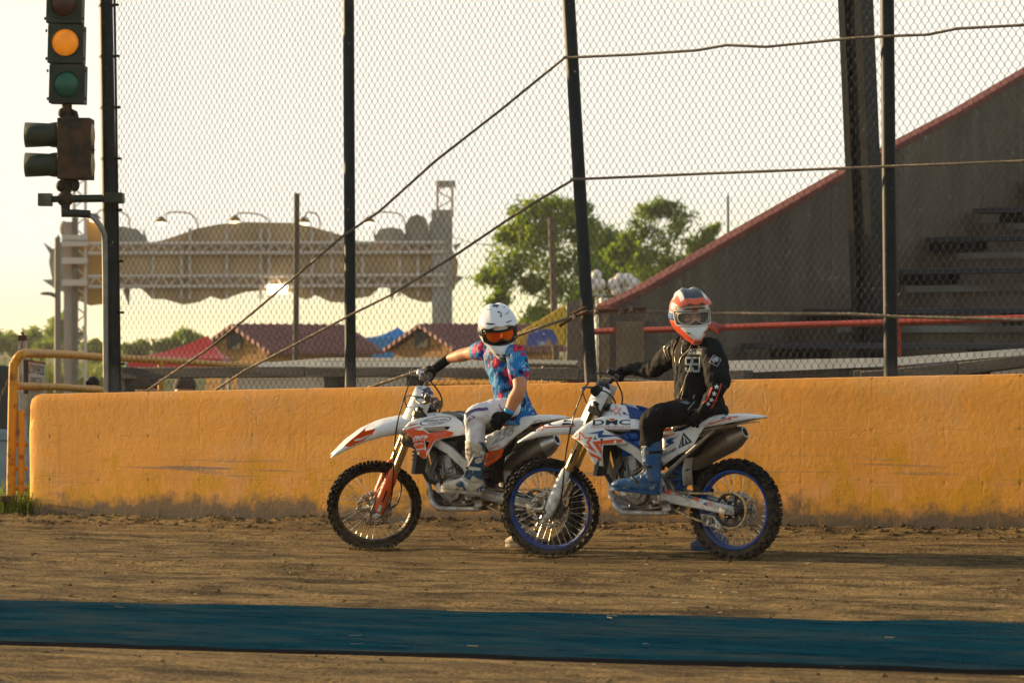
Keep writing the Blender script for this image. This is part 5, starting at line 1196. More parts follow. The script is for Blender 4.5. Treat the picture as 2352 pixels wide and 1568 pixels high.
    mb = MB(); mb.box((.14, .05, -.02), .13, .09, .035, Matrix.Rotation(R(-12), 4, 'Y')); [mb.cyl((.10+.025*k, .10, -.02-.004*k), (.10+.025*k, .115, -.02-.004*k), .006, n=6) for k in range(4)]
    mb.tube(spline([(.09, .06, .16), (.15, .06, .10), (.17, .07, .0), (.12, .08, -.06)], 5), .02, 10); mb.tube(spline([(.05, .10, .14), (.12, .11, .05), (.05, .115, -.04), (-.02, .11, -.07)], 5), .008, 8); B.add('water_pump', mb, alud, fr=MC, smooth=50)
    mb = MB(); mb.tube(spline([(.82, -.02, .72), (.90, -.06, .68), (.90, -.12, .60), (.78, -.16, .55), (.55, -.15, .58), (.42, -.15, .64)], 6), .023, 12); B.add('exhaust_header', mb, mufm, smooth=60)
    mb = MB(); mb.hexa([Vector(p) for p in ((.98, -.05, .42), (.88, -.07, .315), (.88, .07, .315), (.98, .05, .42), (.985, -.05, .455), (.86, -.08, .345), (.86, .08, .345), (.985, .05, .455))]); mb.box((.70, 0, .308), .36, .15, .012); B.add('skid_plate', mb, c['skid'], bevel=.006)
    for pts, r_, m_ in (([(.86, .10, .60), (.80, .135, .56), (.78, .125, .48)], .013, pipeb), ([(.93, .14, .58), (.90, .12, .52), (.84, .09, .50)], .015, pipeb), ([(.66, .09, .80), (.70, .12, .72), (.66, .13, .62), (.58, .12, .56)], .007, pipeb), ([(.95, .05, .86), (.86, .11, .78), (.82, .12, .68), (.80, .10, .60)], .006, pipeb), ([(.60, .10, .70), (.64, .13, .64), (.72, .13, .60)], .005, pipeb)):
        mb = MB(); mb.tube(spline([Vector(p) for p in pts], 6), r_, 8); B.add('hose', mb, m_, smooth=60)
    mb = MB(); mb.cyl((.60, -.06, .68), (.60, .06, .68), .045, n=18); mb.box((.60, .075, .70), .05, .04, .06); mb.cyl((.56, .05, .62), (.56, .10, .62), .026, n=14); B.add('throttle_body', mb, alud, bevel=.004)
    mb = MB(); mb.cyl((.80, .05, .47), (.80, .13, .47), .04, n=18); mb.box((.60, .10, .52), .12, .03, .03); [mb.cyl((.52+.05*k, .10, .385+.012*(k % 2)), (.52+.05*k, .122, .385+.012*(k % 2)), .009, n=6) for k in range(5)]; mb.cyl((.60, .09, .36), (.60, .12, .36), .018, n=10); B.add('engine_fitting', mb, alu, en, bevel=.003)
    # dark insides: airbox, throttle body, shock with spring, inner fender, mud flap
    mb = MB(); mb.hexa([Vector(p) for p in ((.30, -.06, .70), (.58, -.08, .62), (.58, .08, .62), (.30, .06, .70), (.20, -.07, .90), (.58, -.085, .89), (.58, .085, .89), (.20, .07, .90))]); B.add('airbox', mb, blackp, bevel=.01)
    mb = MB(); mb.hexa([Vector(p) for p in ((.58, -.055, .60), (.93, -.05, .62), (.93, .05, .62), (.58, .055, .60), (.58, -.07, .90), (1.0, -.05, .93), (1.0, .05, .93), (.58, .07, .90))]); B.add('fuel_tank', mb, blackp, bevel=.01)
    mb = MB(); mb.cyl((.44, 0, .42), (.40, 0, .86), .028, n=14); mb.tube([(.435-.03*t/60+.052*math.cos(t*.62), .052*math.sin(t*.62), .47+.32*t/60) for t in range(61)], .0085, 6); B.add('shock', mb, c['shock'], smooth=50)
    mb = MB(); mb.sheet([[(u, -y_, v) for y_ in (-.06, -.03, .03, .06)] for u, v in ((.37, .50), (.375, .60), (.35, .70), (.28, .80), (.16, .88), (-.06, .91), (-.16, .92))]); B.add('inner_fender', mb, c['inner'], solid=.005, smooth=60)
    # muffler
    m0, m1 = B.loc(*c['muf'][0], -.12, conv=c['mconv']), B.loc(*c['muf'][1], -.12, conv=c['mconv']); dv = (m1-m0).normalized(); a_ = Vector((0, 1, 0)); b_ = dv.cross(a_).normalized(); L = (m1-m0).length
    def sec(t, ra, rb): ra *= 1.12; rb *= 1.1; return [m0+dv*t+a_*ra*math.cos(2*math.pi*k/24)+b_*rb*math.sin(2*math.pi*k/24) for k in range(24)]
    mb = MB(); mb.loft([sec(-.05, .03, .03), sec(0, .045, .05), sec(.05, .06, .074), sec(L*.74, .06, .076), sec(L*.745, .0625, .0785), sec(L*.765, .0625, .0785)]); mo = B.add('muffler', mb, mufm, smooth=40)
    mb = MB(); mb.loft([sec(L*.765, .060, .076), sec(L*.86, .055, .068), sec(L*.95, .042, .05), sec(L, .034, .04), sec(L, .024, .026), sec(L*.93, .022, .024)], caps=False); B.add('end_cap', mb, c['capm'], mo, smooth=50)
    mb = MB(); mb.loft([sec(L*.935, .024, .026), sec(L*.94, .024, .026)]); B.add('outlet_dark_plug', mb, mat('outlet_dark', (.004, .004, .004), .95), mo)  # black plug paints the dark depth of the hole
    mb = MB(); [mb.ell(sec(L*.75, .064, .080)[k], .005, .005, .005, nu=6, nv=5) for k in (15, 18, 21, 6)]; B.add('rivet', mb, steelb, mo)
    # chain with guide
    cs, rs_, cf, rf_ = Vector((0, .338)), .118, Vector((.545, .432)), .036; path = []
    aT = math.radians(78); n1 = 26
    pT0, pT1 = cf+Vector((math.cos(R(100)), math.sin(R(100))))*rf_, cs+Vector((math.cos(R(88)), math.sin(R(88))))*rs_
    for k in range(40): t = k/40; q = pT0.lerp(pT1, t); q.y -= .012*math.sin(math.pi*t); path.append(q)
    for k in range(38): a = R(88+194*k/38); path.append(cs+Vector((math.cos(a), math.sin(a)))*rs_)
    pB0, pB1 = cs+Vector((math.cos(R(282)), math.sin(R(282))))*rs_, cf+Vector((math.cos(R(280)), math.sin(R(280))))*rf_
    gq = Vector((.16, .245))
    for k in range(12): path.append(pB0.lerp(gq, k/12))
    for k in range(28): t = k/28; q = gq.lerp(pB1, t); q.y -= .015*math.sin(math.pi*t); path.append(q)
    for k in range(5): a = R(280-360+180*k/5); path.append(cf+Vector((math.cos(a), math.sin(a)))*rf_)
    P3 = resample([Vector((p.x, .066, p.y)) for p in path]+[Vector((path[0].x, .066, path[0].y))], .0132); mb = MB()
    for i in range(len(P3)-1):
        wd = .016 if i % 2 else .010; mb.beam(P3[i]-(P3[i+1]-P3[i])*.2, P3[i+1]+(P3[i+1]-P3[i])*.2, wd, .013, (0, 0, 1) if abs((P3[i+1]-P3[i]).normalized().z) < .95 else (1, 0, 0))
    B.add('chain', mb, goldch, smooth=0)
    vs, fs = fill2d([(.225, .315), (.115, .30), (.035, .195), (.05, .185), (.13, .225), (.20, .235)], [[(.20, .30), (.165, .295), (.185, .25)], [(.15, .292), (.125, .288), (.10, .235), (.165, .24)], [(.11, .275), (.075, .228), (.09, .225)]])
    for y_ in (.086, .046): shell('chain_guide', vs, fs, lambda u, v, y_=y_: Vector((u, y_, v)), c['guide'], B.root, .004)
    mb = MB(); mb.box((.12, .0, .10), .0001, .0001, .0001); mb.bm.free()
    # caliper
    mb = MB(); mb.box((-.02, .06, .03), .07, .05, .10, Matrix.Rotation(R(-20), 4, 'Y')); mb.cyl((-.03, .06, .055), (-.03, .10, .055), .022, n=14); mb.cyl((-.02, .06, .005), (-.02, .10, .005), .022, n=14); mb.box((.01, .09, .0), .05, .02, .04); B.add('brake_caliper', mb, c['calm'], fr=MS, bevel=.006)
    mb = MB(); mb.tube(spline([P(.0, .105, .3), P(-.055, .12, .25), P(-.075, .12, .12), P(-.05, .10, .06)], 5), .006, 6); B.add('hose', mb, pipeb, fr=MS, smooth=60)
Z1, Z2 = crop(780, 680, 2.2406), crop(1200, 680, 2.2405)
C7, D1, C8, Z6, C6, C3b = crop(1340, 960, 4.6133), crop(980, 1000, 12.0625), crop(1560, 980, 4.0194), crop(1020, 980, 4.1275), crop(1280, 1000, 13.069), crop(1380, 1010, 13.067)
D9 = crop(1420, 880, 9.8)
def bolt(px, py, k=1.0): return [(px-15*k, py+8*k), (px-2*k, py-2*k), (px-5*k, py-8*k), (px+15*k, py-10*k), (px+3*k, py), (px+6*k, py+6*k)]
def star_ring(cx_, cy_, r, t_, rot=-90, inner=.42): return star(cx_, cy_, r, rot, inner), star(cx_, cy_, r*t_, rot, inner)
# ---------------------------------------------------------------- bike in front (blue rims)
def extra2(B, k):
    ws_, wp_, ff, sh, pl = k['ws'], k['wp'], k['ff'], k['shroud'], k['plate']
    d = lambda px, m, nm='graphic', conv=C7, wf=ws_, par=sh, **kw: B.decal(nm, px, wf, m, par, conv=conv, **kw)
    # star at the tip, chevrons and bolts (C3b pixels)
    d([(460, 520), (655, 745), (870, 725), (695, 905), (775, 1050), (625, 990), (615, 1020), (1035, 1255), (780, 915), (870, 725)][:6]+[(615, 1015), (1035, 1255), (770, 915), (868, 728)][:0], redp, conv=C3b) if False else None
    for poly in ([(455, 520), (655, 752), (868, 728), (868, 760), (770, 918), (1035, 1258), (618, 1015), (628, 990), (778, 1058), (690, 905), (775, 770), (645, 790), (490, 625), (487, 640), (500, 830), (385, 832), (338, 795), (445, 785)],
                 [(865, 882), (1600, 805), (1830, 820), (1830, 905), (1075, 965), (1185, 1150), (1180, 1310)], [(755, 1195), (1170, 1408), (1168, 1505), (1060, 1450), (1000, 1400), (840, 1335)]): d(poly, redp, conv=C3b)
    for poly in ([(690, 632), (1200, 520), (1250, 552), (1180, 660), (1568, 668), (1900, 660), (1990, 690), (1568, 710), (1075, 765), (1045, 680), (1060, 620)], [(250, 715), (350, 690), (365, 590), (378, 600), (360, 715), (255, 735)], [(515, 462), (530, 475), (660, 660), (640, 640)]): d(poly, bluep, conv=C3b)
    d([(905, 810), (1020, 810), (965, 715)], navy, conv=C3b); 
    o_, i_ = star(0, 0, 1), star(0, 0, 1)
    # lettering
    B.text('DMC', ((497, 358), (922, 352), (925, 294), (502, 294)), ws_, navy, sh, conv=C7, bold=.022, space=1.02)
    d([(683, 282), (752, 282), (718, 318)], redp, conv=C7, off=.0075)
    B.text('MOTORSPORTS', ((485, 388), (922, 392), (922, 366), (487, 362)), ws_, mat('dusty_red_ink', (.40, .10, .09), .5), sh, conv=C7, space=1.05)
    mb = MB(); p = B.locw(755, 545, ws_, conv=C7); mb.cyl(p+Vector((0, .002, 0)), p+Vector((0, .010, 0)), .011, n=14); B.add('shroud_bolt', mb, steelb, sh)
    # tank cover side with star
    wt_ = lambda u, v: interp([(.7, .118), (.85, .135), (1.0, .135)], u)-.55*max(0, v-.92)
    tp = B.panel('tank_panel', [(700, 236), (686, 180), (700, 130), (722, 112), (870, 140), (905, 235), (915, 284), (800, 300), (700, 300)], wt_, whitep, conv=C7, mirror=True)
    for poly in (star(768, 195, 68, -100, .45), ): d(poly, redp, par=tp, wf=wt_)
    d(star(768, 197, 50, -100, .45), whitep, par=tp, wf=wt_, off=.007); d(star(768, 200, 36, -100, .45), redp, par=tp, wf=wt_, off=.0085); d(star(768, 200, 26, -100, .45), whitep, par=tp, wf=wt_, off=.010)
    d([(830, 200), (850, 215), (858, 205), (900, 250), (862, 232), (856, 244), (838, 228)], bluep, par=tp, wf=wt_); d([(690, 170), (715, 185), (712, 198), (730, 212), (700, 205), (704, 192)], bluep, par=tp, wf=wt_); d([(760, 258), (800, 262), (822, 240), (815, 285)], bluep, par=tp, wf=wt_)
    bs = B.panel('seat_panel', [(872, 140), (930, 150), (1068, 205), (1030, 290), (918, 284), (906, 235)], wt_, k['seat'].data.materials[0], conv=C7, mirror=True, thick=.01)
    # side plate
    e = lambda px, m, nm='graphic', **kw: B.decal(nm, px, wp_, m, pl, conv=C8, **kw)
    e([(232, 266), (318, 258), (322, 282), (232, 296)], redp); e([(245, 335), (350, 310), (360, 318), (250, 345)], redp)
    e([(268, 380), (345, 345), (320, 368), (410, 320), (322, 385), (350, 390), (345, 405), (240, 462), (230, 462), (300, 412), (275, 405)], bluep)
    e([(440, 300), (527, 395), (388, 460)], navy, holes=[[(440, 330), (500, 392), (408, 440)]]); e([(432, 350), (440, 345), (445, 425), (420, 433)], navy); e([(452, 352), (458, 358), (485, 405), (460, 415)], navy)
    B.text('RAYA RAMPS', ((232, 548), (368, 482), (374, 445), (228, 505)), wp_, navy, pl, conv=C8, bold=.01)
    mb = MB(); p = B.locw(222, 605, wp_, conv=C8); mb.cyl(p, p+Vector((0, .012, 0)), .014, n=12); B.add('plate_bolt', mb, alud, pl)
    mb = MB(); a, b = B.loc(340, 262, .15, conv=C8), B.loc(465, 220, .145, conv=C8); mb.tube([a, b], .010, 10); mb.ell(a, .015, .012, .015, nu=8, nv=6); B.add('grab_rail', mb, alu, smooth=60)
    # fender stripes
    f = lambda px, m, conv, fr, wf, par: B.decal('graphic', px, wf, m, par, fr=fr, conv=conv, off=.004)
    f([(690, 212), (865, 165), (880, 172), (690, 225)], redp, C8, None, k['wrf'], k['rf']); f(star(892, 165, 26, -100, .4), redp, C8, None, k['wrf'], k['rf']); f([(800, 165), (850, 140), (842, 155), (870, 152), (820, 170)], bluep, C8, None, k['wrf'], k['rf']); f([(900, 150), (980, 140), (975, 150), (930, 158)], redp, C8, None, k['wrf'], k['rf']); f([(840, 125), (880, 120), (875, 132), (850, 138)], navy, C8, None, k['wrf'], k['rf'])
    f([(620, 540), (1640, 497), (1620, 528), (620, 575)], redp, C6, B.MF, k['wff'], ff)
    ro, ri = star(550, 545, 130, -95, .42), star(548, 548, 82, -95, .42); B.decal('graphic', ro, k['wff'], redp, ff, fr=B.MF, conv=C6, off=.0055, holes=[ri])
    f([(670, 455), (780, 430), (870, 418), (850, 465), (1080, 475), (760, 500), (800, 455)], bluep, C6, B.MF, k['wff'], ff); f([(190, 705), (330, 640), (320, 615), (420, 650), (380, 668), (370, 685)], bluep, C6, B.MF, k['wff'], ff)
    f([(420, 600), (460, 600), (475, 680), (455, 670)], redp, C6, B.MF, k['wff'], ff); f([(500, 690), (570, 640), (640, 625), (560, 670)], redp, C6, B.MF, k['wff'], ff)
    f([(1240, 345), (1300, 310), (1400, 325), (1570, 370), (1400, 358), (1310, 375), (1300, 395)], navy, C6, B.MF, k['wff'], ff); f([(1170, 490), (1240, 410), (1330, 405), (1480, 430), (1590, 440), (1610, 478), (1400, 470)], navy, C6, B.MF, k['wff'], ff)
def swing2(B, sw):
    wf = lambda u, v: .1365
    B.decal('graphic', [(235, 830), (262, 822), (255, 850), (262, 905), (232, 880)], wf, bluep, sw, conv=C8, off=.002); B.decal('graphic', [(262, 905), (270, 835), (285, 868), (345, 868), (300, 890), (318, 918), (275, 895)], wf, redp, sw, conv=C8, off=.002)
    B.decal('graphic', star(692, 1000, 32, -80, .42), wf, redp, sw, conv=C8, off=.002, holes=[star(692, 1001, 18, -80, .42)]); B.decal('graphic', [(625, 1000), (670, 985), (660, 1010), (672, 1028)], wf, bluep, sw, conv=C8, off=.002)
    B.text('OCTANE', ((358, 915), (585, 978), (592, 945), (368, 882)), wf, navy, sw, conv=C8, off=.002, bold=.02); B.decal('graphic', [(360, 888), (382, 894), (378, 915), (356, 908)], wf, redp, sw, conv=C8, off=.003); B.decal('graphic', [(545, 938), (590, 950), (585, 975), (540, 962)], wf, redp, sw, conv=C8, off=.003)
cfg2 = dict(kind=2, rim=rimblue, guard=whitep, bar=blackp, grip=blackp, pad=mat('pad_black', (.012, .012, .013), .5),
    ffender=[(1.10, .945, .078, .075), (1.22, .955, .09, .085), (1.36, .945, .094, .075), (1.48, .92, .085, .055), (1.58, .875, .062, .034), (1.665, .825, .028, .010)],
    rfender=[(.24, .945, .118, .07), (.08, .962, .118, .062), (-.04, .968, .105, .05), (-.12, .966, .088, .034), (-.19, .960, .062, .018), (-.245, .951, .035, .006)],
    seat=[(.86, .985, .90, .07), (.78, .995, .88, .085), (.66, .965, .86, .095), (.5, .945, .85, .105), (.34, .945, .85, .11), (.2, .955, .86, .108), (.05, .963, .90, .10), (-.01, .962, .93, .08)],
    seatm=mat('seat_blue', (.006, .045, .19), .6, bump=.2, bscale=90), tank=[(1.03, .985, .92, .04), (1.0, 1.012, .88, .085), (.92, 1.022, .86, .105), (.84, 1.008, .86, .10), (.78, .99, .86, .08)], tankm=whitep,
    shroud=[(265, 490), (375, 375), (500, 300), (700, 234), (915, 284), (1025, 290), (1022, 408), (800, 402), (618, 398), (700, 450), (880, 552), (860, 575), (612, 580), (603, 700), (618, 822), (510, 800), (470, 720), (440, 645), (380, 575), (300, 515)], sholes=[], sconv=C7,
    plate=[(228, 262), (330, 248), (338, 298), (420, 285), (560, 222), (740, 152), (650, 235), (590, 330), (530, 440), (470, 475), (370, 530), (240, 628), (207, 600), (215, 520), (235, 480)], pconv=C8,
    extra=extra2, swing=mat('swing_white', (.60, .60, .58), .4, .2, col2=(.48, .46, .43), scale=9, dust=0.6), swingd=swing2, headm=mat('head_blue', (.010, .085, .36), .4, .3), skid=framew, shock=mat('shock_blue', (.01, .06, .2), .5), muf=((1075, 1005), (1388, 838)), mconv=Z2, capm=mufm, guide=alu, calm=alud, inner=mat('inner_shaded_tan', (.40, .36, .31), .5, col2=(.32, .28, .23), scale=6))  # inner fender: tan puts warm shade into white plastic
# ---------------------------------------------------------------- red and white bike behind
def extra1(B, k):
    ws_, wp_, sh, pl, ff = k['ws'], k['wp'], k['shroud'], k['plate'], k['ff']
    d = lambda px, m, nm='graphic', conv=D1, wf=ws_, par=sh, **kw: B.decal(nm, px, wf, m, par, conv=conv, **kw)
    g1 = [(640, 528), (1300, 488), (1455, 490), (1390, 575), (1100, 640), (830, 682), (690, 590)]; g2 = [(690, 905), (835, 945), (738, 1200)]
    d([(42, 588), (400, 562), (500, 602), (665, 605), (815, 696), (1300, 598), (1550, 660), (1490, 778), (1300, 815), (1050, 862), (950, 945), (715, 1415), (655, 1425), (502, 1300), (455, 1165), (312, 790), (140, 665)], redp, holes=[[(682, 890), (700, 1200), (725, 1215), (850, 935)]])
    for poly in ([(95, 540), (300, 420), (480, 400), (540, 410), (240, 500)], [(150, 600), (300, 520), (620, 470), (600, 510), (320, 570)]): d(poly, mat('faded_red', (.55, .13, .08), .4))
    d([(395, 560), (560, 530), (635, 540), (690, 600), (500, 598)], whitep, off=.007)
    el = lambda s_: [(1012+460*s_*math.cos(a)+0*math.sin(a), 330-(75*math.cos(a))*s_-(118 if s_ == 1 else 112)*s_*math.sin(a)) for a in [2*math.pi*q/40 for q in range(40)]]
    d(el(1), navy, 'badge'); d([(x+12, y) for x, y in el(.915)], whitep, 'badge', off=.0072)
    B.text('WARRIOR WON', ((690, 362), (1375, 315), (1385, 255), (700, 300)), ws_, navy, sh, conv=D1, off=.009, shear=.25, bold=.02); B.text('LOGISTICS', ((800, 425), (1260, 400), (1265, 345), (810, 368)), ws_, navy, sh, conv=D1, off=.009, shear=.25, bold=.02)
    B.text('FRF', ((370, 880), (655, 860), (665, 750), (385, 775)), ws_, whitep, sh, conv=D1, off=.008, shear=.2, bold=.04); d([(720, 735), (815, 775), (715, 860)], whitep, off=.008); d([(668, 740), (685, 738), (690, 862), (672, 866)], whitep, off=.008); d([(695, 738), (708, 736), (712, 860), (700, 862)], whitep, off=.008)
    d([(370, 905), (660, 870), (662, 882), (372, 917)], whitep, off=.008)
    B.text('RUTTED', ((425, 1045), (655, 1010), (650, 965), (415, 995)), ws_, whitep, sh, conv=D1, off=.008, bold=.03); d([(440, 1160), (710, 1115), (718, 1160), (455, 1200)], whitep, off=.008); d([(470, 1180), (690, 1142), (690, 1150), (470, 1188)], mat('pink_line', (.5, .2, .2), .5), off=.0095)
    pk = mat('pale_pink_ink', (.60, .33, .30), .5); B.text('FRINGE', ((955, 768), (1350, 700), (1335, 635), (945, 705)), ws_, pk, sh, conv=D1, off=.008); B.text('HAIR STUDIO', ((1000, 812), (1300, 770), (1295, 742), (1000, 785)), ws_, pk, sh, conv=D1, off=.008, bold=.02)
    mb = MB(); p = B.locw(525, 1275, ws_, conv=D1); mb.cyl(p, p+Vector((0, .012, 0)), .012, n=14); B.add('shroud_bolt', mb, steelb, sh)
    # side plate number and red lower panel
    e = lambda px, m, **kw: B.decal('graphic', px, wp_, m, pl, conv=Z6, **kw)
    B.text('256', ((745, 440), (965, 330), (1000, 215), (790, 320)), wp_, greyg, pl, conv=Z6, bold=.04, shear=.12); B.text('DARLOW', ((718, 492), (818, 450), (822, 428), (722, 468)), wp_, redp, pl, conv=Z6, bold=.02, shear=.2)
    e([(905, 245), (1120, 160), (1180, 165), (1120, 180), (930, 260)], mat('plate_line', (.5, .12, .1), .5)) if False else None
    wl_ = lambda u, v: wp_(u, v)-.012
    rl = B.panel('lower_side_panel', [(690, 515), (868, 455), (842, 555), (760, 620), (688, 660), (680, 590)], wl_, redb, holes=[[(712, 590), (815, 500), (800, 540), (722, 602)]], conv=Z6, mirror=True, thick=.012)
    # front fender graphic
    f = lambda px, m, conv=crop(800, 920, 3.563), off=.004: B.decal('graphic', px, k['wff'], m, ff, fr=B.MF, conv=conv, off=off)
    f([(140, 600), (200, 545), (270, 490), (332, 438), (325, 468), (420, 446), (385, 498), (300, 555), (190, 604)], redp); f([(228, 545), (376, 496), (378, 500), (300, 535), (240, 556)], whitep, off=.0055)
    B.text('RIDE', ((268, 556), (345, 520), (345, 503), (268, 535)), k['wff'], whitep, ff, fr=B.MF, conv=crop(800, 920, 3.563), off=.006, bold=.03)
    # oval badge on the rear fender
    f2 = [(450+125*math.cos(a), 375-52*math.sin(a)-18*math.cos(a)) for a in [2*math.pi*q/28 for q in range(28)]]; B.decal('badge', f2, k['wrf'], navy, k['rf'], conv=C6, off=.004, holes=[[(450+105*math.cos(a), 375-38*math.sin(a)-15*math.cos(a)) for a in [2*math.pi*q/28 for q in range(28)]]])
    wt_ = lambda u, v: interp([(.7, .118), (.85, .128), (1.0, .125)], u)-.55*max(0, v-.92)
    B.panel('tank_trim', [(950, 170), (1010, 100), (1350, 40), (1540, 60), (1700, 130), (1640, 160), (1610, 200), (1500, 125), (1100, 100), (1000, 175)], wt_, mat('tank_grey', (.16, .15, .15), .5), conv=D1, mirror=True)
def swing1(B, sw):
    wf = lambda u, v: .1365
    B.text('ACERBIS', ((800, 938), (960, 975), (962, 942), (802, 908)), wf, whitep, sw, conv=Z6, off=.002, bold=.02) if False else B.text('ACE', ((800, 938), (868, 950), (868, 920), (802, 908)), wf, whitep, sw, conv=Z6, off=.002, bold=.02)
    B.text('RIDE', ((790, 975), (868, 990), (868, 958), (792, 942)), wf, whitep, sw, conv=Z6, off=.002, bold=.02); B.text('LOGISTICS', ((680, 940), (775, 965), (775, 935), (682, 912)), wf, mat('etched', (.45, .45, .43), .5), sw, conv=Z6, off=.002)
cfg1 = dict(kind=1, rim=rimblack, guard=redb, bar=alud, grip=mat('grip_tan', (.16, .12, .08), .8, col2=(.07, .06, .05), scale=40), pad=mat('pad_foil', (.55, .55, .58), .3, .3, col2=(.05, .04, .05), scale=22, lo=.48, hi=.53),
    ffender=[(1.10, .975, .080, .075), (1.22, .985, .092, .085), (1.36, .975, .097, .075), (1.50, .935, .090, .06), (1.63, .865, .068, .040), (1.745, .78, .026, .010)],
    rfender=[(.24, .945, .118, .07), (.08, .962, .118, .062), (-.04, .968, .105, .05), (-.12, .966, .088, .034), (-.19, .960, .062, .018), (-.245, .951, .035, .006)],
    seat=[(.86, .985, .90, .07), (.78, .985, .88, .085), (.66, .965, .86, .095), (.5, .945, .85, .105), (.34, .945, .85, .11), (.2, .955, .86, .108), (.05, .963, .90, .10), (-.01, .962, .93, .08)],
    seatm=mat('seat_black', (.016, .016, .018), .75, bump=.3, bscale=90), tank=[(1.03, .985, .92, .04), (1.0, 1.005, .88, .085), (.92, 1.012, .86, .105), (.84, 1.0, .86, .10), (.78, .985, .86, .08)], tankm=whitep,
    shroud=[(42, 585), (130, 470), (225, 370), (330, 310), (560, 255), (980, 172), (1010, 105), (1090, 95), (1350, 105), (1500, 120), (1610, 185), (1650, 260), (1815, 385), (1850, 520), (1890, 720), (1780, 745), (1600, 772), (1490, 792), (1300, 832), (1050, 882), (960, 965), (725, 1432), (650, 1442), (490, 1312), (440, 1170), (300, 800), (130, 665)],
    sholes=[[(640, 528), (1300, 488), (1455, 490), (1390, 575), (1100, 640), (830, 682), (690, 590)], [(690, 905), (835, 945), (738, 1200)]], sconv=D1,
    plate=[(680, 400), (690, 350), (760, 310), (900, 240), (1010, 195), (1120, 158), (1200, 150), (1150, 220), (1080, 280), (990, 345), (870, 450), (830, 478), (720, 502), (690, 450)], pconv=Z6,
    extra=extra1, swing=mat('swing_alloy', (.34, .34, .33), .42, .7, col2=(.24, .23, .22), scale=9, dust=0.6), swingd=swing1, headm=mat('head_black', (.035, .037, .042), .5, .3), skid=blackp, shock=mat('shock_dark', (.02, .02, .022), .5), muf=((1040, 1015), (1300, 878)), mconv=Z1, capm=alu, guide=blackp, calm=alu, inner=blackp)
cv, cf = [], []
PF2 = Vector((.283, 21.65, 0)); PF1 = at(866, 1262, 22.95); PF1.z = 0
B2 = Bike('dirt_bike', 'white and blue motocross bike with bright blue rims under the rider in black', PF2, R(20), Z2)
build_bike(B2, cfg2)
B1 = Bike('dirt_bike', 'white and red motocross bike with number 256 under the rider in a floral shirt', PF1, R(44), Z1)
build_bike(B1, cfg1)

cv, cf = [], []                            # loose dirt pushed up round the four tyres
for B_ in (B1, B2):
    for c_ in (B_.M @ Vector((0, 0, 0)), B_.M @ (B_.MS @ Vector((.055, 0, 0)))):
        for _ in range(150):
            a = random.uniform(0, 6.28); q = c_+FD*math.cos(a)*random.uniform(.05, .24)+Vector((-FD.y, FD.x, 0))*math.sin(a)*random.uniform(.04, .11); q.z = gz(q.x)+random.uniform(-.004, .008); clod(None, MWi @ q, random.uniform(.004, .013))
me = bpy.data.meshes.new('loose_dirt'); me.from_pydata(cv, [], cf); tag(finish('loose_dirt', me, dirt, None, MW, 0), kind='stuff')
# ================================================================ riders
from mathutils.bvhtree import BVHTree
def chain(mb, pts, rr, n=14, joints=True):
    P = spline(pts, 5); m = len(pts)-1; rad = []
    for i in range(len(P)):
        t = i/(len(P)-1)*m; k = min(int(t), m-1); rad.append(rr[k]+(rr[k+1]-rr[k])*(t-k))
    mb.tube(P, rad, n)
    mb.ell(P[0], rad[0], rad[0], rad[0], nu=n, nv=8); mb.ell(P[-1], rad[-1], rad[-1], rad[-1], nu=n, nv=8)
def ringat(c, A, Bv, n=24): return [c+A*math.cos(2*math.pi*k/n)+Bv*math.sin(2*math.pi*k/n) for k in range(n)]
def fuse(name, mb, m, parent, vox=.008, it=6, fac=.5, wr=0.0, wsc=.1):
    o = mesh(name, mb, m, parent, smooth=0)
    r = o.modifiers.new('r', 'REMESH'); r.mode = 'VOXEL'; r.voxel_size = vox; r.use_smooth_shade = True
    s = o.modifiers.new('s', 'SMOOTH'); s.factor = fac; s.iterations = it
    if wr:
        tx = bpy.data.textures.new(name+'_folds', 'CLOUDS'); tx.noise_scale = wsc; tx.noise_depth = 2
        d = o.modifiers.new('d', 'DISPLACE'); d.texture = tx; d.strength = wr; d.mid_level = .5; d.texture_coords = 'LOCAL'
    return o
_bv = {}
def bvh(o):
    if o not in _bv:
        dg = bpy.context.evaluated_depsgraph_get(); dg.update(); _bv[o] = BVHTree.FromObject(o, dg)
    return _bv[o]
def full_local(o): return WM[o.parent] @ o.matrix_basis if o.parent else o.matrix_basis
def hitfn(B, conv, target, off):
    """camera ray through a crop pixel onto the surface of a finished part -> point in the part's own space"""
    W_ = Matrix.Identity(4); q_ = target
    while q_ is not None and q_ is not B.rider: W_ = q_.matrix_basis @ W_; q_ = q_.parent
    W_ = WM[B.root] @ W_; Wi = W_.inverted(); t = bvh(target); o = Wi @ EYE; R3 = Wi.to_3x3(); last = [None]
    def fn(x, y):
        d = (R3 @ ray(*conv(x, y))).normalized(); loc, n, i, ds = t.ray_cast(o, d)
        if loc is None:
            base = o+d*(last[0] or 21.5); loc, n, i, ds = t.find_nearest(base)
            if loc is None: return base
            return loc+n*off
        last[0] = ds
        if n.dot(d) > 0: n = -n
        return loc+n*off
    return fn
def stick(B, nm, conv, px, target, m, parent=None, off=.003, step=10, holes=(), smooth=60):
    fn = hitfn(B, conv, target, off); vs, fs = fill2d(px, holes, step)
    return shell(nm, vs, fs, fn, m, parent or target, smooth=smooth)
def stick_text(B, body, conv, c4, target, m, off=.004, **k):
    v2, f = text2d(body, **k); a, b, c, d = [Vector(p) for p in c4]; fn = hitfn(B, conv, target, off)
    def g_(u, v): p = (a*(1-u)+b*u)*(1-v)+(d*(1-u)+c*u)*v; return fn(p.x, p.y)
    return shell('lettering', v2, f, g_, m, target, smooth=0)
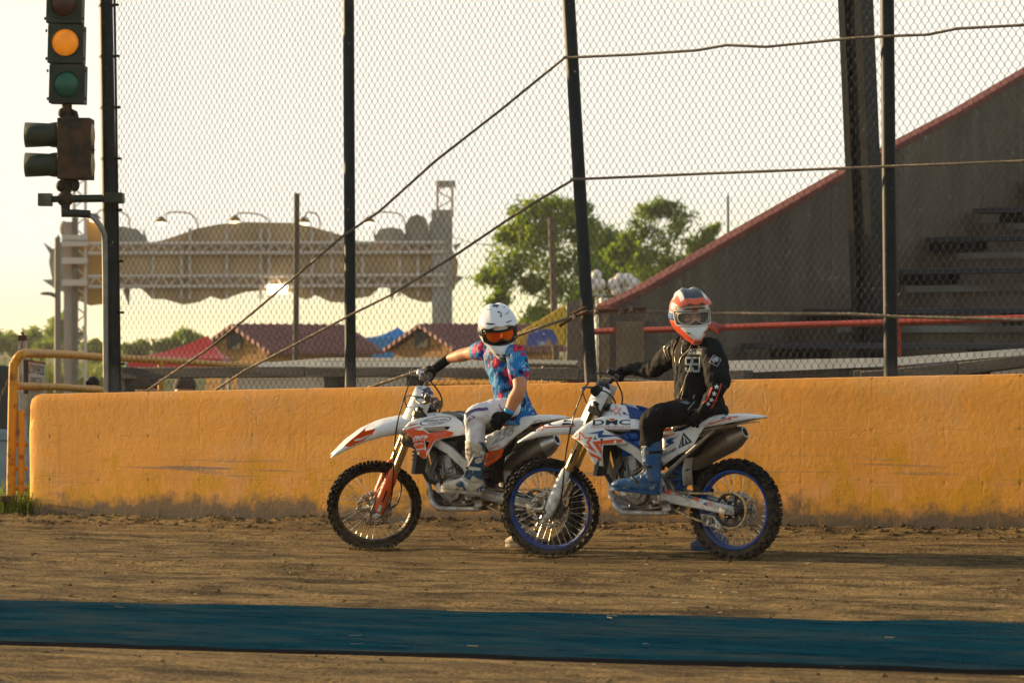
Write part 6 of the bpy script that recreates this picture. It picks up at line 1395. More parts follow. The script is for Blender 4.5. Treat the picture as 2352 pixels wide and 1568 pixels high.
def cord(B, conv, px, target, m, r=.003, off=.004, nm='drawcord'):
    fn = hitfn(B, conv, target, off); pts = [fn(*p) for p in px]; mb = MB(); mb.tube(spline(pts, 6), r, 6); return mesh(nm, mb, m, target, smooth=60)
def hand_grip(mb, G, g, W_):
    """gloved hand closed on a grip: G grip middle, g unit vector along it (towards the bar end), W_ wrist"""
    d = (W_-G); d = (d-g*d.dot(g)).normalized(); e = g.cross(d)
    pc = G+d*.040
    chain(mb, [W_, (W_+pc)/2, pc], [.034, .036, .034])
    for k in range(4):
        o = g*(.033-.022*k); L = (.95, 1.05, 1.0, .9)[k]; r = (.0115, .0120, .0118, .0105)[k]
        ang = (70, 25, -35, -100, -150) if True else ()
        P = [G+o*1.0+(d*math.cos(R(a_))+e*math.sin(R(a_)))*(.040 if i == 0 else .034*L) for i, a_ in enumerate((20, -35, -85, -140, -185))]
        mb.tube(spline(P, 4), r, 10); mb.ell(P[-1], r, r, r, nu=8, nv=6)
    mb.ell(G+d*.036-e*.004, .026, .026, .026); mb.box(G+d*.038, .001, .001, .001)
    for k in range(4): mb.ell(G+g*(.033-.022*k)+(d*math.cos(R(15))-e*math.sin(R(15)))*.044, .0145, .0145, .0145, nu=10, nv=8)
    P = [pc-g*.042+d*.01, G-g*.052+e*.026+d*.012, G-g*.050+e*.036-d*.012, G-g*.046+e*.018-d*.032]; mb.tube(spline(P, 4), .0125, 10); mb.ell(P[-1], .0125, .0125, .0125, nu=8, nv=6)
def hand_rest(mb, W_, fd, nr, th, curl=35, sc_=1.0):
    """relaxed gloved hand: fd finger direction, nr direction the palm faces, th side of the thumb"""
    fd = fd.normalized(); nr = (nr-fd*nr.dot(fd)).normalized(); sd = fd.cross(nr); sd = sd if sd.dot(th) > 0 else -sd
    pal = W_+fd*.055*sc_
    mb.loft([ringat(W_-fd*.01, sd*.029, nr*.024), ringat(W_+fd*.03*sc_, sd*.037, nr*.021), ringat(W_+fd*.075*sc_, sd*.044, nr*.019), ringat(W_+fd*.10*sc_, sd*.041, nr*.015)])
    for k in range(4):
        b = W_+fd*(.088-.004*abs(k-1.3))*sc_+sd*(.031-.0205*k); L = (.072, .082, .077, .060)[k]*sc_; r = (.0115, .0120, .0115, .0102)[k]; P = [b]; a = R(curl*(.5+.1*k)*.4); q = b
        for j, fr in enumerate((.44, .32, .24)):
            q = q+(fd*math.cos(a)+nr*math.sin(a)+sd*(.10-.07*k))*L*fr; P.append(q); a += R(curl*(.8+.12*k))
        mb.tube(spline(P, 4), [r*(1-.18*i/12) for i in range(13)], 10); mb.ell(P[-1], r*.85, r*.85, r*.85, nu=8, nv=6)
    P = [W_+fd*.022*sc_+sd*.026, W_+fd*.05*sc_+sd*.052+nr*.012, W_+fd*.082*sc_+sd*.062+nr*.022, W_+fd*.104*sc_+sd*.056+nr*.030]; mb.tube(spline(P, 4), .0125, 10); mb.ell(P[-1], .012, .012, .012, nu=8, nv=6)
# ---------------------------------------------------------------- helmet in its own frame: x forward, y left, z up
HR = [(-.176, -.100, .182, .085, .046), (-.163, -.104, .202, .108, .062), (-.122, -.095, .214, .128, .090), (-.082, -.070, .202, .138, .113), (-.050, -.042, .172, .143, .130), (.0, .0, .150, .146, .132), (.045, .04, .150, .146, .132), (.085, .08, .134, .138, .124), (.118, .114, .104, .116, .104), (.142, .140, .062, .074, .066), (.150, .149, .02, .025, .022)]
def hp(k, ph):
    zf, zb, F, Bk, W_ = HR[k]; c, s = math.cos(ph), math.sin(ph); t = (1-c)/2
    return Vector(((F if c > 0 else Bk)*c, W_*s, zf+(zb-zf)*t))
def front_f(l, u):
    zs = [r[0] for r in HR]
    k = max(0, min(len(zs)-2, next((i for i in range(len(zs)-1) if zs[i+1] >= u), len(zs)-2))); t = (u-zs[k])/(zs[k+1]-zs[k]); F = HR[k][2]+(HR[k+1][2]-HR[k][2])*t; W_ = HR[k][4]+(HR[k+1][4]-HR[k][4])*t
    return F*math.sqrt(max(.02, 1-(l/W_)**2))
def helmet(B, C, yaw, pitch, roll, style, skinm):
    f = Vector((math.sin(R(yaw)), -math.cos(R(yaw)), 0)); u = Vector((0, 0, 1)); l = u.cross(f)
    q = Matrix.Rotation(R(pitch), 3, l); f, u = q @ f, q @ u
    q = Matrix.Rotation(R(roll), 3, f); l, u = q @ l, q @ u
    Mh = B.Mi @ (Matrix.Translation(C) @ frame_of(f, l, u) @ Matrix.Scale(1.03, 4))
    n = 64; rows = [[hp(k, 2*math.pi*i/n) for i in range(n)] for k in range(len(HR))]
    mb = MB(); rv = [[mb.v(p) for p in r] for r in rows]
    for k in range(len(HR)-1):
        for i in range(n):
            ph = (i+.5)/n*360; ph = ph-360 if ph > 180 else ph
            if k in (4, 5) and abs(ph) < 62: continue      # eye port
            mb.face([rv[k][i], rv[k][(i+1) % n], rv[k+1][(i+1) % n], rv[k+1][i]])
    mb.face(rv[-1])
    h = mesh('helmet', mb, style['shell'], B.rider, smooth=0, sub=2); h.matrix_basis = Mh; h.data.shade_smooth()
    sm_ = h.modifiers.new('t', 'SOLIDIFY'); sm_.thickness = .012; sm_.offset = -1
    def H(nm, mb, m, **k): return mesh(nm, mb, m, h, **k)
    # port edge trim and inner liner
    mb = MB(); mb.ell((.0, 0, .0), .118, .112, .12, nu=24, nv=14); bm = mb.bm
    for v in list(bm.verts):
        if v.co.x > .07 and abs(v.co.z) < .07: bm.verts.remove(v)
    H('liner', mb, mat('liner_black', (.010, .010, .011), .85), smooth=60)
    edge = []
    for k, i0 in ((3, 48), ): pass
    pts = [hp(6, R(a)) for a in range(-62, 63, 6)]+[hp(5, R(62))]+[hp(4, R(a)) for a in range(62, -63, -6)]+[hp(5, R(-62))]
    mb = MB(); mb.tube([p*1.004 for p in pts], .0065, 8, close=True); H('port_trim', mb, style['trim'], smooth=60)
    # goggles: frame with a lens hole, lens, strap
    gm = lambda a, z, k=0.0: Vector(((.150+k-.10*z*z*30*.02)*math.cos(a*.92)-.012*abs(a)**2, (.126+k*.5)*math.sin(a), z))
    out = [(-1.0, .034), (-.6, .043), (0, .044), (.6, .043), (1.0, .034), (1.05, 0), (.96, -.030), (.6, -.047), (.31, -.048), (.15, -.035), (0, -.020), (-.15, -.035), (-.31, -.048), (-.6, -.047), (-.96, -.030), (-1.05, 0)]
    inn = [(-.80, .026), (-.5, .033), (0, .034), (.5, .033), (.80, .026), (.86, 0), (.78, -.024), (.55, -.038), (.32, -.038), (.16, -.024), (0, -.010), (-.16, -.024), (-.32, -.038), (-.55, -.038), (-.78, -.024), (-.86, 0)]
    inn = [(a*1.06, z*1.05) for a, z in inn]
    sx = lambda P_: [(a*.1, z) for a, z in P_]
    vs, fs = fill2d(sx(out), [sx(inn)], .012); gf_ = shell('goggle_frame', vs, fs, lambda a, z: gm(a*10, z, .004), style['gog'], h, .012, smooth=50)
    vs, fs = fill2d(sx([(a*1.02, z*1.02) for a, z in inn]), (), .010); shell('goggle_lens', vs, fs, lambda a, z: gm(a*10, z, .001), style['lens'], gf_ if False else h, 0, smooth=80)
    if style.get('gog2'):
        mb = MB(); mb.tube([gm(a, z, .011) for a, z in inn], .0032, 6, close=True); H('goggle_rim', mb, style['gog2'], smooth=60)
        mb = MB(); mb.tube([gm(a*1.1, z*1.12, .010) for a, z in inn], .0028, 6, close=True); H('goggle_rim', mb, style['gog3'], smooth=60)
    for sd in (1, -1):
        mb = MB(); rws = []
        for a in range(52, 178, 9):
            p0 = hp(5, R(sd*a)); k = 1.025 if a > 66 else .99+.0; rws.append([Vector((p0.x*k, p0.y*k, z)) for z in (-.02, -.007, .007, .022)])
        mb.sheet(rws); H('goggle_strap', mb, style['strap'], solid=.003, smooth=60)
    # peak
    tab = [(-.075, .152, .055, .012), (-.03, .170, .085, .030), (.03, .176, .108, .055), (.085, .164, .124, .072), (.130, .142, .124, .060), (.165, .118, .112, .036), (.190, .096, .092, .018)]
    rws = []
    for fx, z, hw, dr in tab:
        row = []
        for k in range(17):
            q_ = -1+2*k/16; a = abs(q_); ridge = .010*max(0, 1-abs(a-.45)/.18) if fx > -.05 else 0
            row.append(Vector((fx-.018*a*a, hw*q_, z-dr*a**2.6-.006*(a < .25)+ridge)))
        rws.append(row)
    mb = MB(); mb.sheet(rws); pk = H('peak', mb, style['peak'], solid=.006, smooth=60, sub=1)
    # chin vents on the front
    def fd(nm, poly, m, k=.006, st=.008):
        vs, fs = fill2d(poly, (), st); return shell(nm, vs, fs, lambda y, z: Vector((front_f(y, z)+k, y, z)), m, h, .003, smooth=60)
    style['front'](fd, H, h, pk)
    return h, Mh
def head(mbx, Mh, big=.92):
    """head with face, sits inside the helmet; added to the body shapes"""
    T3 = lambda x, y, z: Mh @ Vector((x*big, y*big, z*big))
    rows = [(-.125, .045, .05, .045), (-.105, .085, .065, .058), (-.07, .098, .075, .066), (-.03, .102, .085, .071), (.0, .100, .09, .073), (.035, .104, .093, .075), (.07, .09, .09, .07), (.10, .06, .07, .052), (.115, .025, .03, .025)]
    rings = [[T3((F if math.cos(a) > 0 else Bk)*math.cos(a), W_*math.sin(a), z) for a in [2*math.pi*k/20 for k in range(20)]] for z, F, Bk, W_ in rows]
    mbx.loft(rings)
    mbx.tube([T3(.100, 0, .018), T3(.118, 0, -.012), T3(.128, 0, -.034), T3(.112, 0, -.044)], [.010, .012, .015, .010], 8)
    for s in (1, -1):
        mbx.ell(T3(.098, s*.032, .028), .012, .018, .008, nu=10, nv=6); mbx.ell(T3(.088, s*.045, -.025), .018, .018, .016, nu=10, nv=8); mbx.ell(T3(-.005, s*.076, -.01), .015, .008, .026, nu=10, nv=8)
    mbx.ell(T3(.100, 0, -.070), .010, .024, .006, nu=10, nv=6); mbx.ell(T3(.098, 0, -.078), .010, .02, .006, nu=10, nv=6)
def eyes(B, body, Mh, big=.92):
    for s in (1, -1):
        T3 = lambda x, y, z: Mh @ Vector((x*big, y*big, z*big))
        mb = MB(); mb.ell(T3(.0905, s*.032, .005), .0125, .0125, .0125, nu=14, nv=10); e = mesh('eye', mb, mat('eye_white', (.38, .33, .30), .3), body, smooth=80)
        mb = MB(); mb.ell(T3(.1005, s*.032+.002, .005), .0055, .0062, .0062, nu=10, nv=8); mesh('iris', mb, mat('iris_dark', (.03, .035, .04), .15), body, smooth=80)
        mb = MB(); mb.tube([T3(.103, s*.014, .026), T3(.107, s*.032, .031), T3(.098, s*.05, .026)], [.003, .0045, .002], 6); mesh('eyebrow', mb, mat('brow_brown', (.06, .035, .02), .8), body, smooth=60)
skin = mat('skin', (.42, .185, .090), .55, col2=(.48, .225, .115), scale=14, bump=.12, bscale=160)
glove = mat('glove_black', (.003, .003, .004), .8, col2=(.007, .007, .008), scale=25, bump=.3, bscale=110, spec=.15)
def boot(B, nm, top, ank, heel, toe, m, solem, sd=1):
    """tall motocross boot: shaft to the ankle, foot from heel to toe"""
    ax = (toe-heel); Lf = ax.length; ax.normalize(); up = (top-ank); upn = up.normalized(); sdv = ax.cross(Vector((0, 0, 1))).normalized(); upf = sdv.cross(ax).normalized()
    if upf.z < 0: upf = -upf
    mb = MB()
    mb.loft([ringat(top, ax*.073, sdv*.068), ringat(ank+up*.75, ax*.072, sdv*.066), ringat(ank+up*.45, ax*.066, sdv*.060), ringat(ank+up*.18, ax*.060, sdv*.052), ringat(ank-up*.12, ax*.062, sdv*.050)])
    mb.loft([ringat(heel-ax*.005+upf*.05, upf*.038, sdv*.036), ringat(heel+ax*.04+upf*.058, upf*.056, sdv*.043), ringat(heel+ax*.11+upf*.068, upf*.068, sdv*.046), ringat(heel+ax*.19+upf*.050, upf*.048, sdv*.050), ringat(heel+ax*(Lf-.05)+upf*.040, upf*.036, sdv*.049), ringat(heel+ax*(Lf-.012)+upf*.034, upf*.024, sdv*.036), ringat(heel+ax*Lf+upf*.032, upf*.010, sdv*.018)])
    mb.ell(ank, .064, .054, .06); mb.ell(ank+ax*.045-upf*.01, .05, .045, .045)
    bo = fuse(nm, mb, m, B.rider, .0060, 3, wr=.009, wsc=.035)
    mb = MB(); o0 = [(-.012, .030), (-.018, 0), (-.012, -.030)]
    pr = [(-.015, .0), (-.01, .033), (.05, .041), (.12, .040), (.20, .050), (Lf-.05, .050), (Lf-.012, .034), (Lf+.008, .0)]; poly = [(a, b) for a, b in pr]+[(a, -b) for a, b in pr[-2:0:-1]]
    mb.prism([heel+ax*a+sdv*b-upf*.004 for a, b in poly], upf*.022); mesh('sole', mb, solem, bo, smooth=40, bevel=.003)
    return bo
# ================================================================ rider in black on the front bike
def rider_root(B, label): 
    B.rider = thing('person', label, 'person', B.M, 'riders sitting on the motocross bikes'); return B.rider
B = B2
rider_root(B, 'rider in black hooded jersey and orange-white helmet sitting on the blue-rimmed bike')
L = lambda x, y, w: B.loc(x, y, w)
blackc = NT('jersey_black'); c = blackc.coord(); n = blackc.noise(c, 9, 5, .6); blackm = blackc.out(blackc.mix(blackc.rng(n, .4, .7), (.0045, .005, .0065), (.009, .010, .012)), .8, blackc.bump(blackc.noise(blackc.coord(scale=(1, 1, .5)), 16, 4, .55, .6), .55, .02)); blackc.b.inputs['Specular IOR Level'].default_value = .12
pantb = mat('pants_black', (.006, .006, .007), .8, col2=(.011, .011, .012), scale=10, bump=.5, bscale=22, spec=.1)
def twist(ls, rs):
    A = (ls-rs).normalized(); Bv = A.cross(Vector((0, 0, 1))).normalized(); return A, Bv
LS, RS = L(1208, 388, .07), L(1018, 384, -.06); A_s, B_s = twist(LS, RS)
A_h = Vector((-.35, 1, 0)).normalized(); B_h = A_h.cross(Vector((0, 0, 1))).normalized(); A_m = ((A_s+A_h)/2).normalized(); B_m = A_m.cross(Vector((0, 0, 1))).normalized()
hem, waist, chest, upper, nb, nt_ = L(1146, 752, .0), L(1132, 640, 0), L(1122, 490, .0), L(1114, 415, .0), L(1106, 362, .0), L(1098, 325, .0)
GR = (B.MS @ Vector((.017, -.345, .997))); gax = (B.MS.to_3x3() @ Vector((-.03, -.40, .03))).normalized()
EL_R, EL_L = L(893, 492, -.18), L(1243, 585, .20); WR_R = GR+(EL_R-GR).normalized()*.085+Vector((0, 0, .02)); WR_L = L(1158, 722, .24)
mb = MB()
mb.loft([ringat(hem, A_h*.175, B_h*.172), ringat(waist, A_h*.178, B_h*.165), ringat((waist+chest)/2, A_m*.190, B_m*.155), ringat(chest, A_s*.195, B_s*.140), ringat(upper, A_s*.20, B_s*.122), ringat(nb, A_s*.125, B_s*.09), ringat(nt_, A_s*.075, B_s*.07)])
chain(mb, [LS-A_s*.03, LS+(EL_L-LS)*.35, LS+(EL_L-LS)*.72, LS+(EL_L-LS)*.86], [.085, .088, .087, .086])
chain(mb, [RS+A_s*.03, RS+(EL_R-RS)*.4, RS+(EL_R-RS)*.75], [.085, .080, .070])
jersey = fuse('jersey', mb, blackm, B.rider, .008, 4, wr=.026, wsc=.06)
mb = MB(); chain(mb, [LS, LS+(EL_L-LS)*.5, EL_L, EL_L+(WR_L-EL_L)*.55, WR_L], [.07, .062, .060, .050, .036]); chain(mb, [RS, RS+(EL_R-RS)*.5, EL_R, EL_R+(WR_R-EL_R)*.55, WR_R], [.07, .062, .062, .052, .036])
sleeves = fuse('undershirt', mb, blackm, B.rider, .007, 3, wr=.022, wsc=.045)
mb = MB(); chain(mb, [nt_-Vector((0, 0, .03)), nt_+Vector((0, 0, .05))], [.058, .056]); chain(mb, [LS, EL_L, WR_L], [.045, .04, .028]); chain(mb, [RS, EL_R, WR_R], [.045, .04, .028]); mb.loft([ringat(hem, A_h*.12, B_h*.1), ringat(chest, A_s*.14, B_s*.09), ringat(nb, A_s*.07, B_s*.06)])
HC = at(*crop(1620, 690, 9.8)(620, 760), (WM[B.root] @ nt_).y-.03)
g = NT('helmet_orange'); sx_ = g.n('SeparateXYZ'); tcn = g.n('TexCoord'); g.l(tcn.outputs['Object'], sx_.inputs[0]); X_, Y_, Z_ = sx_.outputs; ay = g.math('ABSOLUTE', Y_)
side = g.rng(g.math('SUBTRACT', ay, g.math('ADD', .098, g.math('MULTIPLY', Z_, .10))), -.002, .002); low = g.rng(g.math('ADD', Z_, g.math('MULTIPLY', ay, -1.0)), -.158, -.164); blk_ = g.rng(g.math('ADD', Z_, g.math('MULTIPLY', X_, .12)), -.138, -.142)
stripe = g.math('MULTIPLY', g.rng(g.math('ABSOLUTE', g.math('SUBTRACT', Z_, .005)), .030, .027), side)
col = g.mix(side, (.58, .58, .55), (.62, .115, .035)); col = g.mix(low, col, (.60, .055, .018)); col = g.mix(g.math('MULTIPLY', stripe, g.rng(X_, .05, .047)), col, (.55, .52, .48)); col = g.mix(g.math('MULTIPLY', blk_, g.rng(X_, .09, .08)), col, (.012, .012, .014))
shell2 = g.out(col, .28); g.b.inputs['Coat Weight'].default_value = .4
g = NT('peak_orange'); sx_ = g.n('SeparateXYZ'); tcn = g.n('TexCoord'); g.l(tcn.outputs['Object'], sx_.inputs[0]); X_, Y_, Z_ = sx_.outputs; ay = g.math('ABSOLUTE', Y_)
mid = g.math('MULTIPLY', g.rng(ay, .066, .063), g.math('MULTIPLY', g.rng(X_, .150, .146), g.rng(X_, .0, .004)))
sideo = g.math('MAXIMUM', g.math('MULTIPLY', g.rng(ay, .088, .092), g.rng(X_, .045, .05)), g.rng(g.math('ADD', X_, g.math('MULTIPLY', ay, .12)), .149, .152))
col = g.mix(sideo, (.60, .60, .57), (.62, .10, .04)); col = g.mix(mid, col, (.035, .042, .055)); peak2 = g.out(col, .3)
def front2(fd, H, h, pk):
    fd('mouthpiece', [(-.030, -.132), (.030, -.132), (.036, -.150), (.026, -.168), (-.026, -.168), (-.036, -.150)], redb, .012); fd('mouth_vent', [(-.016, -.142), (.016, -.142), (.018, -.152), (-.018, -.152)], mat('vent_red', (.20, .015, .006), .5), .016)
    for s in (1, -1): fd('vent', [(s*.045, -.092), (s*.070, -.082), (s*.068, -.088), (s*.048, -.100)], blackp, .007); fd('vent', [(s*.02, .054), (s*.072, .052), (s*.074, .060), (s*.02, .064)], blackp, .007)
    fd('center_vent', [(-.026, .068), (.026, .068), (.018, .045), (-.018, .045)], redb, .012); fd('vent', [(-.016, .064), (.016, .064), (.011, .052), (-.011, .052)], blackp, .016)
st2 = dict(shell=shell2, trim=mat('trim_white', (.5, .5, .47), .4), gog=mat('goggle_grey', (.15, .125, .10), .5), gog2=mat('goggle_cream', (.50, .45, .38), .4), gog3=mat('goggle_brown', (.10, .075, .055), .4), lens=mat('lens_clear', (.9, .9, .9), .05, alpha=.10, spec=.6), strap=mat('strap_blue', (.012, .06, .17), .7, col2=(.02, .12, .30), scale=30), peak=peak2, front=front2)
h2, Mh2 = helmet(B, HC, 11, 9, 4, st2, skin)
head(mb, Mh2); body2 = fuse('body', mb, skin, B.rider, .006, 2, .4); eyes(B, body2, Mh2)
# pants
HL, HRt = L(1135, 712, .10), L(1150, 712, -.10); KN, KB = L(884, 768, .255), L(872, 890, .235)
KR = Vector((.42, -.265, .56)); AR = L(1185, 1425, -.36); 
mb = MB(); mb.ell(L(1165, 728, 0), .16, .165, .10); chain(mb, [HL, HL+(KN-HL)*.5+Vector((0, 0, .008)), KN, KN+(KB-KN)*.55, KB+(KB-KN)*.2], [.098, .090, .080, .080, .070]); chain(mb, [HRt, HRt+(KR-HRt)*.5, KR, KR+(AR-KR)*.35], [.098, .088, .072, .068])
pants2 = fuse('pants', mb, pantb, B.rider, .008, 4, wr=.022, wsc=.055)
bootb = mat('boot_blue', (.005, .070, .19), .5, col2=(.045, .10, .17), scale=11, lo=.48, hi=.75, detail=7, bump=.6, bscale=26, dust=0.5)
bl2 = boot(B, 'boot', L(876, 885, .235), L(878, 1085, .235), L(905, 1178, .225), L(658, 1152, .275), bootb, mat('sole_blue', (.008, .05, .13), .7))
SR = Vector((.53, -.385, .03)); q0 = L(1098, 1482, -.40); dirf = (L(1098, 1482, -.40)-L(1240, 1482, -.38)).normalized()
br2 = boot(B, 'boot', KR+(AR-KR)*.42, AR+Vector((0, 0, .02)), q0-dirf*.285+Vector((0, 0, 0)), q0, bootb, MATS['sole_blue'])
# gloves
mb = MB(); hand_grip(mb, GR, gax, WR_R); fuse('glove', mb, glove, B.rider, .0042, 2, .4)
fdv = (L(1090, 800, .255)-WR_L); mb = MB(); chain(mb, [EL_L+(WR_L-EL_L)*.85, WR_L], [.036, .034]); hand_rest(mb, WR_L, fdv, L(1150, 760, .10)-L(1120, 760, .24), L(1060, 760, .24)-L(1150, 760, .24), 42); gl2 = fuse('glove', mb, glove, B.rider, .0042, 2, .4)
# prints
CR5 = crop(1620, 740, 6.0309); CP = crop(1660, 800, 12.0615)
ash = mat('print_grey', (.30, .32, .33), .6, col2=(.20, .22, .23), scale=60); whitei = mat('print_white', (.66, .68, .68), .6); redi = mat('print_red', (.50, .05, .03), .6)
def nine(x, y, wd, ht, t): return [(x, y+.12*ht), (x+.14*wd, y), (x+wd, y), (x+wd-.03*wd, y+.9*ht), (x+.84*wd, y+ht), (x+.2*wd, y+ht), (x+.04*wd, y+.9*ht), (x+.04*wd, y+.70*ht), (x+.04*wd+t, y+.70*ht), (x+.04*wd+t, y+.86*ht), (x+wd-t-.06*wd, y+.86*ht), (x+wd-t, y+.55*ht), (x+.16*wd, y+.55*ht), (x, y+.44*ht)], [(x+t, y+.13*ht), (x+wd-t, y+.13*ht), (x+wd-t-.01*wd, y+.42*ht), (x+t, y+.42*ht)]
for x0 in (158, 352):
    o_, i_ = nine(x0, 862 if x0 < 300 else 850, 218 if x0 < 300 else 250, 440 if x0 < 300 else 460, 52); stick(B, 'number', CP, o_, jersey, ash, holes=[i_], step=22)
stick_text(B, 'HOOLIGAN', CP, ((220, 775), (640, 785), (655, 660), (235, 650)), jersey, ash, bold=.03)
stick(B, 'print', CP, [(290, 622), (680, 632), (680, 648), (285, 638)], jersey, ash, step=20); stick(B, 'print', CP, [(215, 790), (640, 798), (640, 815), (215, 806)], jersey, ash, step=20)
stick(B, 'patch', CP, [(990, 790), (1222, 935), (1105, 1150), (858, 1025)], jersey, ash, holes=[[(1000, 818), (1195, 945), (1095, 1122), (885, 1018)]], step=20)
stick(B, 'patch', CP, [(948, 985), (955, 925), (1000, 880), (1060, 865), (1110, 890), (1135, 940), (1155, 965), (1120, 968), (1128, 1000), (1080, 1010), (1030, 990), (1025, 1030), (965, 1050), (985, 1000)], jersey, ash, step=20)
for (x, y, r, ro) in ((797, 1140, 40, -90), (782, 1230, 42, -85), (748, 1328, 42, -80), (705, 1420, 40, -72), (660, 1480, 34, -60)): stick(B, 'star', CR5, star(x, y, r, ro, .42), sleeves, whitei, step=8)
stick(B, 'stripe', CR5, [(710, 1115), (735, 1118), (735, 1180), (715, 1270), (680, 1370), (640, 1440), (585, 1480), (572, 1470), (625, 1420), (662, 1350), (697, 1255), (712, 1180)], sleeves, redi, step=10)
stick(B, 'stripe', CR5, [(848, 1112), (860, 1112), (858, 1180), (835, 1270), (800, 1370), (755, 1460), (720, 1535), (680, 1540), (700, 1520), (740, 1450), (785, 1355), (822, 1260), (845, 1170)], sleeves, redi, step=10)
cordm = mat('cord_and_gleam_tan', (.52, .40, .24), .35, .2); C5 = lambda P_, **k: cord(B, CR5, P_, jersey, cordm, **k)
C5([(428, 545), (412, 600), (380, 680), (330, 740), (262, 800), (235, 880)]); C5([(300, 480), (292, 560), (280, 640), (274, 735), (310, 745), (370, 690)]); C5([(410, 862), (395, 920), (385, 975), (345, 1060), (318, 1140), (280, 1260), (240, 1340), (212, 1410), (222, 1448)], r=.0028); C5([(330, 1060), (318, 1160), (290, 1300), (255, 1440)], r=.002)
for P_ in ([(225, 480), (185, 560), (150, 640), (135, 760), (150, 880)], [(262, 500), (215, 600), (185, 690), (170, 800), (185, 930), (190, 1040)], [(190, 490), (130, 560), (118, 650), (128, 760)], [(95, 620), (60, 660), (70, 740), (100, 820)], [(30, 640), (8, 660), (40, 770), (80, 850)]): C5(P_, r=.0022, nm='seam_fold')  # tan lines paint the sunlit gleam on the jersey's folds
stick(B, 'waistband', CR5, [(250, 1458), (330, 1440), (390, 1465), (360, 1492), (300, 1475)], pants2, mat('belt_teal', (.10, .16, .19), .5), step=10)
cord(B, CR5, [(460, 1450), (430, 1490), (390, 1530), (360, 1570)], pants2, ash, r=.003, nm='seam'); cord(B, CR5, [(458, 1345), (440, 1375), (440, 1405), (455, 1420)], jersey, ash, r=.004, nm='seam')
# boot details
so, si = star(1045, 625, 72, -105, .42), star(1045, 625, 50, -105, .42); stick(B, 'emblem', C7, so, bl2, mat('emblem_cream', (.58, .55, .38), .5), holes=[si], step=9)
for y, x0, x1 in ((662, 1120, 1270), (830, 1000, 1165)): stick(B, 'strap', C7, [(x0, y-14), (x1, y-20), (x1, y+14), (x0, y+16)], bl2, blackp, off=.006, step=10); stick(B, 'buckle', C7, [(x0-35, y-24), (x0+8, y-22), (x0+8, y+24), (x0-32, y+26)], bl2, alud, off=.010, step=10)
stick(B, 'strap', C7, [(925, 920), (1015, 990), (1005, 1015), (915, 945)], bl2, blackp, off=.006, step=10); stick(B, 'logo', C7, [(808, 1070), (850, 1050), (880, 1058), (855, 1066), (862, 1080), (845, 1072)], bl2, ash, step=8); stick_text(B, '10', C7, ((1138, 1082), (1192, 1066), (1190, 1036), (1136, 1052)), bl2, ash, bold=.03)
cord(B, C7, [(1090, 755), (1062, 775), (1060, 850), (1030, 910), (980, 950)], bl2, mat('piping_grey', (.30, .36, .36), .5), r=.003, nm='piping')
# ================================================================ rider in the floral shirt
B = B1
rider_root(B, 'rider in blue floral shirt and white helmet with orange goggles on the red-white bike')
L = lambda x, y, w: B.loc(x, y, w)
g = NT('floral_shirt'); c = g.coord(scale=(1, .35, 1)); g.b.inputs['Specular IOR Level'].default_value = .12
base = g.mix(g.rng(g.noise(c, 7, 4, .6), .38, .62), (.004, .055, .24), (.008, .16, .40)); wv = g.n('TexWave'); wv.inputs['Scale'].default_value = 26; wv.inputs['Distortion'].default_value = 9; wv.inputs['Detail'].default_value = 2; g.l(c, wv.inputs['Vector'])
base = g.mix(g.math('MULTIPLY', g.rng(wv.outputs['Fac'], .62, .85), g.rng(g.noise(g.coord(loc=(3, 1, 2)), 9, 3), .46, .55)), base, (.16, .44, .58))
base = g.mix(g.rng(g.noise(g.coord(loc=(7, 2, 5)), 12, 3), .60, .64), base, (.010, .020, .06))
def vor(scale, loc, th0, th1, colr, base, chance):
    v = g.n('TexVoronoi'); v.inputs['Scale'].default_value = scale; v.inputs['Randomness'].default_value = .9
    vec = g.n('VectorMath', operation='ADD'); nz = g.n('TexNoise'); nz.inputs['Scale'].default_value = 30; g.l(c, nz.inputs['Vector']); sc2 = g.n('VectorMath', operation='SCALE'); sc2.inputs['Scale'].default_value = .035
    g.l(nz.outputs['Color'], sc2.inputs[0]); g.l(g.coord(loc=loc, scale=(1, .35, 1)), vec.inputs[0]); g.l(sc2.outputs[0], vec.inputs[1]); g.l(vec.outputs[0], v.inputs['Vector'])
    spc = g.n('SeparateColor'); g.l(v.outputs['Color'], spc.inputs[0])
    return g.mix(g.math('MULTIPLY', g.rng(v.outputs['Distance'], th1, th0), g.rng(spc.outputs[0], chance, chance+.02, 1, 0)), base, colr)
base = vor(12, (0, 0, 0), .40, .45, (.34, .016, .055), base, .80); base = vor(12, (0, 0, 0), .27, .31, (.55, .05, .10), base, .80); base = vor(12, (0, 0, 0), .12, .16, (.22, .008, .03), base, .66)
base = vor(19, (4, 2, 1), .28, .34, (.55, .16, .22), base, .42); base = vor(14, (2, 5, 3), .26, .32, (.03, .008, .04), base, .30)
floral = g.out(base, .65, g.bump(g.noise(g.coord(scale=(1, 1, .6)), 14, 3, .5, .5), .5, .02))
wpant = mat('pants_white', (.66, .66, .69), .6, col2=(.56, .56, .60), scale=9, bump=.35, bscale=24)
LS, RS = L(1082, 412, .10), L(893, 392, -.07); A_s, B_s = twist(LS, RS)
A_h = Vector((-.45, 1, 0)).normalized(); B_h = A_h.cross(Vector((0, 0, 1))).normalized(); A_m = ((A_s+A_h)/2).normalized(); B_m = A_m.cross(Vector((0, 0, 1))).normalized()
hem, waist, chest, upper, nb, nt_ = L(1062, 735, .0), L(1048, 640, .0), L(1012, 500, .0), L(995, 430, .0), L(985, 385, .0), L(975, 345, .02)
GR = (B.MS @ Vector((-.028, -.345, .997))); gax = (B.MS.to_3x3() @ Vector((-.03, -.40, .03))).normalized()
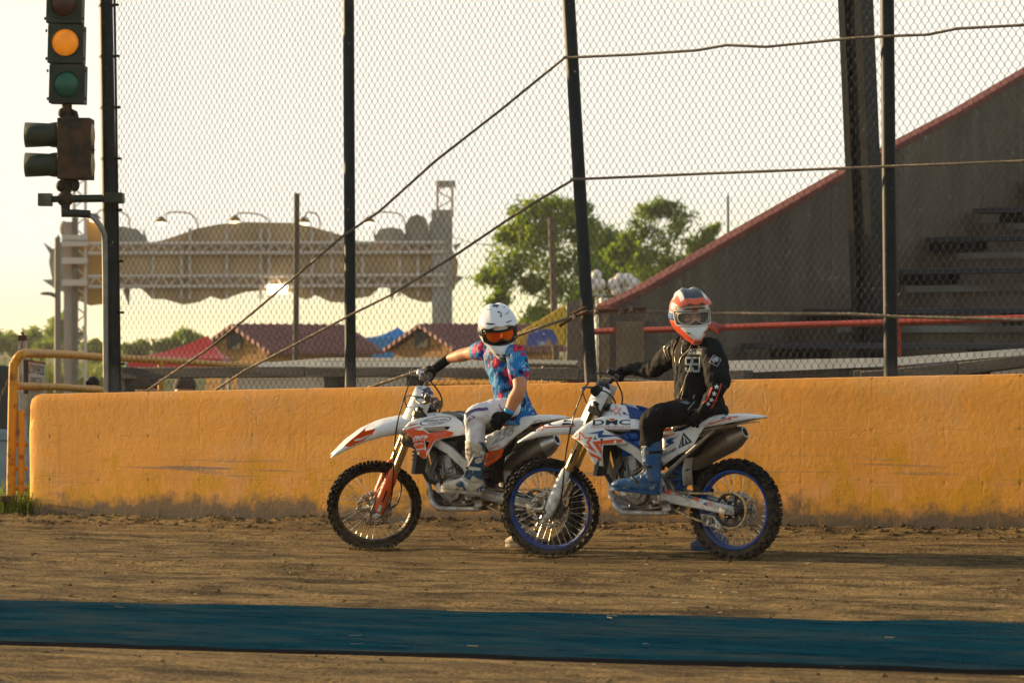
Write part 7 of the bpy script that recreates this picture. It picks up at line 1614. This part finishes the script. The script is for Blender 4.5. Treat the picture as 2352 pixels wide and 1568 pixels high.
WR_R = L(706, 438, -.33); EL_R = (RS+WR_R)/2+Vector((-.02, -.03, .01)); EL_L, WR_L = L(1096, 600, .22), L(1032, 735, .235)
mb = MB()
mb.loft([ringat(hem-Vector((.05, 0, .085)), A_h*.165, B_h*.165), ringat(hem, A_h*.165, B_h*.158), ringat(waist, A_h*.145, B_h*.122), ringat((waist+chest)/2, A_m*.158, B_m*.122), ringat(chest, A_s*.172, B_s*.125), ringat(upper, A_s*.175, B_s*.112), ringat(nb, A_s*.12, B_s*.085), ringat(nt_, A_s*.075, B_s*.07)])
chain(mb, [LS-A_s*.02, LS+(EL_L-LS)*.3, LS+(EL_L-LS)*.60], [.074, .074, .076]); chain(mb, [RS+A_s*.03, RS+(EL_R-RS)*.25, RS+(EL_R-RS)*.42], [.072, .066, .066])
shirt = fuse('shirt', mb, floral, B.rider, .0075, 3, wr=.020, wsc=.055)
mb = MB(); chain(mb, [nt_-Vector((0, 0, .03)), nt_+Vector((0, 0, .05))], [.058, .056]); chain(mb, [LS, LS+(EL_L-LS)*.55, EL_L, EL_L+(WR_L-EL_L)*.4, WR_L], [.057, .055, .048, .052, .032]); chain(mb, [RS, RS+(EL_R-RS)*.55, EL_R, EL_R+(WR_R-EL_R)*.4, WR_R], [.057, .053, .047, .050, .031]); mb.loft([ringat(hem, A_h*.1, B_h*.09), ringat(chest, A_s*.13, B_s*.085), ringat(nb, A_s*.07, B_s*.06)])
CH1 = crop(1140, 720, 9.8); HC1 = at(*CH1(722, 790), (WM[B.root] @ nt_).y-.05)
wsh = mat('helmet_white', (.66, .68, .70), .22, coat=.5); darkp = mat('helmet_dark', (.012, .013, .015), .45)
def front1(fd, H, h, pk):
    fd('mouth_grille', [(-.026, -.128), (.026, -.128), (.034, -.142), (.018, -.166), (-.018, -.166), (-.034, -.142)], darkp, .006); fd('grille_mesh', [(-.021, -.131), (.021, -.131), (.028, -.142), (.014, -.162), (-.014, -.162), (-.028, -.142)], mat('grille_gold', (.20, .19, .13), .5, .5, col2=(.03, .03, .025), scale=260, lo=.45, hi=.55), .010)
    for s in (1, -1): fd('vent', [(s*.030, -.108), (s*.064, -.104), (s*.063, -.112), (s*.032, -.116)], darkp, .006); fd('vent', [(s*.05, .052), (s*.098, .050), (s*.094, .060), (s*.05, .062)], darkp, .006)
    fd('emblem', [(-.013, -.098), (-.008, -.106), (0, -.104), (.008, -.106), (.013, -.098), (.012, -.112), (0, -.120), (-.012, -.112)], darkp, .007)
st1 = dict(shell=wsh, trim=darkp, gog=mat('goggle_black', (.010, .011, .012), .5), lens=mat('lens_orange', (.90, .20, .008), .10, .35, col2=(.62, .07, .006), scale=9), strap=MATS['goggle_black'], peak=wsh, front=front1)
h1, Mh1 = helmet(B, HC1, 13, 24, 8, st1, skin)
head(mb, Mh1); body1 = fuse('body', mb, skin, B.rider, .006, 3, .4); eyes(B, body1, Mh1)
for P_ in ([(612, 250), (700, 232), (780, 236), (770, 262), (735, 270), (730, 318), (712, 300), (690, 276), (620, 288)], [(735, 405), (760, 392), (790, 405), (785, 430), (755, 436), (735, 420)], [(800, 430), (828, 425), (832, 520), (815, 535), (775, 510), (812, 505)], [(455, 672), (560, 676), (695, 692), (600, 716), (480, 706)], [(930, 655), (1060, 605), (1072, 620), (960, 668)], [(470, 345), (575, 352), (570, 362), (475, 357)], [(870, 300), (915, 278), (918, 290), (876, 312)], [(1000, 350), (985, 440), (930, 475), (895, 470), (935, 460), (972, 430)]): stick(B, 'emblem', CH1, P_, next(o for o in h1.children if o.name.startswith('peak')), darkp, parent=h1, off=.004, step=12)
stick(B, 'side_vent', CH1, [(380, 530), (430, 540), (490, 590), (450, 600), (410, 580)], h1, darkp, step=12)
HL, HRt = L(1040, 715, .10), L(1060, 715, -.10); KN, KB = L(852, 752, .25), L(852, 880, .235); KR = Vector((.50, -.27, .58)); AR = L(1105, 1405, -.36)
mb = MB(); mb.ell(L(1068, 740, 0), .135, .14, .085); chain(mb, [HL, HL+(KN-HL)*.5+Vector((0, 0, .01)), KN, KN+(KB-KN)*.5, KB+(KB-KN)*.25], [.092, .085, .076, .072, .066]); chain(mb, [HRt, HRt+(KR-HRt)*.5, KR, KR+(AR-KR)*.35], [.092, .084, .068, .064])
pants1 = fuse('pants', mb, wpant, B.rider, .008, 4, wr=.015, wsc=.05)
beige = mat('boot_cream', (.50, .44, .34), .55, col2=(.40, .34, .25), scale=8, bump=.2, bscale=40, dust=0.5); bnavy = mat('boot_navy', (.006, .040, .080), .5, col2=(.010, .06, .11), scale=14, dust=0.4); bsole = mat('sole_cream', (.36, .30, .22), .8, col2=(.25, .20, .14), scale=12)
bl1 = boot(B, 'boot', L(852, 888, .235), L(850, 1085, .235), L(888, 1180, .225), L(668, 1162, .275), beige, bsole)
q0 = L(1026, 1462, -.40); dirf = (L(1026, 1462, -.40)-L(1150, 1462, -.38)).normalized(); br1 = boot(B, 'boot', KR+(AR-KR)*.42, AR+Vector((0, 0, .02)), q0-dirf*.285, q0, beige, bsole)
mb = MB(); hand_grip(mb, GR, gax, WR_R); chain(mb, [EL_R+(WR_R-EL_R)*.9, WR_R, WR_R+(GR-WR_R)*.5], [.032, .036, .036]); fuse('glove', mb, glove, B.rider, .0042, 2, .4)
mb = MB(); fdv = L(935, 818, .26)-WR_L; chain(mb, [EL_L+(WR_L-EL_L)*.97, WR_L, WR_L+fdv.normalized()*.03], [.031, .036, .038]); hand_rest(mb, WR_L+fdv.normalized()*.015, fdv, L(1000, 830, .12)-L(1000, 790, .25), L(900, 770, .25)-L(1000, 850, .25), 45, 1.08); gl1 = fuse('glove', mb, glove, B.rider, .0042, 2, .4)
q = EL_L+(WR_L-EL_L)*.90; mb = MB(); t_ = (WR_L-EL_L).normalized(); a_ = t_.orthogonal().normalized(); b_ = t_.cross(a_); mb.loft([[q+t_*d_+(a_*math.cos(2*math.pi*k/20)+b_*math.sin(2*math.pi*k/20))*.0365 for k in range(20)] for d_ in (-.014, .016)], caps=False); mesh('wristband', mb, mat('band_blue', (.01, .22, .50), .4), B.rider, solid=.003, smooth=60)
# pants and boot trims
H1 = crop(1020, 700, 4.3559); purple = mat('trim_purple', (.085, .07, .20), .6); maroon = mat('trim_maroon', (.16, .02, .06), .6)
stick(B, 'panel', H1, [(520, 1345), (600, 1300), (740, 1278), (752, 1308), (690, 1318), (610, 1325), (560, 1350), (515, 1400)], pants1, purple, step=14)
for P_ in ([(490, 1400), (520, 1350), (580, 1310), (660, 1290), (700, 1300)], [(492, 1465), (530, 1430), (558, 1385)], [(865, 1250), (890, 1300), (920, 1310)]): cord(B, H1, P_, pants1, maroon, r=.003, nm='piping')
W6 = lambda P_, m, nm='panel', off=.004, st=12, **k: stick(B, nm, Z6, P_, bl1, m, off=off, step=st, **k)
W6([(520, 590), (570, 560), (640, 545), (660, 600), (662, 740), (650, 790), (590, 770), (555, 740), (560, 690), (625, 690), (628, 665), (560, 655), (520, 640)], bnavy); W6([(470, 700), (550, 705), (560, 740), (520, 790), (470, 760)], bnavy); W6([(600, 395), (660, 400), (680, 460), (660, 500), (640, 440)], bnavy)
W6([(380, 835), (420, 805), (470, 800), (460, 840), (490, 880), (470, 905), (455, 860), (400, 855)], bnavy); W6([(590, 885), (640, 845), (665, 855), (665, 905), (610, 915)], bnavy)
W6([(575, 585), (620, 560), (648, 570), (640, 610), (600, 625), (575, 610)], beige, off=.007)
so, si = star(522, 505, 62, -70, .42), star(522, 505, 44, -70, .42); W6(so, mat('emblem_brown', (.22, .13, .06), .5), 'emblem', st=9, holes=[si]); W6([(365, 885), (390, 868), (420, 875), (402, 882), (410, 896), (388, 890)], MATS['emblem_brown'], 'emblem', st=9)
for P_ in ([(475, 640), (520, 655), (610, 660), (628, 672), (622, 692), (560, 690), (478, 680)], [(440, 770), (470, 785), (520, 830), (510, 850), (450, 800), (425, 790)], [(620, 500), (685, 510), (685, 530), (625, 525)]): W6(P_, mat('buckle_white', (.58, .57, .52), .4), 'buckle', .010)
W6([(480, 655), (520, 662), (520, 680), (482, 676)], blackp, 'buckle_slot', .012); stick_text(B, '10', Z6, ((618, 905), (662, 892), (660, 868), (616, 880)), bl1, whitei, off=.007, bold=.03)
# shirt placket and collar
cord(B, H1, [(960, 720), (955, 820), (985, 900), (1000, 960), (985, 1080)], shirt, mat('shirt_seam', (.02, .05, .16), .7), r=.002, nm='placket')
# ================================================================ distant spectators behind the rail
def spectator(px, Y, sh, hat, label, hair=(.05, .03, .02)):
    b = at(px, 784, Y); b.z = LOW if Y > 40 else -.3; zt = at(px, 868, Y).z; t = thing('person', label, 'person', b, 'spectators beyond the rail'); h_ = zt-b.z; k = h_/1.72
    mb = MB(); V = lambda x, y, z: Vector((x*k, y*k, z*k))
    chain(mb, [V(-.09, 0, .05), V(-.09, .02, .5), V(-.08, 0, .92)], [.05, .06, .085]); chain(mb, [V(.09, 0, .05), V(.09, .02, .5), V(.08, 0, .92)], [.05, .06, .085]); mb.loft([ringat(V(0, 0, .9), V(.16, 0, 0), V(0, .11, 0), 14), ringat(V(0, 0, 1.2), V(.16, 0, 0), V(0, .11, 0), 14), ringat(V(0, 0, 1.42), V(.2, 0, 0), V(0, .1, 0), 14), ringat(V(0, 0, 1.5), V(.06, 0, 0), V(0, .06, 0), 14)]); mb.ell(V(0, 0, 1.6), .085*k, .1*k, .12*k)
    for s in (1, -1): chain(mb, [V(s*.2, 0, 1.4), V(s*.25, .02, 1.12), V(s*.22, -.08, .88)], [.05, .042, .035])
    fuse('body', mb, skin, t, .02, 2)
    mb = MB(); mb.loft([ringat(V(0, 0, .86), V(.19, 0, 0), V(0, .14, 0), 14), ringat(V(0, 0, 1.2), V(.19, 0, 0), V(0, .14, 0), 14), ringat(V(0, 0, 1.44), V(.22, 0, 0), V(0, .12, 0), 14), ringat(V(0, 0, 1.5), V(.07, 0, 0), V(0, .07, 0), 14)]); mesh('shirt', mb, sh, t, smooth=60)
    mb = MB(); mb.ell(V(0, .01, 1.66), .095*k, .11*k, .085*k); mesh('hat' if hat else 'hair', mb, mat('hat_black', (.012, .012, .013), .8) if hat else mat('hair_brown', hair, .8), t, smooth=60)
spectator(318, 46, mat('spect_grey', (.12, .14, .16), .8), False, 'distant person in dark top seen through the fence by the first cable end')
spectator(345, 50, mat('spect_pink', (.45, .30, .28), .8), False, 'distant person in pale top under the left part of the guard rail')
spectator(424, 48, mat('spect_blue', (.015, .10, .30), .8), False, 'distant person in bright blue top under the left part of the guard rail')
spectator(212, 34, mat('spect_black', (.012, .012, .014), .8), True, 'person in a black cap just showing above the wall by the grey conduit')
